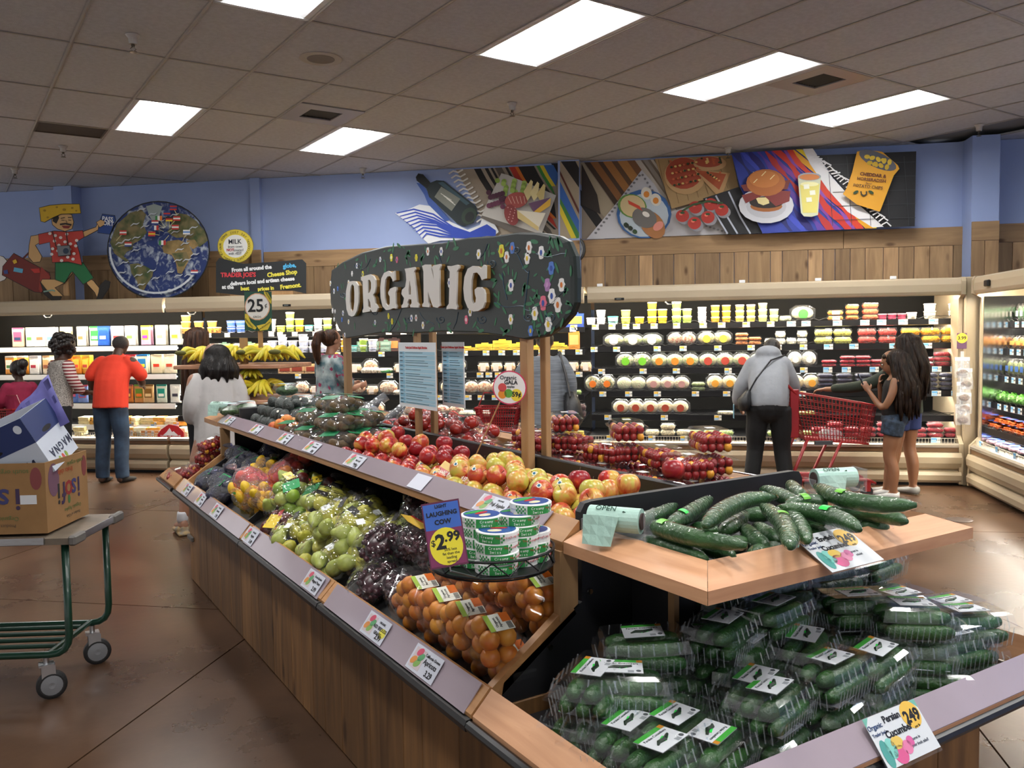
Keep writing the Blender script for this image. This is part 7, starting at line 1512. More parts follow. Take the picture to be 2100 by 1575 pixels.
# -- woman with very long brown hair, dark green jacket
t = person('person with very long straight brown hair in an olive green jacket behind the bananas', wall_pt(-4.55, 7.6, 0), WHEAD-R(10))
b = MB(); chain(b, [(0, 0, .95), (0, 0, 1.15), (0, 0, 1.35), (0, 0, 1.43)], [(.13, .1), (.12, .09), (.14, .09), (.06, .05)]); chain(b, [(0, 0, 1.4), (0, .01, 1.5)], [.045, .042])
for q in (-1, 1): leg(b, q*.08, 0, .93, q*.09, .02, .5, q*.09, 0, .09); foot(b, q*.09, 0, .09); chain(b, [(q*.15, 0, 1.37), (q*.19, .02, 1.16), (q*.18, .1, 1.0), (q*.14, .24, 1.02)], [.048, .04, .033, .023]); hand(b, (q*.14, .24, 1.02), (0, 1, 0), (-q, 0, 0), .9)
head(b, (0, .01, 1.565), (0, 1, -.1), s=.97); fused(b, 'body', SKL, t)
c = MB(); chain(c, [(0, 0, .85), (0, 0, 1.0), (0, 0, 1.2), (0, 0, 1.35), (0, 0, 1.42)], [(.165, .13), (.16, .12), (.15, .11), (.165, .105), (.07, .06)])
for q in (-1, 1): chain(c, [(q*.145, 0, 1.36), (q*.195, .02, 1.16), (q*.185, .1, 1.01), (q*.15, .2, 1.02)], [.064, .056, .048, .04])
fused(c, 'jacket', cloth('olive', '#3a4426', .15), t)
c = MB()
for q in (-1, 1): chain(c, [(q*.08, 0, .93), (q*.09, .02, .5), (q*.09, 0, .1)], [.098, .066, .05])
fused(c, 'trousers', cloth('dark3', '#191a1e', .15), t)
m = MB(); m.ell((0, -.005, 1.59), (.088, .1, .095), 14, 9); strands(m, (0, -.01, 1.58), (0, 1, 0), .66, 1.25, .06, 44, 3, .006); m.build('long_hair', HAIRN, t, True)

# -- woman in white, black bob, walking beside the table
p0 = on_z(365, 1098, 0); p0.z = 0; t = person('person with black bob haircut in a loose white top and patterned shorts beside the table', p0+Vector((.37, .12, 0)), R(0))
b = MB(); H0 = .0
chain(b, [(0, .0, .86), (0, .02, 1.02), (0, .03, 1.2), (0, .04, 1.29)], [(.15, .12), (.14, .11), (.16, .11), (.06, .06)]); chain(b, [(0, .04, 1.27), (0, .06, 1.36)], [.05, .045])
leg(b, -.08, 0, .84, -.21, -.02, .46, -.33, -.12, .12, .09, .06, .038); foot(b, -.33, -.12, .12, -.1); leg(b, .08, 0, .84, .09, .14, .47, .1, .22, .1, .09, .06, .038); foot(b, .1, .22, .1)
for q in (-1, 1): chain(b, [(q*.17, .03, 1.24), (q*.215, .0, 1.06), (q*.20, .1, .93), (q*.13, .22, .95)], [.055, .048, .04, .026]); hand(b, (q*.13, .22, .95), (-q*.3, 1, 0), (-q, 0, 0), .92)
head(b, (0, .09, 1.42), (.15, 1, -.25)); fused(b, 'body', SKL, t)
c = MB(); chain(c, [(0, .0, .66), (0, .0, .8), (0, .01, 1.0), (0, .03, 1.18), (0, .04, 1.27), (0, .04, 1.31)], [(.205, .17), (.195, .165), (.18, .15), (.175, .13), (.155, .105), (.08, .07)])
for q in (-1, 1): chain(c, [(q*.15, .03, 1.23), (q*.205, .0, 1.06), (q*.2, .08, .93), (q*.16, .17, .93)], [.072, .068, .062, .05])
fused(c, 'white_top', cloth('white', '#b9b6b4', .05, 4, .4), t, .014, 5)
c = MB(); chain(c, [(0, 0, .82), (0, .0, .66), (0, .0, .5), (0, .02, .42)], [(.17, .14), (.20, .17), (.205, .18), (.21, .19)]); fused(c, 'grey_skirt', cloth('grey_skirt', '#3a3d42', .15), t)
c = MB()
for q, ky in ((-1, -.04), (1, .12)): chain(c, [(q*.09, 0, .6), (q*.13, ky*.6, .44), (-.235 if q < 0 else .09, ky, .33)], [.1, .088, .088])
fused(c, 'patterned_shorts', cloth('camo', '#3d4634', .5, 30, .2, hx('#7a7c62')), t)
for (x, y, z, d_) in ((-.33, -.12, .1, -.1), (.1, .22, .08, 0)):
	m = MB(); m.lathe([(.036, 0), (.046, .03), (.042, .07), (.038, .09)], 12); o = m.build('sock', col('#c8c8cc', .9), t, True, (x, y, z+.0))
	m = MB(); foot(m, x, y, z-.01, d_, .17, .05); m.box(x-.045, x+.045, y-.07, y+.17, max(z-.1, .0), max(z-.1, 0)+.03, .008); fused(m, 'sneaker', cloth('sneaker', '#8f8a80', .2, 20, .1, hx('#c0a06a')), t, .008, 2)
m = MB(); m.ell((.03, .06, 1.44), (.11, .12, .095), 16, 10); m.ell((.03, .02, 1.37), (.135, .11, .1), 16, 10); m.ell((.07, .0, 1.31), (.115, .09, .085), 14, 8); m.ell((-.05, .0, 1.32), (.09, .08, .08), 12, 8)
for k in range(14): a = k*.449; m.loft([(.03+math.cos(a)*.1, .03+math.sin(a)*.08, 1.40), (.03+math.cos(a)*.14, .02+math.sin(a)*.1, 1.31), (.03+math.cos(a)*(.13+.02*(k % 3)), .01+math.sin(a)*.1, 1.235-.012*(k % 3))], [.035, .035, .012], n=7); fused(m, 'black_bob', HAIRB, t, .012, 3)

# -- woman in tie-dye, ponytail
t = person('person with brown ponytail in a tie-dye shirt behind the sign post', wall_pt(-3.35, 8.0, 0), WHEAD-R(38))
b = MB(); chain(b, [(0, 0, .95), (0, 0, 1.12), (0, 0, 1.32), (0, 0, 1.4)], [(.14, .11), (.13, .1), (.15, .1), (.06, .05)]); chain(b, [(0, 0, 1.38), (0, .02, 1.47)], [.047, .043])
for q in (-1, 1): leg(b, q*.08, 0, .92, q*.09, .02, .5, q*.09, 0, .09); foot(b, q*.09, 0, .09); chain(b, [(q*.16, 0, 1.34), (q*.21, .02, 1.18), (q*.19, .12, 1.06), (q*.11, .27, 1.08)], [.052, .045, .036, .025]); hand(b, (q*.11, .27, 1.08), (-q*.2, 1, .1), (-q, 0, 0), .92)
head(b, (0, .035, 1.535), (0, 1, -.35), s=.98); fused(b, 'body', SKL, t, .011); face_bits(t, (0, .035, 1.535), (0, 1, -.35), .98)
TD = cloth('tiedye', '#3a5a64', .3, 9, .3, hx('#a9b4b4')); nt = TD.node_tree; n2 = nt.nodes.new('ShaderNodeTexNoise'); n2.inputs['Scale'].default_value = 13; n2.inputs['Detail'].default_value = 3; tc = nt.nodes.new('ShaderNodeTexCoord'); nt.links.new(tc.outputs['Object'], n2.inputs['Vector']); r2 = nt.nodes.new('ShaderNodeValToRGB'); r2.color_ramp.elements[0].position = .56; r2.color_ramp.elements[1].position = .6; nt.links.new(n2.outputs['Fac'], r2.inputs[0])
mx = nt.nodes.new('ShaderNodeMix'); mx.data_type = 'RGBA'; bs = nt.nodes['Principled BSDF']; l0 = bs.inputs['Base Color'].links[0].from_socket; nt.links.new(r2.outputs[0], mx.inputs[0]); nt.links.new(l0, mx.inputs[6]); mx.inputs[7].default_value = hx('#8a2c4e')+(1,); nt.links.new(mx.outputs[2], bs.inputs['Base Color'])
c = MB(); chain(c, [(0, 0, .85), (0, 0, 1.0), (0, 0, 1.18), (0, 0, 1.32), (0, 0, 1.4)], [(.19, .15), (.18, .14), (.175, .13), (.185, .12), (.08, .07)])
for q in (-1, 1): chain(c, [(q*.15, 0, 1.34), (q*.215, .02, 1.2), (q*.215, .08, 1.12)], [.075, .07, .066])
fused(c, 'tie_dye_shirt', TD, t)
c = MB()
for q in (-1, 1): chain(c, [(q*.08, 0, .92), (q*.09, .02, .5), (q*.09, 0, .1)], [.1, .068, .05])
fused(c, 'trousers', cloth('dark4', '#20242c', .15), t)
m = MB(); m.ell((0, .01, 1.565), (.086, .098, .092), 14, 9); m.loft([(0, -.06, 1.62), (0, -.12, 1.6), (0, -.15, 1.5), (0, -.14, 1.38), (0, -.13, 1.30)], [.03, .045, .05, .04, .012], n=10); fused(m, 'ponytail', HAIRN, t, .01, 2)

# -- person in grey top with black shoulder bag and red basket
t = person('person in a loose grey top with a black shoulder bag behind the right sign post', wall_pt(-1.17, 8.0, 0), WHEAD)
b = MB(); chain(b, [(0, 0, .93), (0, .02, 1.1), (0, .03, 1.28), (0, .04, 1.37)], [(.15, .12), (.14, .11), (.16, .11), (.06, .06)]); chain(b, [(0, .04, 1.35), (0, .07, 1.44)], [.05, .046])
for q in (-1, 1): leg(b, q*.09, 0, .9, q*.1, .02, .48, q*.1, 0, .09); foot(b, q*.1, 0, .09); chain(b, [(q*.17, .03, 1.31), (q*.23, .03, 1.14), (q*.23, .08, .98), (q*.25, .12, .84)], [.055, .047, .038, .026]); hand(b, (q*.25, .12, .84), (0, .1, -1), (-q, 0, 0), .95)
head(b, (0, .12, 1.49), (0, 1, -.5)); fused(b, 'body', SKL, t)
c = MB(); chain(c, [(0, -.01, .66), (0, 0, .8), (0, .01, 1.0), (0, .02, 1.18), (0, .03, 1.3), (0, .04, 1.36)], [(.24, .18), (.23, .17), (.21, .155), (.195, .14), (.18, .115), (.08, .07)])
for q in (-1, 1): chain(c, [(q*.15, .03, 1.3), (q*.235, .03, 1.14), (q*.24, .07, .99)], [.08, .078, .072])
fused(c, 'grey_top', mat('cloth_grey_knit', hx('#6d7278'), .9, var=.25, scale=90, bump=.5, bscale=120, stretch=(.05, .05, 1)), t, .014, 5)
c = MB()
for q in (-1, 1): chain(c, [(q*.09, 0, .9), (q*.1, .02, .5), (q*.1, 0, .1)], [.11, .075, .055])
fused(c, 'trousers', cloth('black', '#0c0c0e', .15), t)
m = MB(); m.ell((0, .095, 1.525), (.09, .098, .09), 14, 9); m.ell((0, .03, 1.5), (.05, .05, .06), 10, 7); fused(m, 'short_hair', HAIRB, t, .01, 2)
bg = MB(); bg.loft([(.26, -.06, 1.02), (.28, -.06, .9), (.29, -.06, .76), (.28, -.06, .71)], [(.05, .06), (.08, .13), (.1, .17), (.07, .15)], (1, 0, 0), 14); o = bg.build('shoulder_bag', mat('bag_black', (.012, .012, .013), .45, bump=.4, bscale=40), t, True)
m = MB()
for dy in (-.03, .03): m.loft([(.27, -.06+dy*3, .98), (.22, -.05+dy, 1.2), (.15, .03+dy, 1.40), (.17, .1, 1.3)], .012, n=6)
m.build('strap', BLACK, o)

# -- person in grey hoodie and black leggings, stooping
t = person('person in light grey hoodie and black leggings stooping at the right case', wall_pt(.93, 8.12, 0), WHEAD-R(4)); t.scale = (.93, 1, 1)
b = MB(); chain(b, [(0, -.06, .93), (0, .0, 1.08), (0, .13, 1.24), (0, .2, 1.3)], [(.15, .12), (.14, .11), (.16, .11), (.06, .06)]); chain(b, [(0, .2, 1.3), (0, .27, 1.35)], [.05, .046])
for q in (-1, 1): leg(b, q*.1, -.06, .86, q*.13, .0, .46, q*.17, -.04, .09, .1, .06, .04); foot(b, q*.17, -.04, .09)
chain(b, [(-.18, .15, 1.24), (-.26, .13, 1.04), (-.29, .2, .90), (-.27, .3, .84)], [.055, .047, .038, .025]); hand(b, (-.27, .3, .84), (.1, .6, -.5), (1, 0, 0), .95)
chain(b, [(.18, .15, 1.24), (.24, .2, 1.05), (.22, .34, .92), (.18, .44, .86)], [.055, .047, .038, .025]); hand(b, (.18, .44, .86), (-.2, .8, -.3), (-1, 0, 0), .95)
head(b, (.05, .33, 1.385), (.25, .6, -.8)); fused(b, 'body', SKL, t); face_bits(t, (.05, .33, 1.385), (.25, .6, -.8))
c = MB(); chain(c, [(0, -.08, .86), (0, -.06, .95), (0, .0, 1.08), (0, .1, 1.2), (0, .17, 1.28), (0, .2, 1.32)], [(.185, .16), (.195, .165), (.20, .155), (.20, .14), (.17, .115), (.08, .075)])
chain(c, [(-.14, .13, 1.25), (-.25, .12, 1.06), (-.29, .18, .93), (-.28, .26, .86)], [.09, .082, .07, .05]); chain(c, [(.14, .13, 1.25), (.235, .18, 1.06), (.235, .3, .94), (.2, .4, .88)], [.09, .082, .07, .05])
c.ell((0, .14, 1.36), (.13, .10, .075), 12, 8); fused(c, 'hoodie', cloth('hoodie', '#8a8d92', .07, 6, .5), t, .014, 4)
c = MB(); c.ell((0, -.08, .88), (.185, .155, .16), 14, 9)
for q in (-1, 1): chain(c, [(q*.1, -.07, .86), (q*.12, -.03, .66), (q*.13, .0, .46), (q*.155, -.03, .27), (q*.17, -.03, .1)], [.115, .105, .084, .08, .06])
fused(c, 'leggings', cloth('leggings', '#08080a', .1), t)
for q in (-1, 1): m = MB(); foot(m, q*.17, -.04, .08, 0, .16, .048); m.build('shoe', cloth('shoe_dark', '#161210', .1), t, True)
m = MB(); m.ell((.045, .305, 1.415), (.086, .09, .088), 14, 9); fused(m, 'dark_hair', HAIRB, t, .01, 2)
m = MB(); m.loft([(-.20, -.10, 1.02), (-.24, -.12, .92), (-.24, -.12, .84)], [(.02, .05), (.07, .13), (.05, .10)], (1, 0, 0), 12); o = m.build('black_bag', mat('bag_black', (.01, .01, .01), .4), t, True)
m = MB(); m.loft([(-.20, -.1, 1.0), (-.12, -.12, 1.14), (.02, -.04, 1.3), (.16, .12, 1.34)], .008, n=5); m.build('strap', BLACK, o)
ph = thing('phone', 'phone in pale blue case held by the person in the hoodie', 'phone', wall_pt(.93, 8.12, 0)+Vector((math.cos(WA)*-.30-math.sin(WA)*.22, math.sin(WA)*-.30+math.cos(WA)*.22, .80)), WHEAD); MB().box(-.004, .004, -.035, .035, -.07, .07, .004).build('case', col('#6f9ab0', .4), ph); MB().box(.0041, .0052, -.03, .03, -.062, .062).build('screen', col('#10202c', .2), ph)

# -- girl with phone, very long hair
pg = wall_pt(2.05, 8.2, 0); t = person('person with long wavy dark hair, black tank top and denim shorts holding a phone', pg, WHEAD+R(75))
b = MB(); chain(b, [(0, -.01, .74), (0, .01, .9), (0, .0, 1.06), (0, -.01, 1.14)], [(.125, .105), (.1, .085), (.125, .085), (.05, .05)]); chain(b, [(0, -.01, 1.13), (0, .01, 1.2)], [.04, .038])
leg(b, -.07, 0, .72, -.075, .035, .41, -.08, .0, .08, .085, .055, .033); foot(b, -.08, .0, .08, 0, .14, .035); leg(b, .07, -.01, .72, .07, .02, .41, .07, .06, .08, .085, .055, .033); foot(b, .07, .06, .08, .1, .14, .035)
chain(b, [(-.135, -.01, 1.1), (-.17, .03, .95), (-.15, .1, .86), (-.09, .21, 1.0)], [.042, .036, .031, .021]); hand(b, (-.09, .21, 1.0), (.1, .5, .8), (.9, .1, 0), .85, .9)
chain(b, [(.135, -.01, 1.1), (.17, .04, .96), (.14, .1, .88), (.06, .13, 1.06)], [.042, .036, .031, .021]); hand(b, (.06, .13, 1.06), (-.2, -.1, 1), (0, -1, 0), .85, 1.)
HC = (0, .03, 1.265); head(b, HC, (0, 1, -.35), s=.93); fused(b, 'body', SKM, t, .010, 3); face_bits(t, HC, (0, 1, -.35), .93)
c = MB(); chain(c, [(0, 0, .78), (0, .01, .92), (0, .0, 1.04), (0, -.01, 1.09)], [(.125, .11), (.115, .10), (.135, .10), (.11, .085)])
for q in (-1, 1): c.loft([(q*.075, .05, 1.06), (q*.08, .0, 1.145), (q*.075, -.06, 1.06)], .016, n=6)
fused(c, 'tank_top', cloth('tank', '#0e0c0d', .1), t)
c = MB(); c.ell((0, -.01, .75), (.145, .125, .09), 14, 9)
for q in (-1, 1): chain(c, [(q*.072, 0, .74), (q*.075, .01, .66), (q*.077, .02, .6)], [.1, .1, .097])
fused(c, 'denim_shorts', cloth('shorts', '#16202c', .4, 30, .3, hx('#2c3c50')), t)
m = MB(); m.ell((0, .005, 1.29), (.086, .095, .088), 14, 9); m.ell((0, .085, 1.315), (.065, .025, .03), 10, 6); strands(m, (0, -.005, 1.275), (0, 1, 0), .52, 1.75, .10, 60, 8, .018); m.build('long_wavy_hair', HAIRD, t, True)
for q, (x, y) in ((-1, (-.08, .0)), (1, (.07, .06))): m = MB(); foot(m, x, y, .07, 0, .15, .042); m.build('shoe', col('#a8a8a6'), t, True)
hd = WHEAD+R(75); ph = thing('phone', 'dark phone held up by the long haired girl beside the cart', 'phone', pg+Vector((math.cos(hd)*-.05-math.sin(hd)*.28, math.sin(hd)*-.05+math.cos(hd)*.28, 1.10)), hd, None, (R(-25), 0, hd)); MB().box(-.037, .037, -.005, .005, -.072, .072, .004).build('case', col('#141416', .3), ph); MB().box(-.033, .033, -.0062, -.005, -.066, .066).build('screen', col('#22406a', .15), ph)

# -- person behind her in olive jacket, hand on the cart
pa = wall_pt(2.2, 8.42, 0); t = person('person with long dark hair in an olive jacket and blue shorts reaching for the cart', pa, WHEAD+R(40))
b = MB(); chain(b, [(0, 0, .85), (0, 0, 1.0), (0, .01, 1.18), (0, 0, 1.26)], [(.13, .11), (.12, .1), (.14, .095), (.055, .05)]); chain(b, [(0, 0, 1.25), (0, .01, 1.34)], [.044, .04])
leg(b, -.08, 0, .83, -.09, .03, .45, -.12, .1, .08, .09, .057, .034); foot(b, -.12, .1, .08, .2, .15, .036); leg(b, .08, 0, .83, .085, .01, .45, .09, -.03, .08, .09, .057, .034); foot(b, .09, -.03, .08, 0, .15, .036)
chain(b, [(-.15, .0, 1.2), (-.27, .12, 1.08), (-.38, .28, 1.02), (-.50, .50, 1.0)], [.048, .042, .036, .024]); hand(b, (-.50, .50, 1.0), (-.4, .8, -.1), (0, 0, -1), .92, .9)
chain(b, [(.15, .0, 1.2), (.2, .03, 1.02), (.2, .12, .88), (.2, .24, .86)], [.048, .042, .036, .024]); hand(b, (.2, .24, .86), (0, 1, 0), (-1, 0, 0), .92)
HC = (0, .02, 1.40); head(b, HC, (0, 1, -.2), s=.97); fused(b, 'body', SKM, t, .011, 3); face_bits(t, HC, (0, 1, -.2), .97)
c = MB(); chain(c, [(0, 0, .78), (0, 0, .95), (0, .0, 1.1), (0, 0, 1.2), (0, 0, 1.27)], [(.175, .15), (.165, .14), (.16, .125), (.165, .11), (.075, .065)])
chain(c, [(-.14, .0, 1.2), (-.26, .11, 1.09), (-.36, .25, 1.03), (-.46, .42, 1.01)], [.068, .062, .054, .045]); chain(c, [(.14, 0, 1.2), (.205, .03, 1.02), (.205, .11, .9), (.2, .2, .88)], [.068, .06, .052, .044])
fused(c, 'olive_jacket', cloth('olive2', '#20281c', .15), t)
c = MB()
for q in (-1, 1): chain(c, [(q*.08, 0, .84), (q*.085, .01, .72), (q*.088, .01, .62)], [.105, .105, .102])
fused(c, 'blue_shorts', cloth('blue_shorts', '#1c2a58', .1), t)
m = MB(); m.ell((0, -.005, 1.43), (.09, .1, .095), 14, 9); strands(m, (0, -.01, 1.42), (0, 1, 0), .5, 1.5, .09, 50, 12, .014); m.build('long_hair', HAIRD, t, True)
for q, (x, y) in ((-1, (-.12, .1)), (1, (.09, -.03))): m = MB(); foot(m, x, y, .07, 0, .16, .044); m.build('shoe', col('#8a8a88'), t, True)
# ------------------------------------------------------------------ kiwi bags, tomatoes and greens on the upper tier
KW = MB().ell((0, 0, 0), (.026, .026, .033), 12, 8).mesh('fruit', mat('kiwi_skin', hx('#5c4a30'), .8, var=.25, scale=60, bump=.3, bscale=200), True)
kb = bag('kiwi_bag', 'kiwis', [KW], 9, (.25, .15, .09), clear('kiwi_film', gloss=.4, milk=.03, bump=.9, bscale=30), [('green_print', mat('kiwi_green', hx('#1f7a4c'), .3), (-.3, .1, 1.03, .10, .08, .6)), ('green_print', mat('kiwi_green', hx('#1f7a4c'), .3), (.2, -.25, 1.0, .08, .06, -.4))], 41)
k = 0
for (x, y, z, a) in ((1.50, 4.0, 0, .3), (1.50, 4.17, 0, 2.9), (1.49, 4.34, 0, .2), (1.50, 4.52, 0, 3.3), (1.51, 4.7, 0, .1), (1.69, 4.05, 0, .2), (1.7, 4.25, 0, 3.), (1.7, 4.46, 0, .1), (1.53, 4.08, .085, .2), (1.53, 4.26, .085, 3.2), (1.54, 4.45, .085, .3), (1.55, 4.62, .085, 2.8), (1.68, 4.15, .085, .4), (1.68, 4.38, .085, 0), (1.58, 4.2, .165, .3), (1.6, 4.42, .165, 2.9)):
	k += 1; kb.put((x, y, 1.006+z), (0, 0, a), 'green printed bag of kiwis, %s bag in the heap beside the avocados' % ORD[k], 'kiwi bags')
TOM = MB().ell((0, 0, 0), (.033, .033, .028), 12, 8).mesh('fruit', mat('tomato_skin', hx('#962418'), .25), True); CHT = MB().ell((0, 0, 0), (.014, .014, .017), 9, 6)
tbg = bag('tomato_bag', 'tomatoes', [TOM], 6, (.24, .16, .09), CLB, [('label', LBR, (0, .1, 1.0, .05, .03, .3))], 43)
k = 0
for (x, y, z, a) in ((1.98, 3.55, 0, .3), (2.0, 3.75, 0, 2.6), (1.99, 3.98, 0, .5), (2.0, 4.22, 0, 2.8), (1.98, 4.45, 0, .1), (2.0, 3.65, .08, .8), (1.97, 3.9, .08, 2.5), (1.98, 4.15, .08, .4), (2.14, 3.7, .02, 1), (2.14, 4.1, .02, .6)):
	k += 1; tbg.put((x, y, 1.006+z), (0, 0, a), 'clear bag of red tomatoes behind the centre divider, %s from the camera' % ORD[k], 'tomato bags')
def tombox():
	t = thing('tomato_box', '', 'tomatoes'); q = random.Random(4); cm_ = [mat('cherry_red', hx('#861a18'), .22), mat('cherry_red', (0,)*3), mat('cherry_yellow', hx('#d9962a'), .25)]
	for z_ in (0, 1):
		m = MB()
		for a in range(6):
			for b in range(4): m.M = Matrix.Translation((-.07+a*.028, -.042+b*.028, .017+z_*.026)); m.mi(2 if (a*3+b*5+z_) % 7 == 0 else 0); m.add(CHT.v, CHT.f)
		o = m.build('tomatoes', cm_, t, True); o['kind'] = 'stuff'
	m = MB(); rbox(m, [(.16, .105, 0), (.172, .118, .006), (.182, .13, .05), (.205, .15, .052), (.205, .15, .055), (.185, .13, .058), (.17, .115, .074), (.15, .1, .077)], 20); m.build('clear_box', CLC, t)
	MB().box(-.02, .02, -.015, .015, .0775, .0782).build('label', LBW, t); return t
tp = Proto(tombox); k = 0
for (x, y, z, a) in ((1.98, 2.05, 0, 90), (1.97, 2.28, 0, 85), (1.98, 2.52, 0, 95), (1.98, 2.75, 0, 88), (1.98, 2.98, 0, 92), (1.98, 3.2, 0, 90), (1.98, 3.4, 0, 80), (2.17, 2.1, 0, 85), (2.17, 2.35, 0, 95), (2.17, 2.6, 0, 88), (2.17, 2.85, 0, 90), (2.17, 3.1, 0, 92), (2.17, 3.35, 0, 88),
					 (2.02, 2.1, .08, 75), (2.02, 2.55, .08, 98), (2.12, 2.9, .08, 85), (2.1, 2.33, .08, 70), (2.1, 3.2, .08, 100), (2.0, 3.0, .08, 90)):
	k += 1; tp.put((x, y, 1.003+z), (0, 0, R(a)), '%s of the clear boxes of small tomatoes beyond the centre divider%s' % (ORD[k], ', in the upper layer' if z else ''), 'tomato boxes')
tp.put((2.14, 2.12, 1.083), (0, 0, R(66)), 'box of small tomatoes under the raised one nearest the far bag roll'); tp.put((2.14, 2.12, 1.163), (0, 0, R(62)), 'raised box of small red tomatoes nearest the far bag roll')
for n_, (px, py, x) in enumerate(((1158, 893, 2.1), (1285, 915, 2.1))): p = on_x(px, py, x); tp.put((x, p.y, 1.083), (0, 0, R(64)), '%s supporting box under the raised tomatoes' % ('left', 'right')[n_]); tp.put((x, p.y, 1.163), (0, 0, R(60)), '%s box of red and yellow tomatoes standing highest beyond the divider' % ('left' if n_ == 0 else 'right'))
# red tomato packs on the far end display, leaf boxes and dark bags around it
FE = Vector((XC, Y1+.45, 0))
for k, (px, py, dpt, a) in enumerate(((435, 905, 5.92, 20), (428, 930, 5.96, 35), (415, 955, 6.0, 10), (398, 965, 6.05, 50), (395, 985, 6.12, 20), (372, 980, 6.2, -20), (440, 945, 5.95, 70))):
	p = on_y(px, py, dpt); p.z = max(p.z-.05, .60); tp.put(p, (R(10), R(-15), R(a)), '%s pack of small red tomatoes heaped on the far end display' % ORD[k+1], 'far tomato packs')
for (z0_, x_) in ((.562, 1.2), (.562, 1.4), (.64, 1.22), (.64, 1.42), (.72, 1.3)): tp.put((x_, 6.1, z0_), (0, 0, R(90)), 'pack of small red tomatoes low on the far end display, hidden under the heaped ones', 'low far tomato packs')
hb_ = two('leaf_box', 'greens', lambda: iter([('leaves', MB().ell((0, 0, .045), (.085, .055, .038), 12, 7), mat('herb_leaf', hx('#2f4a26'), .6, var=.6, scale=60, bump=1., bscale=60), True), ('clear_box', rbox(MB(), [(.17, .115, 0), (.19, .13, .05), (.205, .145, .052), (.19, .13, .056), (.17, .11, .095)], 16), CLC, False), ('label', MB().box(-.05, .05, -.03, .03, .0952, .096), col('#b9cfd6'), False)]))
k = 0
for (px, py, z, a) in ((478, 838, 1.13, 20), (520, 828, 1.14, 10), (560, 828, 1.12, 30), (600, 828, 1.12, 0), (640, 815, 1.16, 15), (640, 795, 1.25, 10), (655, 820, 1.1, 5), (500, 840, 1.05, 5)):
	k += 1; p = on_z(px, py, z); p.y = min(max(p.y, 5.86), 6.25); p.x = min(max(p.x, 1.4), 2.4); p.z = z-.09; hb_.put(p, (0, 0, R(a)), '%s clear box of green leaves behind the avocado crate' % ORD[k], 'leaf boxes')
ep = two('wrapped_eggplant', 'vegetables', lambda: iter([('skin', MB().loft([(-.13, 0, .035), (-.09, 0, .035), (0, 0, .035), (.09, 0, .035), (.13, 0, .035)], [.01, .03, .034, .026, .008], n=12), mat('dark_vegetable', hx('#12141a'), .3), True), ('film', film_mesh_v() if False else MB().loft([(-.17, 0, .036), (-.12, .01, .038), (-.05, 0, .037), (.04, -.006, .037), (.1, 0, .036), (.17, 0, .034)], [.03, .03, .04, .039, .034, .03], n=12), clear('crinkled_film', gloss=.45, milk=.10, bump=1., bscale=25), True)]))
for k, (x, y, z, a, e) in enumerate(((1.98, 4.72, .0, 20, 0), (2.0, 4.85, .0, 40, 0), (1.99, 5.0, 0, 10, 0), (1.98, 4.8, .07, 60, 0), (2.02, 4.95, .07, -20, -35), (1.98, 5.15, .0, 40, 0), (2.1, 4.75, .03, -30, -40), (2.0, 5.3, 0, 20, 0), (1.98, 5.08, .07, 80, 0))): ep.put((x, y, 1.006+z), (0, R(e), R(a)), '%s dark film-wrapped vegetable piled behind the left sign post' % ORD[k+1], 'wrapped dark vegetables')

# ------------------------------------------------------------------ wire rack of round cheese boxes and its sign
rc = on_z(1008, 1150, .985); rk = thing('wire_rack', 'round black wire shelf holding stacked cheese boxes above the apricots', 'rack', rc)
m = MB(); RR_ = .165
def circ(r, z, n=28): return [(r*math.cos(2*PI*k/n), r*math.sin(2*PI*k/n), z) for k in range(n)]
m.loft(circ(RR_, 0), .0035, close=True, n=6); m.loft(circ(RR_, .04), .0035, close=True, n=6); m.loft(circ(RR_-.006, -.008), .0025, close=True, n=5); m.loft([(RR_*math.cos(2*PI*k/24), RR_*math.sin(2*PI*k/24), .003 if k % 2 else .038) for k in range(24)], .0025, close=True, n=5); m.build('wire_rim', CBLACK, rk)
m = MB(); m.lathe([(0, -.004), (RR_-.005, -.004), (RR_-.005, 0), (0, 0)], 30); m.build('tray', CBLACK, rk)
v = Vector((1.33, 2.12, .97))-rc; MB().loft([(RR_*.6, .05, -.012), tuple(v)], [(.02, .008)]*2, n=8).build('bracket', CBLACK, rk)
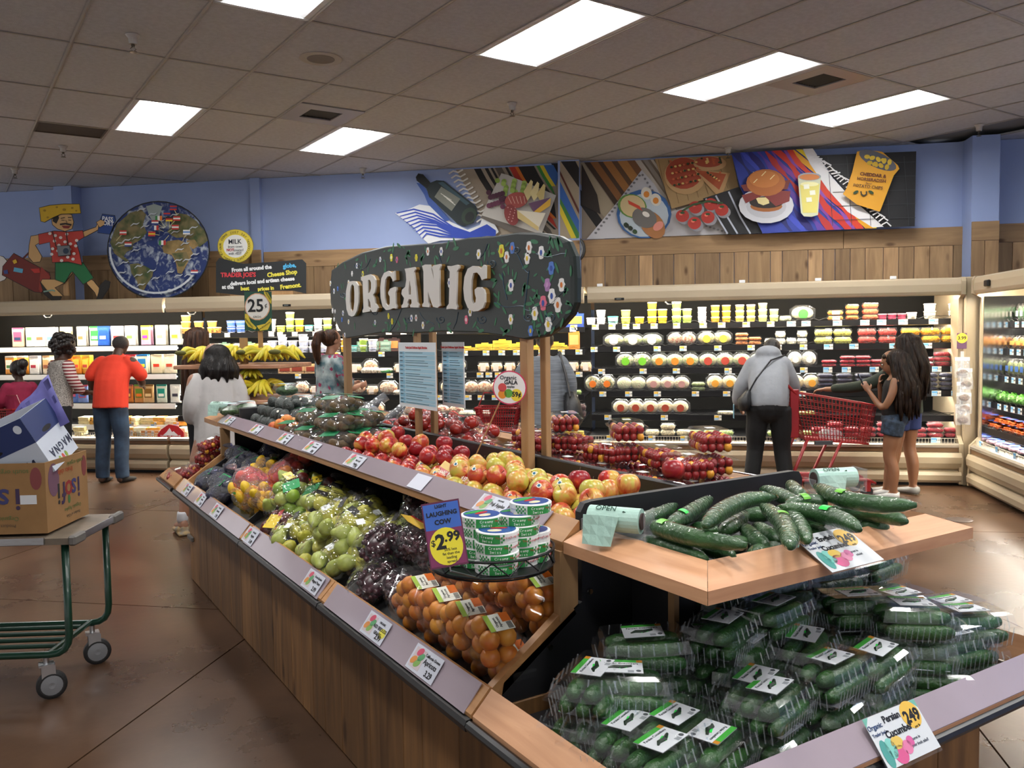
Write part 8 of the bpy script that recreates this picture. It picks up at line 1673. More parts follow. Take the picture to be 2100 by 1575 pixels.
def ctub():
	t = thing('cheese_box', '', 'cheese'); r_, h_ = .055, .0245
	MB().lathe([(0, 0), (r_*.97, 0), (r_*.97, h_*.5), (r_, h_*.5), (r_, h_), (r_*.97, h_+.0015), (0, h_+.0015)], 28).build('body', col('#e4e6e4', .35), t)
	MB().lathe([(0, h_+.0012), (r_*.86, h_+.0018), (r_*.86, h_+.0024), (0, h_+.0024)], 26).build('blue_top', col('#274a8c', .3), t)
	for q, (a0, a1, z0_, z1_) in enumerate(((-2.6, -1.5, .001, h_*.92), (.3, 1.4, .001, h_*.92))):
		g_ = MB(); n = 8; g_.ring([[((r_+.0006)*math.cos(a0+(a1-a0)*k/n), (r_+.0006)*math.sin(a0+(a1-a0)*k/n), z) for z in (z0_, z1_)]+[((r_+.0001)*math.cos(a0+(a1-a0)*k/n), (r_+.0001)*math.sin(a0+(a1-a0)*k/n), z) for z in (z1_, z0_)] for k in range(n+1)]); g_.build('green_panel', col('#2c8a44', .35), t)
	ck_ = MB()
	for k in range(8):
		for z in (0, 1):
			a = -1.42+k*.09 if k < 2 else -2.62-(k-1)*.09; ck_.M = Matrix.Rotation(a, 4, 'Z') @ Matrix.Translation((r_+.0005, 0, .005+z*.01+(.005 if k % 2 else 0))); ck_.box(-.0004, .0004, -.002, .002, -.0025, .0025)
	ck_.build('check_pattern', col('#2c8a44', .35), t)['kind'] = 'stuff'
	def around(st, a, z, sz, c):
		for k, ch in enumerate(st): an = a+(k-len(st)/2)*sz*.62/r_; text(ch, sz, col(c, .4), 'letter', t, ((r_+.0009)*math.cos(an), (r_+.0009)*math.sin(an), z), (PI/2, 0, an+PI/2), ex=.0002)
	around('Creamy', -2.05, h_*.66, .0095, '#f0f4ee'); around('Swiss', -2.05, h_*.26, .0095, '#f0f4ee'); around('The Laughing Cow', -.95, h_*.62, .008, '#b8262c')
	for c_, (x, y, rx_, ry_) in (('#2e9a4a', (0, .026, .036, .010)), ('#b82a2c', (.004, .006, .022, .008)), ('#d9cfae', (-.008, -.02, .018, .012))): MB().lathe([(0, h_+.0024), (1, h_+.0024), (1, h_+.003), (0, h_+.003)], 16, rx_, ry_).build('lid_print', col(c_, .3), t, loc=(x, y, 0))
	return t
ct = Proto(ctub)
for nm, (px, py, n) in {'front left': (1018, 1084, 4), 'front right': (1086, 1084, 3), 'back left': (988, 1053, 5), 'back right': (1062, 1050, 5), 'far left': (958, 1090, 3)}.items():
	zt = .985+.0262*n; p = on_z(px, py, zt+.002)
	if nm == 'far left': p.x -= .02; p.y += .02
	v = Vector((p.x-rc.x, p.y-rc.y, 0)); L_ = min(1, (RR_-.058)/max(v.length, 1e-4)); p.x = rc.x+v.x*L_; p.y = rc.y+v.y*L_
	for q in range(n): ct.put((p.x+rr.uniform(-.002, .002), p.y+rr.uniform(-.002, .002), .986+q*.0264), (0, 0, rr.uniform(-.5, .5)), 'round white and green cheese box, %s from the bottom in the %s stack' % (ORD[q+1], nm))
p = on_z(1088, 1026, .985+.0264*6+.002); ct.put((p.x+.0, p.y, .986+5*.0264), (0, 0, .3), 'topmost round cheese box, set crooked on the back right stack')
def card(name, lab, loc, X, Y, w_, h_, c, cat='sign'):
	X = Vector(X).normalized(); Y = Vector(Y).normalized(); Z_ = X.cross(Y); t = thing(name, lab, cat); M_ = Matrix((X, Y, Z_)).transposed().to_4x4(); M_.translation = loc; t.matrix_world = M_
	MB().box(-w_/2, w_/2, -h_/2, h_/2, 0, .001).build('card', col(c, .4), t); return t
def blob(t, x, y, rx_, ry_, c, z=.0012, nm='printed_shape', n=18, rot=0): o = MB().lathe([(0, 0), (1, 0), (1, .0004), (0, .0004)], n, rx_, ry_).build(nm, col(c, .4), t, loc=(x, y, z)); o.rotation_euler = (0, 0, rot); return o
def wr(t, st, x, y, sz, c='#16181c', rot=0., bold=.0003, z=.0019, sh=.0): return text(st, sz, col(c, .4), 'lettering', t, (x, y, z), (0, 0, rot), ex=.0002, bold=bold*sz/.02, shear=sh)
f_ = -_f; Xc = Vector((.97, -.18, .1)); a_ = on_z(912, 1098, 1.02); c0 = ORG+(a_-ORG)*1.0
dr = ray(912, 1095); c0 = ORG+dr*1.93
t = card('price_sign', 'blue and yellow $2.99 card standing at the left of the cheese boxes', c0, (1, -.42, .22), (.05, .22, 1), .088, .15, '#5c2440')
MB().box(-.041, .041, .012, .071, .001, .0014).build('blue_panel', col('#3a62b4', .4), t); MB().box(-.041, .041, -.071, .012, .001, .0013).build('plum_panel', col('#7a3058', .4), t); blob(t, 0, -.028, .038, .043, '#e2d334', .0014, 'yellow_disc', 26)
for st, y, s_ in (('LIGHT', .064, .010), ('LAUGHING', .047, .0140), ('COW', .028, .0150)): wr(t, st, 0, y, s_, '#0e1420', bold=.0008)
wr(t, '$', -.029, -.018, .02); wr(t, '2', -.012, -.018, .046, bold=.0008); wr(t, '.99', .016, -.008, .030, bold=.0008)
for k, st in enumerate(('50% less', 'fat than the', 'leading', 'spread')): wr(t, st, .008, -.036-k*.009, .0085)
MB().loft([Vector((0, -.07, -.002)), Vector((0, -.085, -.004)), t.matrix_world.inverted() @ (rc+Vector((-.12, -.11, .0)))], .002, n=6).build('clip', STEEL, t)
# price cards in the rails
LX, LY = (0, -1, 0), (.60, 0, .80); UY = (.75, 0, .66)
def shelf_card(y, low, lines, price, extra='', col_='#b9c2cf', blank=False):
	if low: base = Vector((1.040, y, .6275))
	else: base = Vector((1.333, y, 1.0385))
	t = card('price_card', 'rail price card reading %s on the %s rail' % (extra, 'lower' if low else 'upper'), base+Vector((-.004, 0, .003)), LX, LY if low else UY, .17 if not blank else .12, .076 if low else .066, '#c6cad6' if not blank else '#cdd0de')
	if blank: return t
	MB().box(-.075, -.01, -.03, .03, .001, .0013).build('picture_panel', col('#c4b8bc', .5), t)
	for x, yy, c in ((-.045, .02, '#c8506a'), (-.06, -.008, '#d08a4a'), (-.035, -.012, '#7fa85a'), (-.028, .008, '#5a9a6a')): blob(t, x, yy, .018, .011, c, .0014, 'printed_fruit', 12, .5)
	for k, (st, s_) in enumerate(lines): wr(t, st, .033, .022-k*.0175, s_)
	if extra.startswith('red'): blob(t, .06, -.004, .022, .016, '#d8d04a', .0013, 'yellow_patch', 14)
	wr(t, price, .048, -.022, .024, bold=.0005); return t
shelf_card(2.16, True, (('California Grown', .0125), ('Apricots', .022)), '3.29', 'apricots 3.29'); shelf_card(2.52, True, (('ORGANIC', .010), ('RED SEEDLESS', .0155), ('GRAPES', .0155)), '2.99', 'red seedless grapes 2.99'); shelf_card(3.14, True, (('Green Bartlett', .0125), ('Bagged Pears', .016)), '2.99', 'pears 2.99')
shelf_card(4.05, True, (('ORGANIC', .011), ('Apples', .018)), '3.49', 'bagged apples'); shelf_card(4.75, True, (('ORGANIC', .011), ('Lemons', .018)), '1.99', 'lemons'); shelf_card(5.15, True, (('Sweet', .014), ('Onions', .016)), '2.49', 'onions'); shelf_card(5.55, True, (('ORGANIC', .011), ('Potatoes', .018)), '3.29', 'potatoes')
shelf_card(2.26, False, (('ORGANIC', .008), ('Fuji Apples', .019)), '79\u00a2', 'Fuji apples'); shelf_card(2.78, False, (), '', 'nothing, a blank white card,', blank=True); shelf_card(3.42, False, (('ORGANIC', .008), ('Pink Lady', .014), ('Apples', .014)), '79\u00a2', 'pink-skinned apples 79 cents')
shelf_card(3.98, False, (('ORGANIC', .008), ('Nectarines', .015)), '89\u00a2', 'nectarines 89 cents'); shelf_card(4.42, False, (('Yellow', .012), ('Peaches', .014)), '69\u00a2', 'peaches'); shelf_card(4.98, False, (('Kiwi', .018),), '2.49', 'kiwi'); shelf_card(5.62, False, (('Large', .012), ('Avocados', .015)), '1.29', 'avocados')
def veg_card(lab, loc, X, Y, w_, h_, l1, l2, sub):
	t = card('price_card', lab, loc, X, Y, w_, h_, '#cfd3d6'); k = w_/.19
	for q in (-1, 1): MB().prism([(0, 0), (-.02*q, 0), (0, -.02)] if q < 0 else [(0, 0), (0, -.02), (-.02, 0)], .001, .0014).build('teal_corner', col('#6fb0a0', .4), t, loc=(q*w_/2, h_/2, 0))
	blob(t, .058*k, .028*k, .032*k, .03*k, '#dcb24a', .0013, 'amber_disc', 22); wr(t, 'Organic', -.070*k, .032*k, .0155*k, '#27406a'); wr(t, l1, -.006*k, .038*k, .021*k, '#16181c', bold=.0006); wr(t, "Trader Joe's", -.066*k, .016*k, .010*k, '#27406a'); wr(t, l2, -.004*k, .008*k, .022*k, bold=.0006)
	wr(t, '249', .06*k, .024*k, .036*k, bold=.0008); wr(t, sub[0], .06*k, .002*k, .008*k, '#16181c'); wr(t, sub[1], .035*k, -.018*k, .009*k, '#5a606a'); wr(t, sub[2], .04*k, -.03*k, .009*k, '#5a606a')
	for x, y, a, b, c in ((-.075, -.025, .014, .03, '#4f9a92'), (-.055, -.018, .016, .022, '#7fc4b8'), (-.03, -.012, .02, .014, '#d9b85a'), (-.035, -.036, .022, .02, '#cf5a8a'), (-.005, -.028, .016, .015, '#d87aa0'), (.012, -.02, .012, .012, '#d0609a')): blob(t, x*k, y*k, a*k, b*k, c, .0014, 'printed_vegetable', 14)
	MB().box(-w_/2-.003, w_/2+.003, -h_/2-.008, h_/2+.002, -.0015, -.0005).build('sleeve', clear('sleeve_card', gloss=.15, milk=.02), t); return t
p = on_y(1717, 1135, 1.33); veg_card('white price card Organic English Cucumber 2.49 hanging on the tray rail', Vector((p.x, 1.326, 1.031)), (1, 0, .0), (0, .88, .47), .20, .13, 'English', 'Cucumber', ('each', 'great in', 'salads!'))
p = on_y(1857, 1508, 1.14); veg_card('white price card Organic Persian Cucumber 2.49 on the lower front rail', Vector((p.x, 1.150, p.z)), (1, 0, .0), (0, .62, .78), .20, .115, 'Persian', 'Cucumber', ('per lb', 'serve in', 'your fresh salad!'))
# round gala sign on a stick
gx = 1.70; p = on_x(1045, 795, gx); q_ = on_x(966, 935, gx-.1); t = card('gala_sign', 'round white Organic Gala apples 59 cent sign with pink edge on a wooden stick', p, (.55, -.83, 0), (.03, 0, 1), .001, .001, '#e8e4e4')
blob(t, 0, 0, .072, .066, '#c8325a', 0, 'pink_rim', 30); blob(t, 0, 0, .067, .061, '#e2dfe0', .0006, 'face', 30); wr(t, 'Organic', -.005, .038, .022, '#1d2030'); wr(t, 'GALA', .006, .02, .022, bold=.0006); wr(t, 'apples', .006, .004, .013)
for x, y, c in ((-.03, .0, '#c84a4a'), (-.03, -.026, '#d8862a'), (-.004, -.022, '#5a9a3a')): blob(t, x, y, .018, .017, c, .0014, 'printed_apple')
blob(t, .03, -.028, .024, .024, '#e2c83a', .0013, 'price_patch'); wr(t, '59\u00a2', .03, -.026, .026, bold=.0008)
MI = t.matrix_world.inverted(); MB().loft([MI @ (p+Vector((0, 0, .03)))+Vector((0, 0, -.004)), MI @ Vector((q_.x, q_.y, 1.07))], .0028, n=6).build('stick', TWZ, t)

# ------------------------------------------------------------------ banana stand
bx = wall_pt(-3.72, 6.95, 0); bf = (bx, WA); t = thing('banana_stand', 'two tier wooden stand of bananas behind the avocados', 'display stand', bx, WA)
MB().box(-.50, .50, -.32, .32, 1.315, 1.35, .006).build('shelf', TWX, t); MB().box(-.30, .46, -.42, .36, 1.02, 1.055, .006).build('shelf', TWX, t); MB().box(-.16, .16, -.12, .12, 0, 1.015).build('pedestal', mat('stand_brown', hx('#5e4c3c'), .6), t)
MB().box(-.08, .08, -.06, .06, 1.055, 1.315).build('neck', mat('stand_brown', hx('#5e4c3c'), .6), t); MB().box(-.03, .03, -.02, .02, 1.35, 1.58).build('post', TWZ, t)
for q in (-1, 1): MB().at((q*.045, -.062, 1.24), (PI/2, 0, 0)).lathe([(0, 0), (.014, 0), (.014, .003), (0, .003)], 12).build('bolt', STEEL, t)
def bunch():
	t = thing('banana_bunch', '', 'bananas'); bm_ = MB(); n = 9; pts = []; rad = []
	for k in range(n): u = k/(n-1); a = -1.05+2.1*u; pts.append((.11*math.sin(a)*1.0, 0, .11*(math.cos(a))-.055)); rad.append([.006, .0125, .0165, .018, .018, .0178, .016, .011, .005][k])
	me = MB().loft(pts, rad, side=(0, 1, 0), n=7).mesh('banana', mat('banana_skin', hx('#dcc02a'), .45, col2=hx('#b3b030'), scale=9), True)
	for k in range(6): a = (k-2.5)*.3; o = place(me, 'banana', t, (.0, (k-2.5)*.024, .045+.012*(k % 2)), (a, .25, a*.6))
	MB().ell((-.1, 0, .085), (.02, .045, .018), 8, 6).build('crown', mat('banana_crown', hx('#5c5a20'), .7), t, True); MB().box(-.02, .0, -.012, .012, .118, .1195).build('sticker', col('#d8dadc'), t); return t
bp_ = Proto(bunch); k = 0
for x in (-.42, -.27, -.12, .03, .18, .33, .44):
	for y in (-.2, .05):
		k += 1; bp_.put(fpt(bf, x, y, 1.352), (0, 0, WA+rr.choice((-1.5, -1.2, 1.4))+rr.uniform(-.3, .3)), '%s bunch of yellow bananas counted along the upper shelf' % ORD[k], None, 1.25)
k = 0
for x in (-.2, -.03, .14, .31):
	for y in (-.28, -.08): k += 1; bp_.put(fpt(bf, x, y, 1.057), (0, 0, WA+rr.choice((-1.5, 1.4))+rr.uniform(-.4, .4)), '%s bunch of bananas counted along the lower shelf' % ORD[k], None, 1.3)
bp_.put(fpt(bf, .16, -.2, 1.16), (0, -.4, WA-1.4), 'bunch of bananas heaped on top on the lower shelf', None, 1.3)
W_ = wall_thing('banana_sign', 'dark green 25 cents each bananas sign on its post above the bananas', 'sign', 530, 638, 6.93)
W_.poly([(501, 598), (557, 598), (558, 679), (502, 678)], '#1d4a3c', 'board', th=.012); W_.ell(528, 629, 26, 28, '#c99a7c', 'ring'); W_.ell(528, 629, 24, 26, '#d8d6d2', 'disc'); W_.text('25', 525, 628, 27, '#121416', bold=.003); W_.text('\u00a2', 546, 626, 10, '#121416'); W_.text('-EACH-', 528, 650, 4.6, '#3a3a3a')
W_.poly([(503, 643), (509, 645), (515, 660), (527, 672), (524, 676), (510, 670), (503, 658)], '#c9b43a', 'painted_banana'); W_.poly([(527, 668), (545, 664), (556, 652), (558, 660), (550, 676), (534, 678)], '#c9b43a', 'painted_banana'); W_.poly([(542, 597), (550, 600), (558, 614), (557, 624), (551, 615), (543, 603)], '#c9b43a', 'painted_banana')
W_.text('BANANAS', 512, 663, 4, '#2a3a1a', 48); W_.text('from ECUADOR', 543, 669, 3.4, '#2a3a1a', -30); W_.text('ORGANIC', 551, 607, 3.6, '#2a3a1a', 58); MB().box(-.02, .02, .014, .03, -.40, -.0).build('stick', TWZ, W_.r)

# ------------------------------------------------------------------ green stock cart with cartons
GRNP = mat('green_enamel', hx('#12382a'), .35, coat=.3); GREYB = mat('grey_bumper', hx('#55565a'), .5)
# near right corner and far right corner of the cart top seen in the picture
ZT = .74; A_ = on_z(150, 1098, ZT); B_ = on_z(240, 1052, ZT); ex = Vector((B_.x-A_.x, B_.y-A_.y, 0)); dpt_ = ex.length; ey = ex.normalized(); exx = Vector((ey.y, -ey.x, 0)); hdg = math.atan2(exx.y, exx.x)
cg = thing('stock_cart', 'green tubular stock cart with grey deck edge carrying produce cartons', 'cart', (A_.x, A_.y, 0), hdg)   # local x: towards its end (right), y: away from camera; corner A at origin
LN = 1.25; Dp = max(.5, min(.62, dpt_))
m = MB(); m.box(-LN, 0, 0, Dp, ZT-.04, ZT-.012); m.build('deck', mat('deck_worn', hx('#6a5f52'), .5, var=.2, scale=10), cg)
for nm, a in (('bumper', ((-.0, .0), (-.0, Dp))),): MB().box(-.02, .012, -.012, .10, ZT-.045, ZT, .008).build('corner_bumper', GREYB, cg); MB().box(-.02, .012, Dp-.10, Dp+.012, ZT-.045, ZT, .008).build('corner_bumper', GREYB, cg)
MB().box(-LN, -.12, -.012, .0, ZT-.035, ZT-.005).build('edge_strip', STEEL, cg); MB().box(-.002, .006, .10, Dp-.1, ZT-.035, ZT-.005).build('edge_strip', STEEL, cg)
def bend(pts, r=.0145, nm='frame_tube'):
	P_ = [Vector(p) for p in pts]; out = [P_[0]]
	for i in range(1, len(P_)-1):
		a, b, c = P_[i-1], P_[i], P_[i+1]; ra = min(.09, (a-b).length*.45, (c-b).length*.45); s_ = b+(a-b).normalized()*ra; e_ = b+(c-b).normalized()*ra
		for k in range(5): u = k/4; out.append(s_.lerp(b, u).lerp(b.lerp(e_, u), u))
	out.append(P_[-1]); return MB().loft(out, r, n=10)
ZB = .20
for y in (.05, Dp-.04): bend([(-.06, y, ZT-.045), (-.06, y, ZB), (-LN+.06, y, ZB), (-LN+.06, y, ZT-.045)], .016).build('side_frame', GRNP, cg, True)
for k in range(4): y = .05+(Dp-.09)*(k+1)/5; MB().loft([(-LN+.06, y, ZB+.01), (-.16, y, ZB+.01)], .011, n=8).build('lower_bar', GRNP, cg)
for x in (-.15, -LN+.15): MB().loft([(x, .05, ZB+.005), (x, Dp-.04, ZB+.005)], .013, n=8).build('cross_bar', GRNP, cg)
def caster():
	t = MB(); return t
for q, (x, y) in enumerate(((-.17, .06), (-.14, Dp-.05), (-LN+.16, .06), (-LN+.16, Dp-.05))):
	cw = MB(); cw.at((x+.02, y, .062), (PI/2, 0, .5)).lathe([(.0, -.016), (.05, -.017), (.062, -.012), (.062, .012), (.05, .017), (0, .016)], 24); w_ = cw.build('wheel', mat('tyre_black', (.015, .015, .016), .6), cg)
	h_ = MB(); h_.at((x+.02, y, .062), (PI/2, 0, .5)).lathe([(0, -.019), (.014, -.021), (.04, -.018), (.044, -.0175), (.044, .0175), (.04, .018), (.014, .021), (0, .019)], 20); h_.build('hub', mat('hub_grey', hx('#8a8c90'), .4, .3), w_)
	f_k = MB(); f_k.at((x, y, 0), (0, 0, .5)); f_k.box(-.02, .035, -.026, -.022, .05, .15); f_k.box(-.02, .035, .022, .026, .05, .15); f_k.box(-.03, .03, -.03, .03, .15, .158); f_k.lathe([(0, .158), (.012, .158), (.012, .19), (0, .19)], 10); f_k.build('fork', STEEL, cg)
def cart_pt(x, y, z): return Vector((A_.x, A_.y, 0))+exx*x+ey*y+Vector((0, 0, z))
KRAFT = mat('kraft_card', hx('#8f6b42'), .8, var=.06, scale=12); KIN = mat('kraft_inside', hx('#a8834f'), .8)
def carton(lab, M_, w_, d_, h_, outm, prints, holes=True):
	t = thing('carton', lab, 'box'); t.matrix_world = M_; e = .005
	for nm, (x0, x1, y0, y1) in (('side', (-w_/2, w_/2, -d_/2, -d_/2+e)), ('side', (-w_/2, w_/2, d_/2-e, d_/2)), ('end', (-w_/2, -w_/2+e, -d_/2+e, d_/2-e)), ('end', (w_/2-e, w_/2, -d_/2+e, d_/2-e))): MB().box(x0, x1, y0, y1, 0, h_).build(nm, outm, t)
	MB().box(-w_/2+e, w_/2-e, -d_/2+e, d_/2-e, 0, e).build('bottom', KIN, t)
	return t
def face(t, side, w_, d_):
	"""matrix of a printed face: side 'f' front (-y) or 'r' right (+x)"""
	return Matrix.Translation((0, -d_/2-.0004, 0)) @ Matrix.Rotation(PI/2, 4, 'X') if side == 'f' else Matrix.Translation((w_/2+.0004, 0, 0)) @ Matrix.Rotation(PI/2, 4, 'Z') @ Matrix.Rotation(PI/2, 4, 'X')
def pr_(t, F_, pts, c, nm='print', z=0.): o = MB().prism(pts, z, z+.0005).build(nm, col(c, .6), t); o.matrix_local = F_; return o
def ptx(t, F_, st, x, y, s_, c, rot=0., bold=.0, z=.0012): o = text(st, s_, col(c, .6), 'lettering', t, ex=.0002, bold=bold); o.matrix_local = F_ @ Matrix.Translation((x, y, z)) @ Matrix.Rotation(rot, 4, 'Z'); return o
def rc_(x, y, a, b, n=14): return [(x+a*math.cos(2*PI*k/n), y+b*math.sin(2*PI*k/n)) for k in range(n)]
bw, bd_, bh = .50, Dp-.1, .31
cc_ = cart_pt(-.13-bw/2, .02+bd_/2+.03, ZT+.001); Mb = Matrix.Translation(cc_) @ Matrix.Rotation(hdg, 4, 'Z')
t = carton('brown fruit carton with upside-down lettering standing open on the stock cart', Mb, bw, bd_, bh, KRAFT, None)
for s_, F_, W2 in (('f', face(t, 'f', bw, bd_), bw), ('r', face(t, 'r', bw, bd_), bd_)):
	pr_(t, F_, rc_(-W2*.32, bh*.72, .05, .075), '#6a4a5c'); pr_(t, F_, rc_(W2*.42, bh*.78, .025, .05), '#7a3a3a')
	for k, (ch, c) in enumerate(zip('isofi', ('#3a2a4a', '#3a3a6a', '#8a2a2a', '#3a2a4a', '#2a2a2a'))): ptx(t, F_, ch, W2*.26-k*W2*.12, bh*.5, .14, c, PI, .002)
	ptx(t, F_, 'fruits chile', -W2*.05, bh*.8, .034, '#a8482a', PI); ptx(t, F_, 'south organic', W2*.2, bh*.88, .03, '#5a6a3a', PI); ptx(t, F_, 'Organic Apples', W2*.1, bh*.22, .026, '#5a6a3a', PI); ptx(t, F_, 'Product of Chile', W2*.1, bh*.12, .02, '#5a4a3a', PI); pr_(t, F_, rc_(W2*.02, bh*.36, .012, .02), '#3a6a3a')
F_ = face(t, 'f', bw, bd_); pr_(t, F_, [(.14, .13), (.21, .13), (.21, .17), (.14, .17)], '#d0d2d6', 'label', .0006); pr_(t, F_, rc_(-.05, .06, .05, .014), '#3a2a18', 'hand_hole', .0004)
cb_ = cart_pt(-.13-bw-.02-.25, .02+bd_/2+.03, ZT+.001); t = carton('second brown carton further left on the stock cart, cut by the picture edge', Matrix.Translation(cb_) @ Matrix.Rotation(hdg, 4, 'Z'), .46, bd_, .26, KRAFT, None)
# two white and blue apple lids, one leaning inside the other
WB = col('#b9c0cc', .6); NV_ = '#22305e'
def lid(lab, ctr, rz_, tilt, w_, d_, h_, words=True):
	Mq = Matrix.Translation(ctr) @ Matrix.Rotation(rz_, 4, 'Z') @ Matrix.Rotation(tilt, 4, 'Y'); t = carton(lab, Mq, w_, d_, h_, WB, None)
	F_ = face(t, 'f', w_, d_)
	pr_(t, F_, [(-w_/2, h_*.55), (w_/2, h_*.55), (w_/2, h_), (-w_/2, h_)], NV_); pr_(t, F_, [(-w_/2, 0), (-w_/2+.06, 0), (-w_/2+.02, h_*.55), (-w_/2, h_*.55)], NV_, z=.0001)
	for k, ch in enumerate('MAGNA'): ptx(t, F_, ch, .16-k*.055, h_*.25, .058, '#2a3048', PI, .001)
	for k, c in enumerate(('#7f9a3a', '#b8403a', '#7f9a3a')): pr_(t, F_, rc_(.02-k*.035, h_*.08, .012, .015), c, 'printed_dot', .0006)
	ptx(t, F_, 'CHILE', -.12, h_*.86, .034, '#c9d0da', PI, .0008, .0016); ptx(t, F_, 'APPLES', -.12, h_*.74, .034, '#c9d0da', PI, .0008, .0016); pr_(t, F_, rc_(.04, h_*.62, .045, .011), '#0d0c10', 'hand_hole', .0009); pr_(t, F_, rc_(w_*.42, h_*.85, .017, .02), '#c9d0da', 'seal', .0009)
	R_ = face(t, 'r', w_, d_); pr_(t, R_, [(-d_/2, h_*.55), (d_/2, h_*.55), (d_/2, h_), (-d_/2, h_)], NV_); pr_(t, R_, rc_(0, h_*.62, .05, .012), '#0d0c10', 'hand_hole', .0009)
	for k, ch in enumerate('MAGNA'): ptx(t, R_, ch, .12-k*.05, h_*.25, .055, '#2a3048', PI, .001)
	for k, c in enumerate(('#7f9a3a', '#b8403a', '#7f9a3a')): pr_(t, R_, rc_(.02-k*.035, h_*.08, .012, .015), c, 'printed_dot', .0006)
	return t
def cpt(px, py, y):             # the spot on the upright plane y = const of the cart
	o_ = cart_pt(0, y, 0); r_ = ray(px, py); return ORG+r_*((o_-ORG).dot(ey)/r_.dot(ey))
def lid_at(lab, px, py, y, tilt, w_, d_, h_):
	M_ = Matrix.Rotation(hdg, 4, 'Z') @ Matrix.Rotation(tilt, 4, 'Y'); return lid(lab, cpt(px, py, y)-M_ @ Vector((0, -d_/2, h_/2)), hdg, tilt, w_, d_, h_)
Rl = Matrix.Rotation(hdg, 4, 'Z') @ Matrix.Rotation(R(-24), 4, 'Y') @ Matrix.Rotation(R(14), 4, 'X'); w_, d_, h_ = .46, .30, .275
l1 = lid('white and blue apple carton with upside-down lettering tilted on the brown carton', (0, 0, 0), 0, 0, w_, d_, h_); Rl.translation = cpt(114, 966, .12)-Rl @ Vector((w_/2, -d_/2, 0)); l1.matrix_world = Rl
pl_ = MB(); pl_.ring([[(x, .012*math.sin(x*45+y*20), y*(1+x*2.4)) for x in [-.2+.04*k for k in range(11)]]+[(x, .012*math.sin(x*45+y*20)+.003, y*(1+x*2.4)) for x in [.2-.04*k for k in range(11)]] for y in (0, .06, .12, .17)])
o = pl_.build('purple_tray_liner', mat('purple_liner', hx('#6664a4'), .6, var=.15, scale=8), None, True, cpt(62, 905, .34)); o.rotation_euler = (R(-12), R(-26), hdg); tag(o, 'purple moulded tray liner sticking out of the cartons on the cart', 'liner')

# ------------------------------------------------------------------ red shopping cart, red baskets
RED = mat('red_plastic', hx('#8a1218'), .35, coat=.2)
pc = wall_pt(1.47, 8.36, 0); hc = WA+R(8); t = thing('shopping_cart', 'red plastic shopping cart in front of the berry shelves', 'cart', pc, hc)
# local: handle end at -x, nose at +x
def cart_grid(f, nu, nv, r_=.004):
	m = MB()
	for i in range(nu+1): m.loft([f(i/nu, v/6) for v in range(7)], r_, n=4)
	for j in range(nv+1): m.loft([f(u/6, j/nv) for u in range(7)], r_ if 0 < j < nv else .009, n=4)
	return m
def lerp3(a, b, u): return tuple(a[i]+(b[i]-a[i])*u for i in range(3))
TL, TR_ = (-.36, -.25, 1.0), (.42, -.17, .86); BL, BR_ = (-.25, -.21, .56), (.36, -.14, .50)
for q, nm in ((1, 'side_grid'), (-1, 'side_grid')):
	g = lambda p: (p[0], p[1]*q, p[2]); fu = lambda u, v: g(lerp3(lerp3(TL, TR_, u), lerp3(BL, BR_, u), v)); o = cart_grid(fu, 22, 7).build(nm, RED, t)
fl_ = lambda p: (p[0], -p[1], p[2])
cart_grid(lambda u, v: lerp3(lerp3(TR_, fl_(TR_), u), lerp3(BR_, fl_(BR_), u), v), 9, 7).build('front_grid', RED, t); cart_grid(lambda u, v: lerp3(lerp3(TL, fl_(TL), u), lerp3(BL, fl_(BL), u), v), 12, 7).build('back_grid', RED, t); cart_grid(lambda u, v: lerp3(lerp3(BL, fl_(BL), u), lerp3(BR_, fl_(BR_), u), v), 9, 14).build('basket_floor', RED, t)
m = MB()
for q in (-1, 1): m.box(-.40, -.32, q*.26-.012, q*.26+.012, .58, 1.03, .006)
m.loft([(-.42, -.27, 1.06), (-.44, 0, 1.07), (-.42, .27, 1.06)], .016, n=10)
for q in (-1, 1): m.loft([(-.34, q*.26, .98), (-.42, q*.27, 1.06)], .014, n=8)
m.build('handle', RED, t)
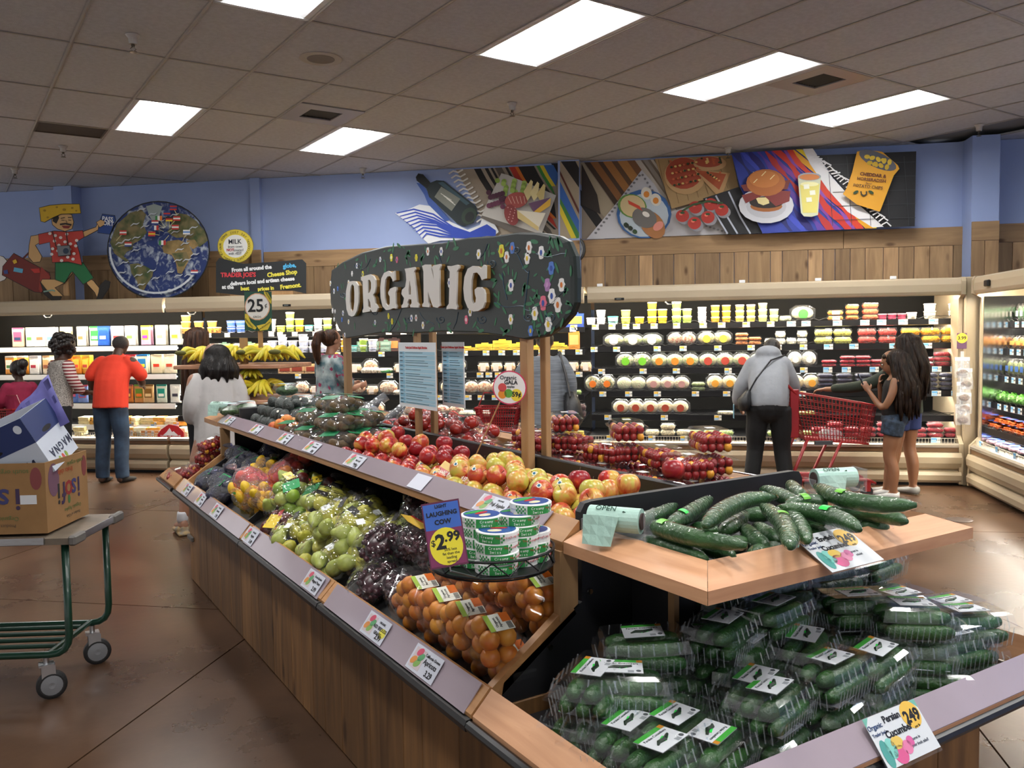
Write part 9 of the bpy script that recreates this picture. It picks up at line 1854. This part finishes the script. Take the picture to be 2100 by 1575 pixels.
for q in (-1, 1): bend([(-.22, q*.2, .56), (-.38, q*.21, .17), (.34, q*.17, .17), (.42, q*.16, .13)], .016).build('leg_frame', RED, t, True); bend([(.10, q*.17, .53), (-.06, q*.18, .17), (.0, q*.18, .17)], .014).build('brace', RED, t, True)
m = MB()
for k in range(5): m.loft([(-.3, -.16+k*.08, .17), (.34, -.14+k*.07, .17)], .007, n=6)
m.build('lower_rack', RED, t); MB().box(-.16, .0, -.24, -.2, .51, .545).build('grey_plate', mat('grey_plate', hx('#3a3c40'), .5), t)
for (x, y) in ((-.3, -.2), (-.3, .2), (.34, -.16), (.34, .16)): w_ = MB().at((x, y, .055), (PI/2, 0, 0)).lathe([(0, -.014), (.055, -.014), (.055, .014), (0, .014)], 18).build('wheel', mat('tyre_black', (0,)*3), t); MB().box(x-.02, x+.03, y-.02, y+.02, .06, .16).build('caster_fork', RED, t)
MB().at((.05, 0, .53), (0, 0, .3)).ell((0, 0, .05), (.12, .09, .06), 12, 8).build('white_bag', mat('bag_film', (1, 1, 1)), None, True, pc).rotation_euler = (0, 0, hc); tag(bpy.data.objects['white_bag'], 'clear bag of groceries lying in the red shopping cart', 'bag')
def basket(lab, loc, rz_):
	t = thing('shopping_basket', lab, 'basket', loc, rz_); f = lambda a, b: (lambda u, v: lerp3(lerp3(a, b, u), (lerp3(a, b, u)[0]*.82, lerp3(a, b, u)[1]*.82, -.22), v)); c_ = [(-.2, -.14, 0), (.2, -.14, 0), (.2, .14, 0), (-.2, .14, 0)]
	for k in range(4): cart_grid(f(c_[k], c_[(k+1) % 4]), 16, 8, .0035).build('side', RED, t)
	MB().box(-.165, .165, -.115, .115, -.225, -.215).build('bottom', RED, t); m = MB(); m.loft([(c_[k % 4][0], c_[k % 4][1], 0) for k in range(5)], .012, n=6); m.build('rim', RED, t); m = MB(); m.loft([(-.2, 0, 0), (-.14, 0, .14), (.14, 0, .14), (.2, 0, 0)], .007, n=6); m.build('handle', RED, t); return t
p = on_wall(1022, 835, 7.95); basket('red shopping basket carried beside the person in the grey top', wall_pt(p[0], 7.95, p[1]), WA)
p = on_wall(12, 838, 7.75); basket('red shopping basket cut off by the left edge beside the child', wall_pt(p[0], 7.75, p[1]), WA)
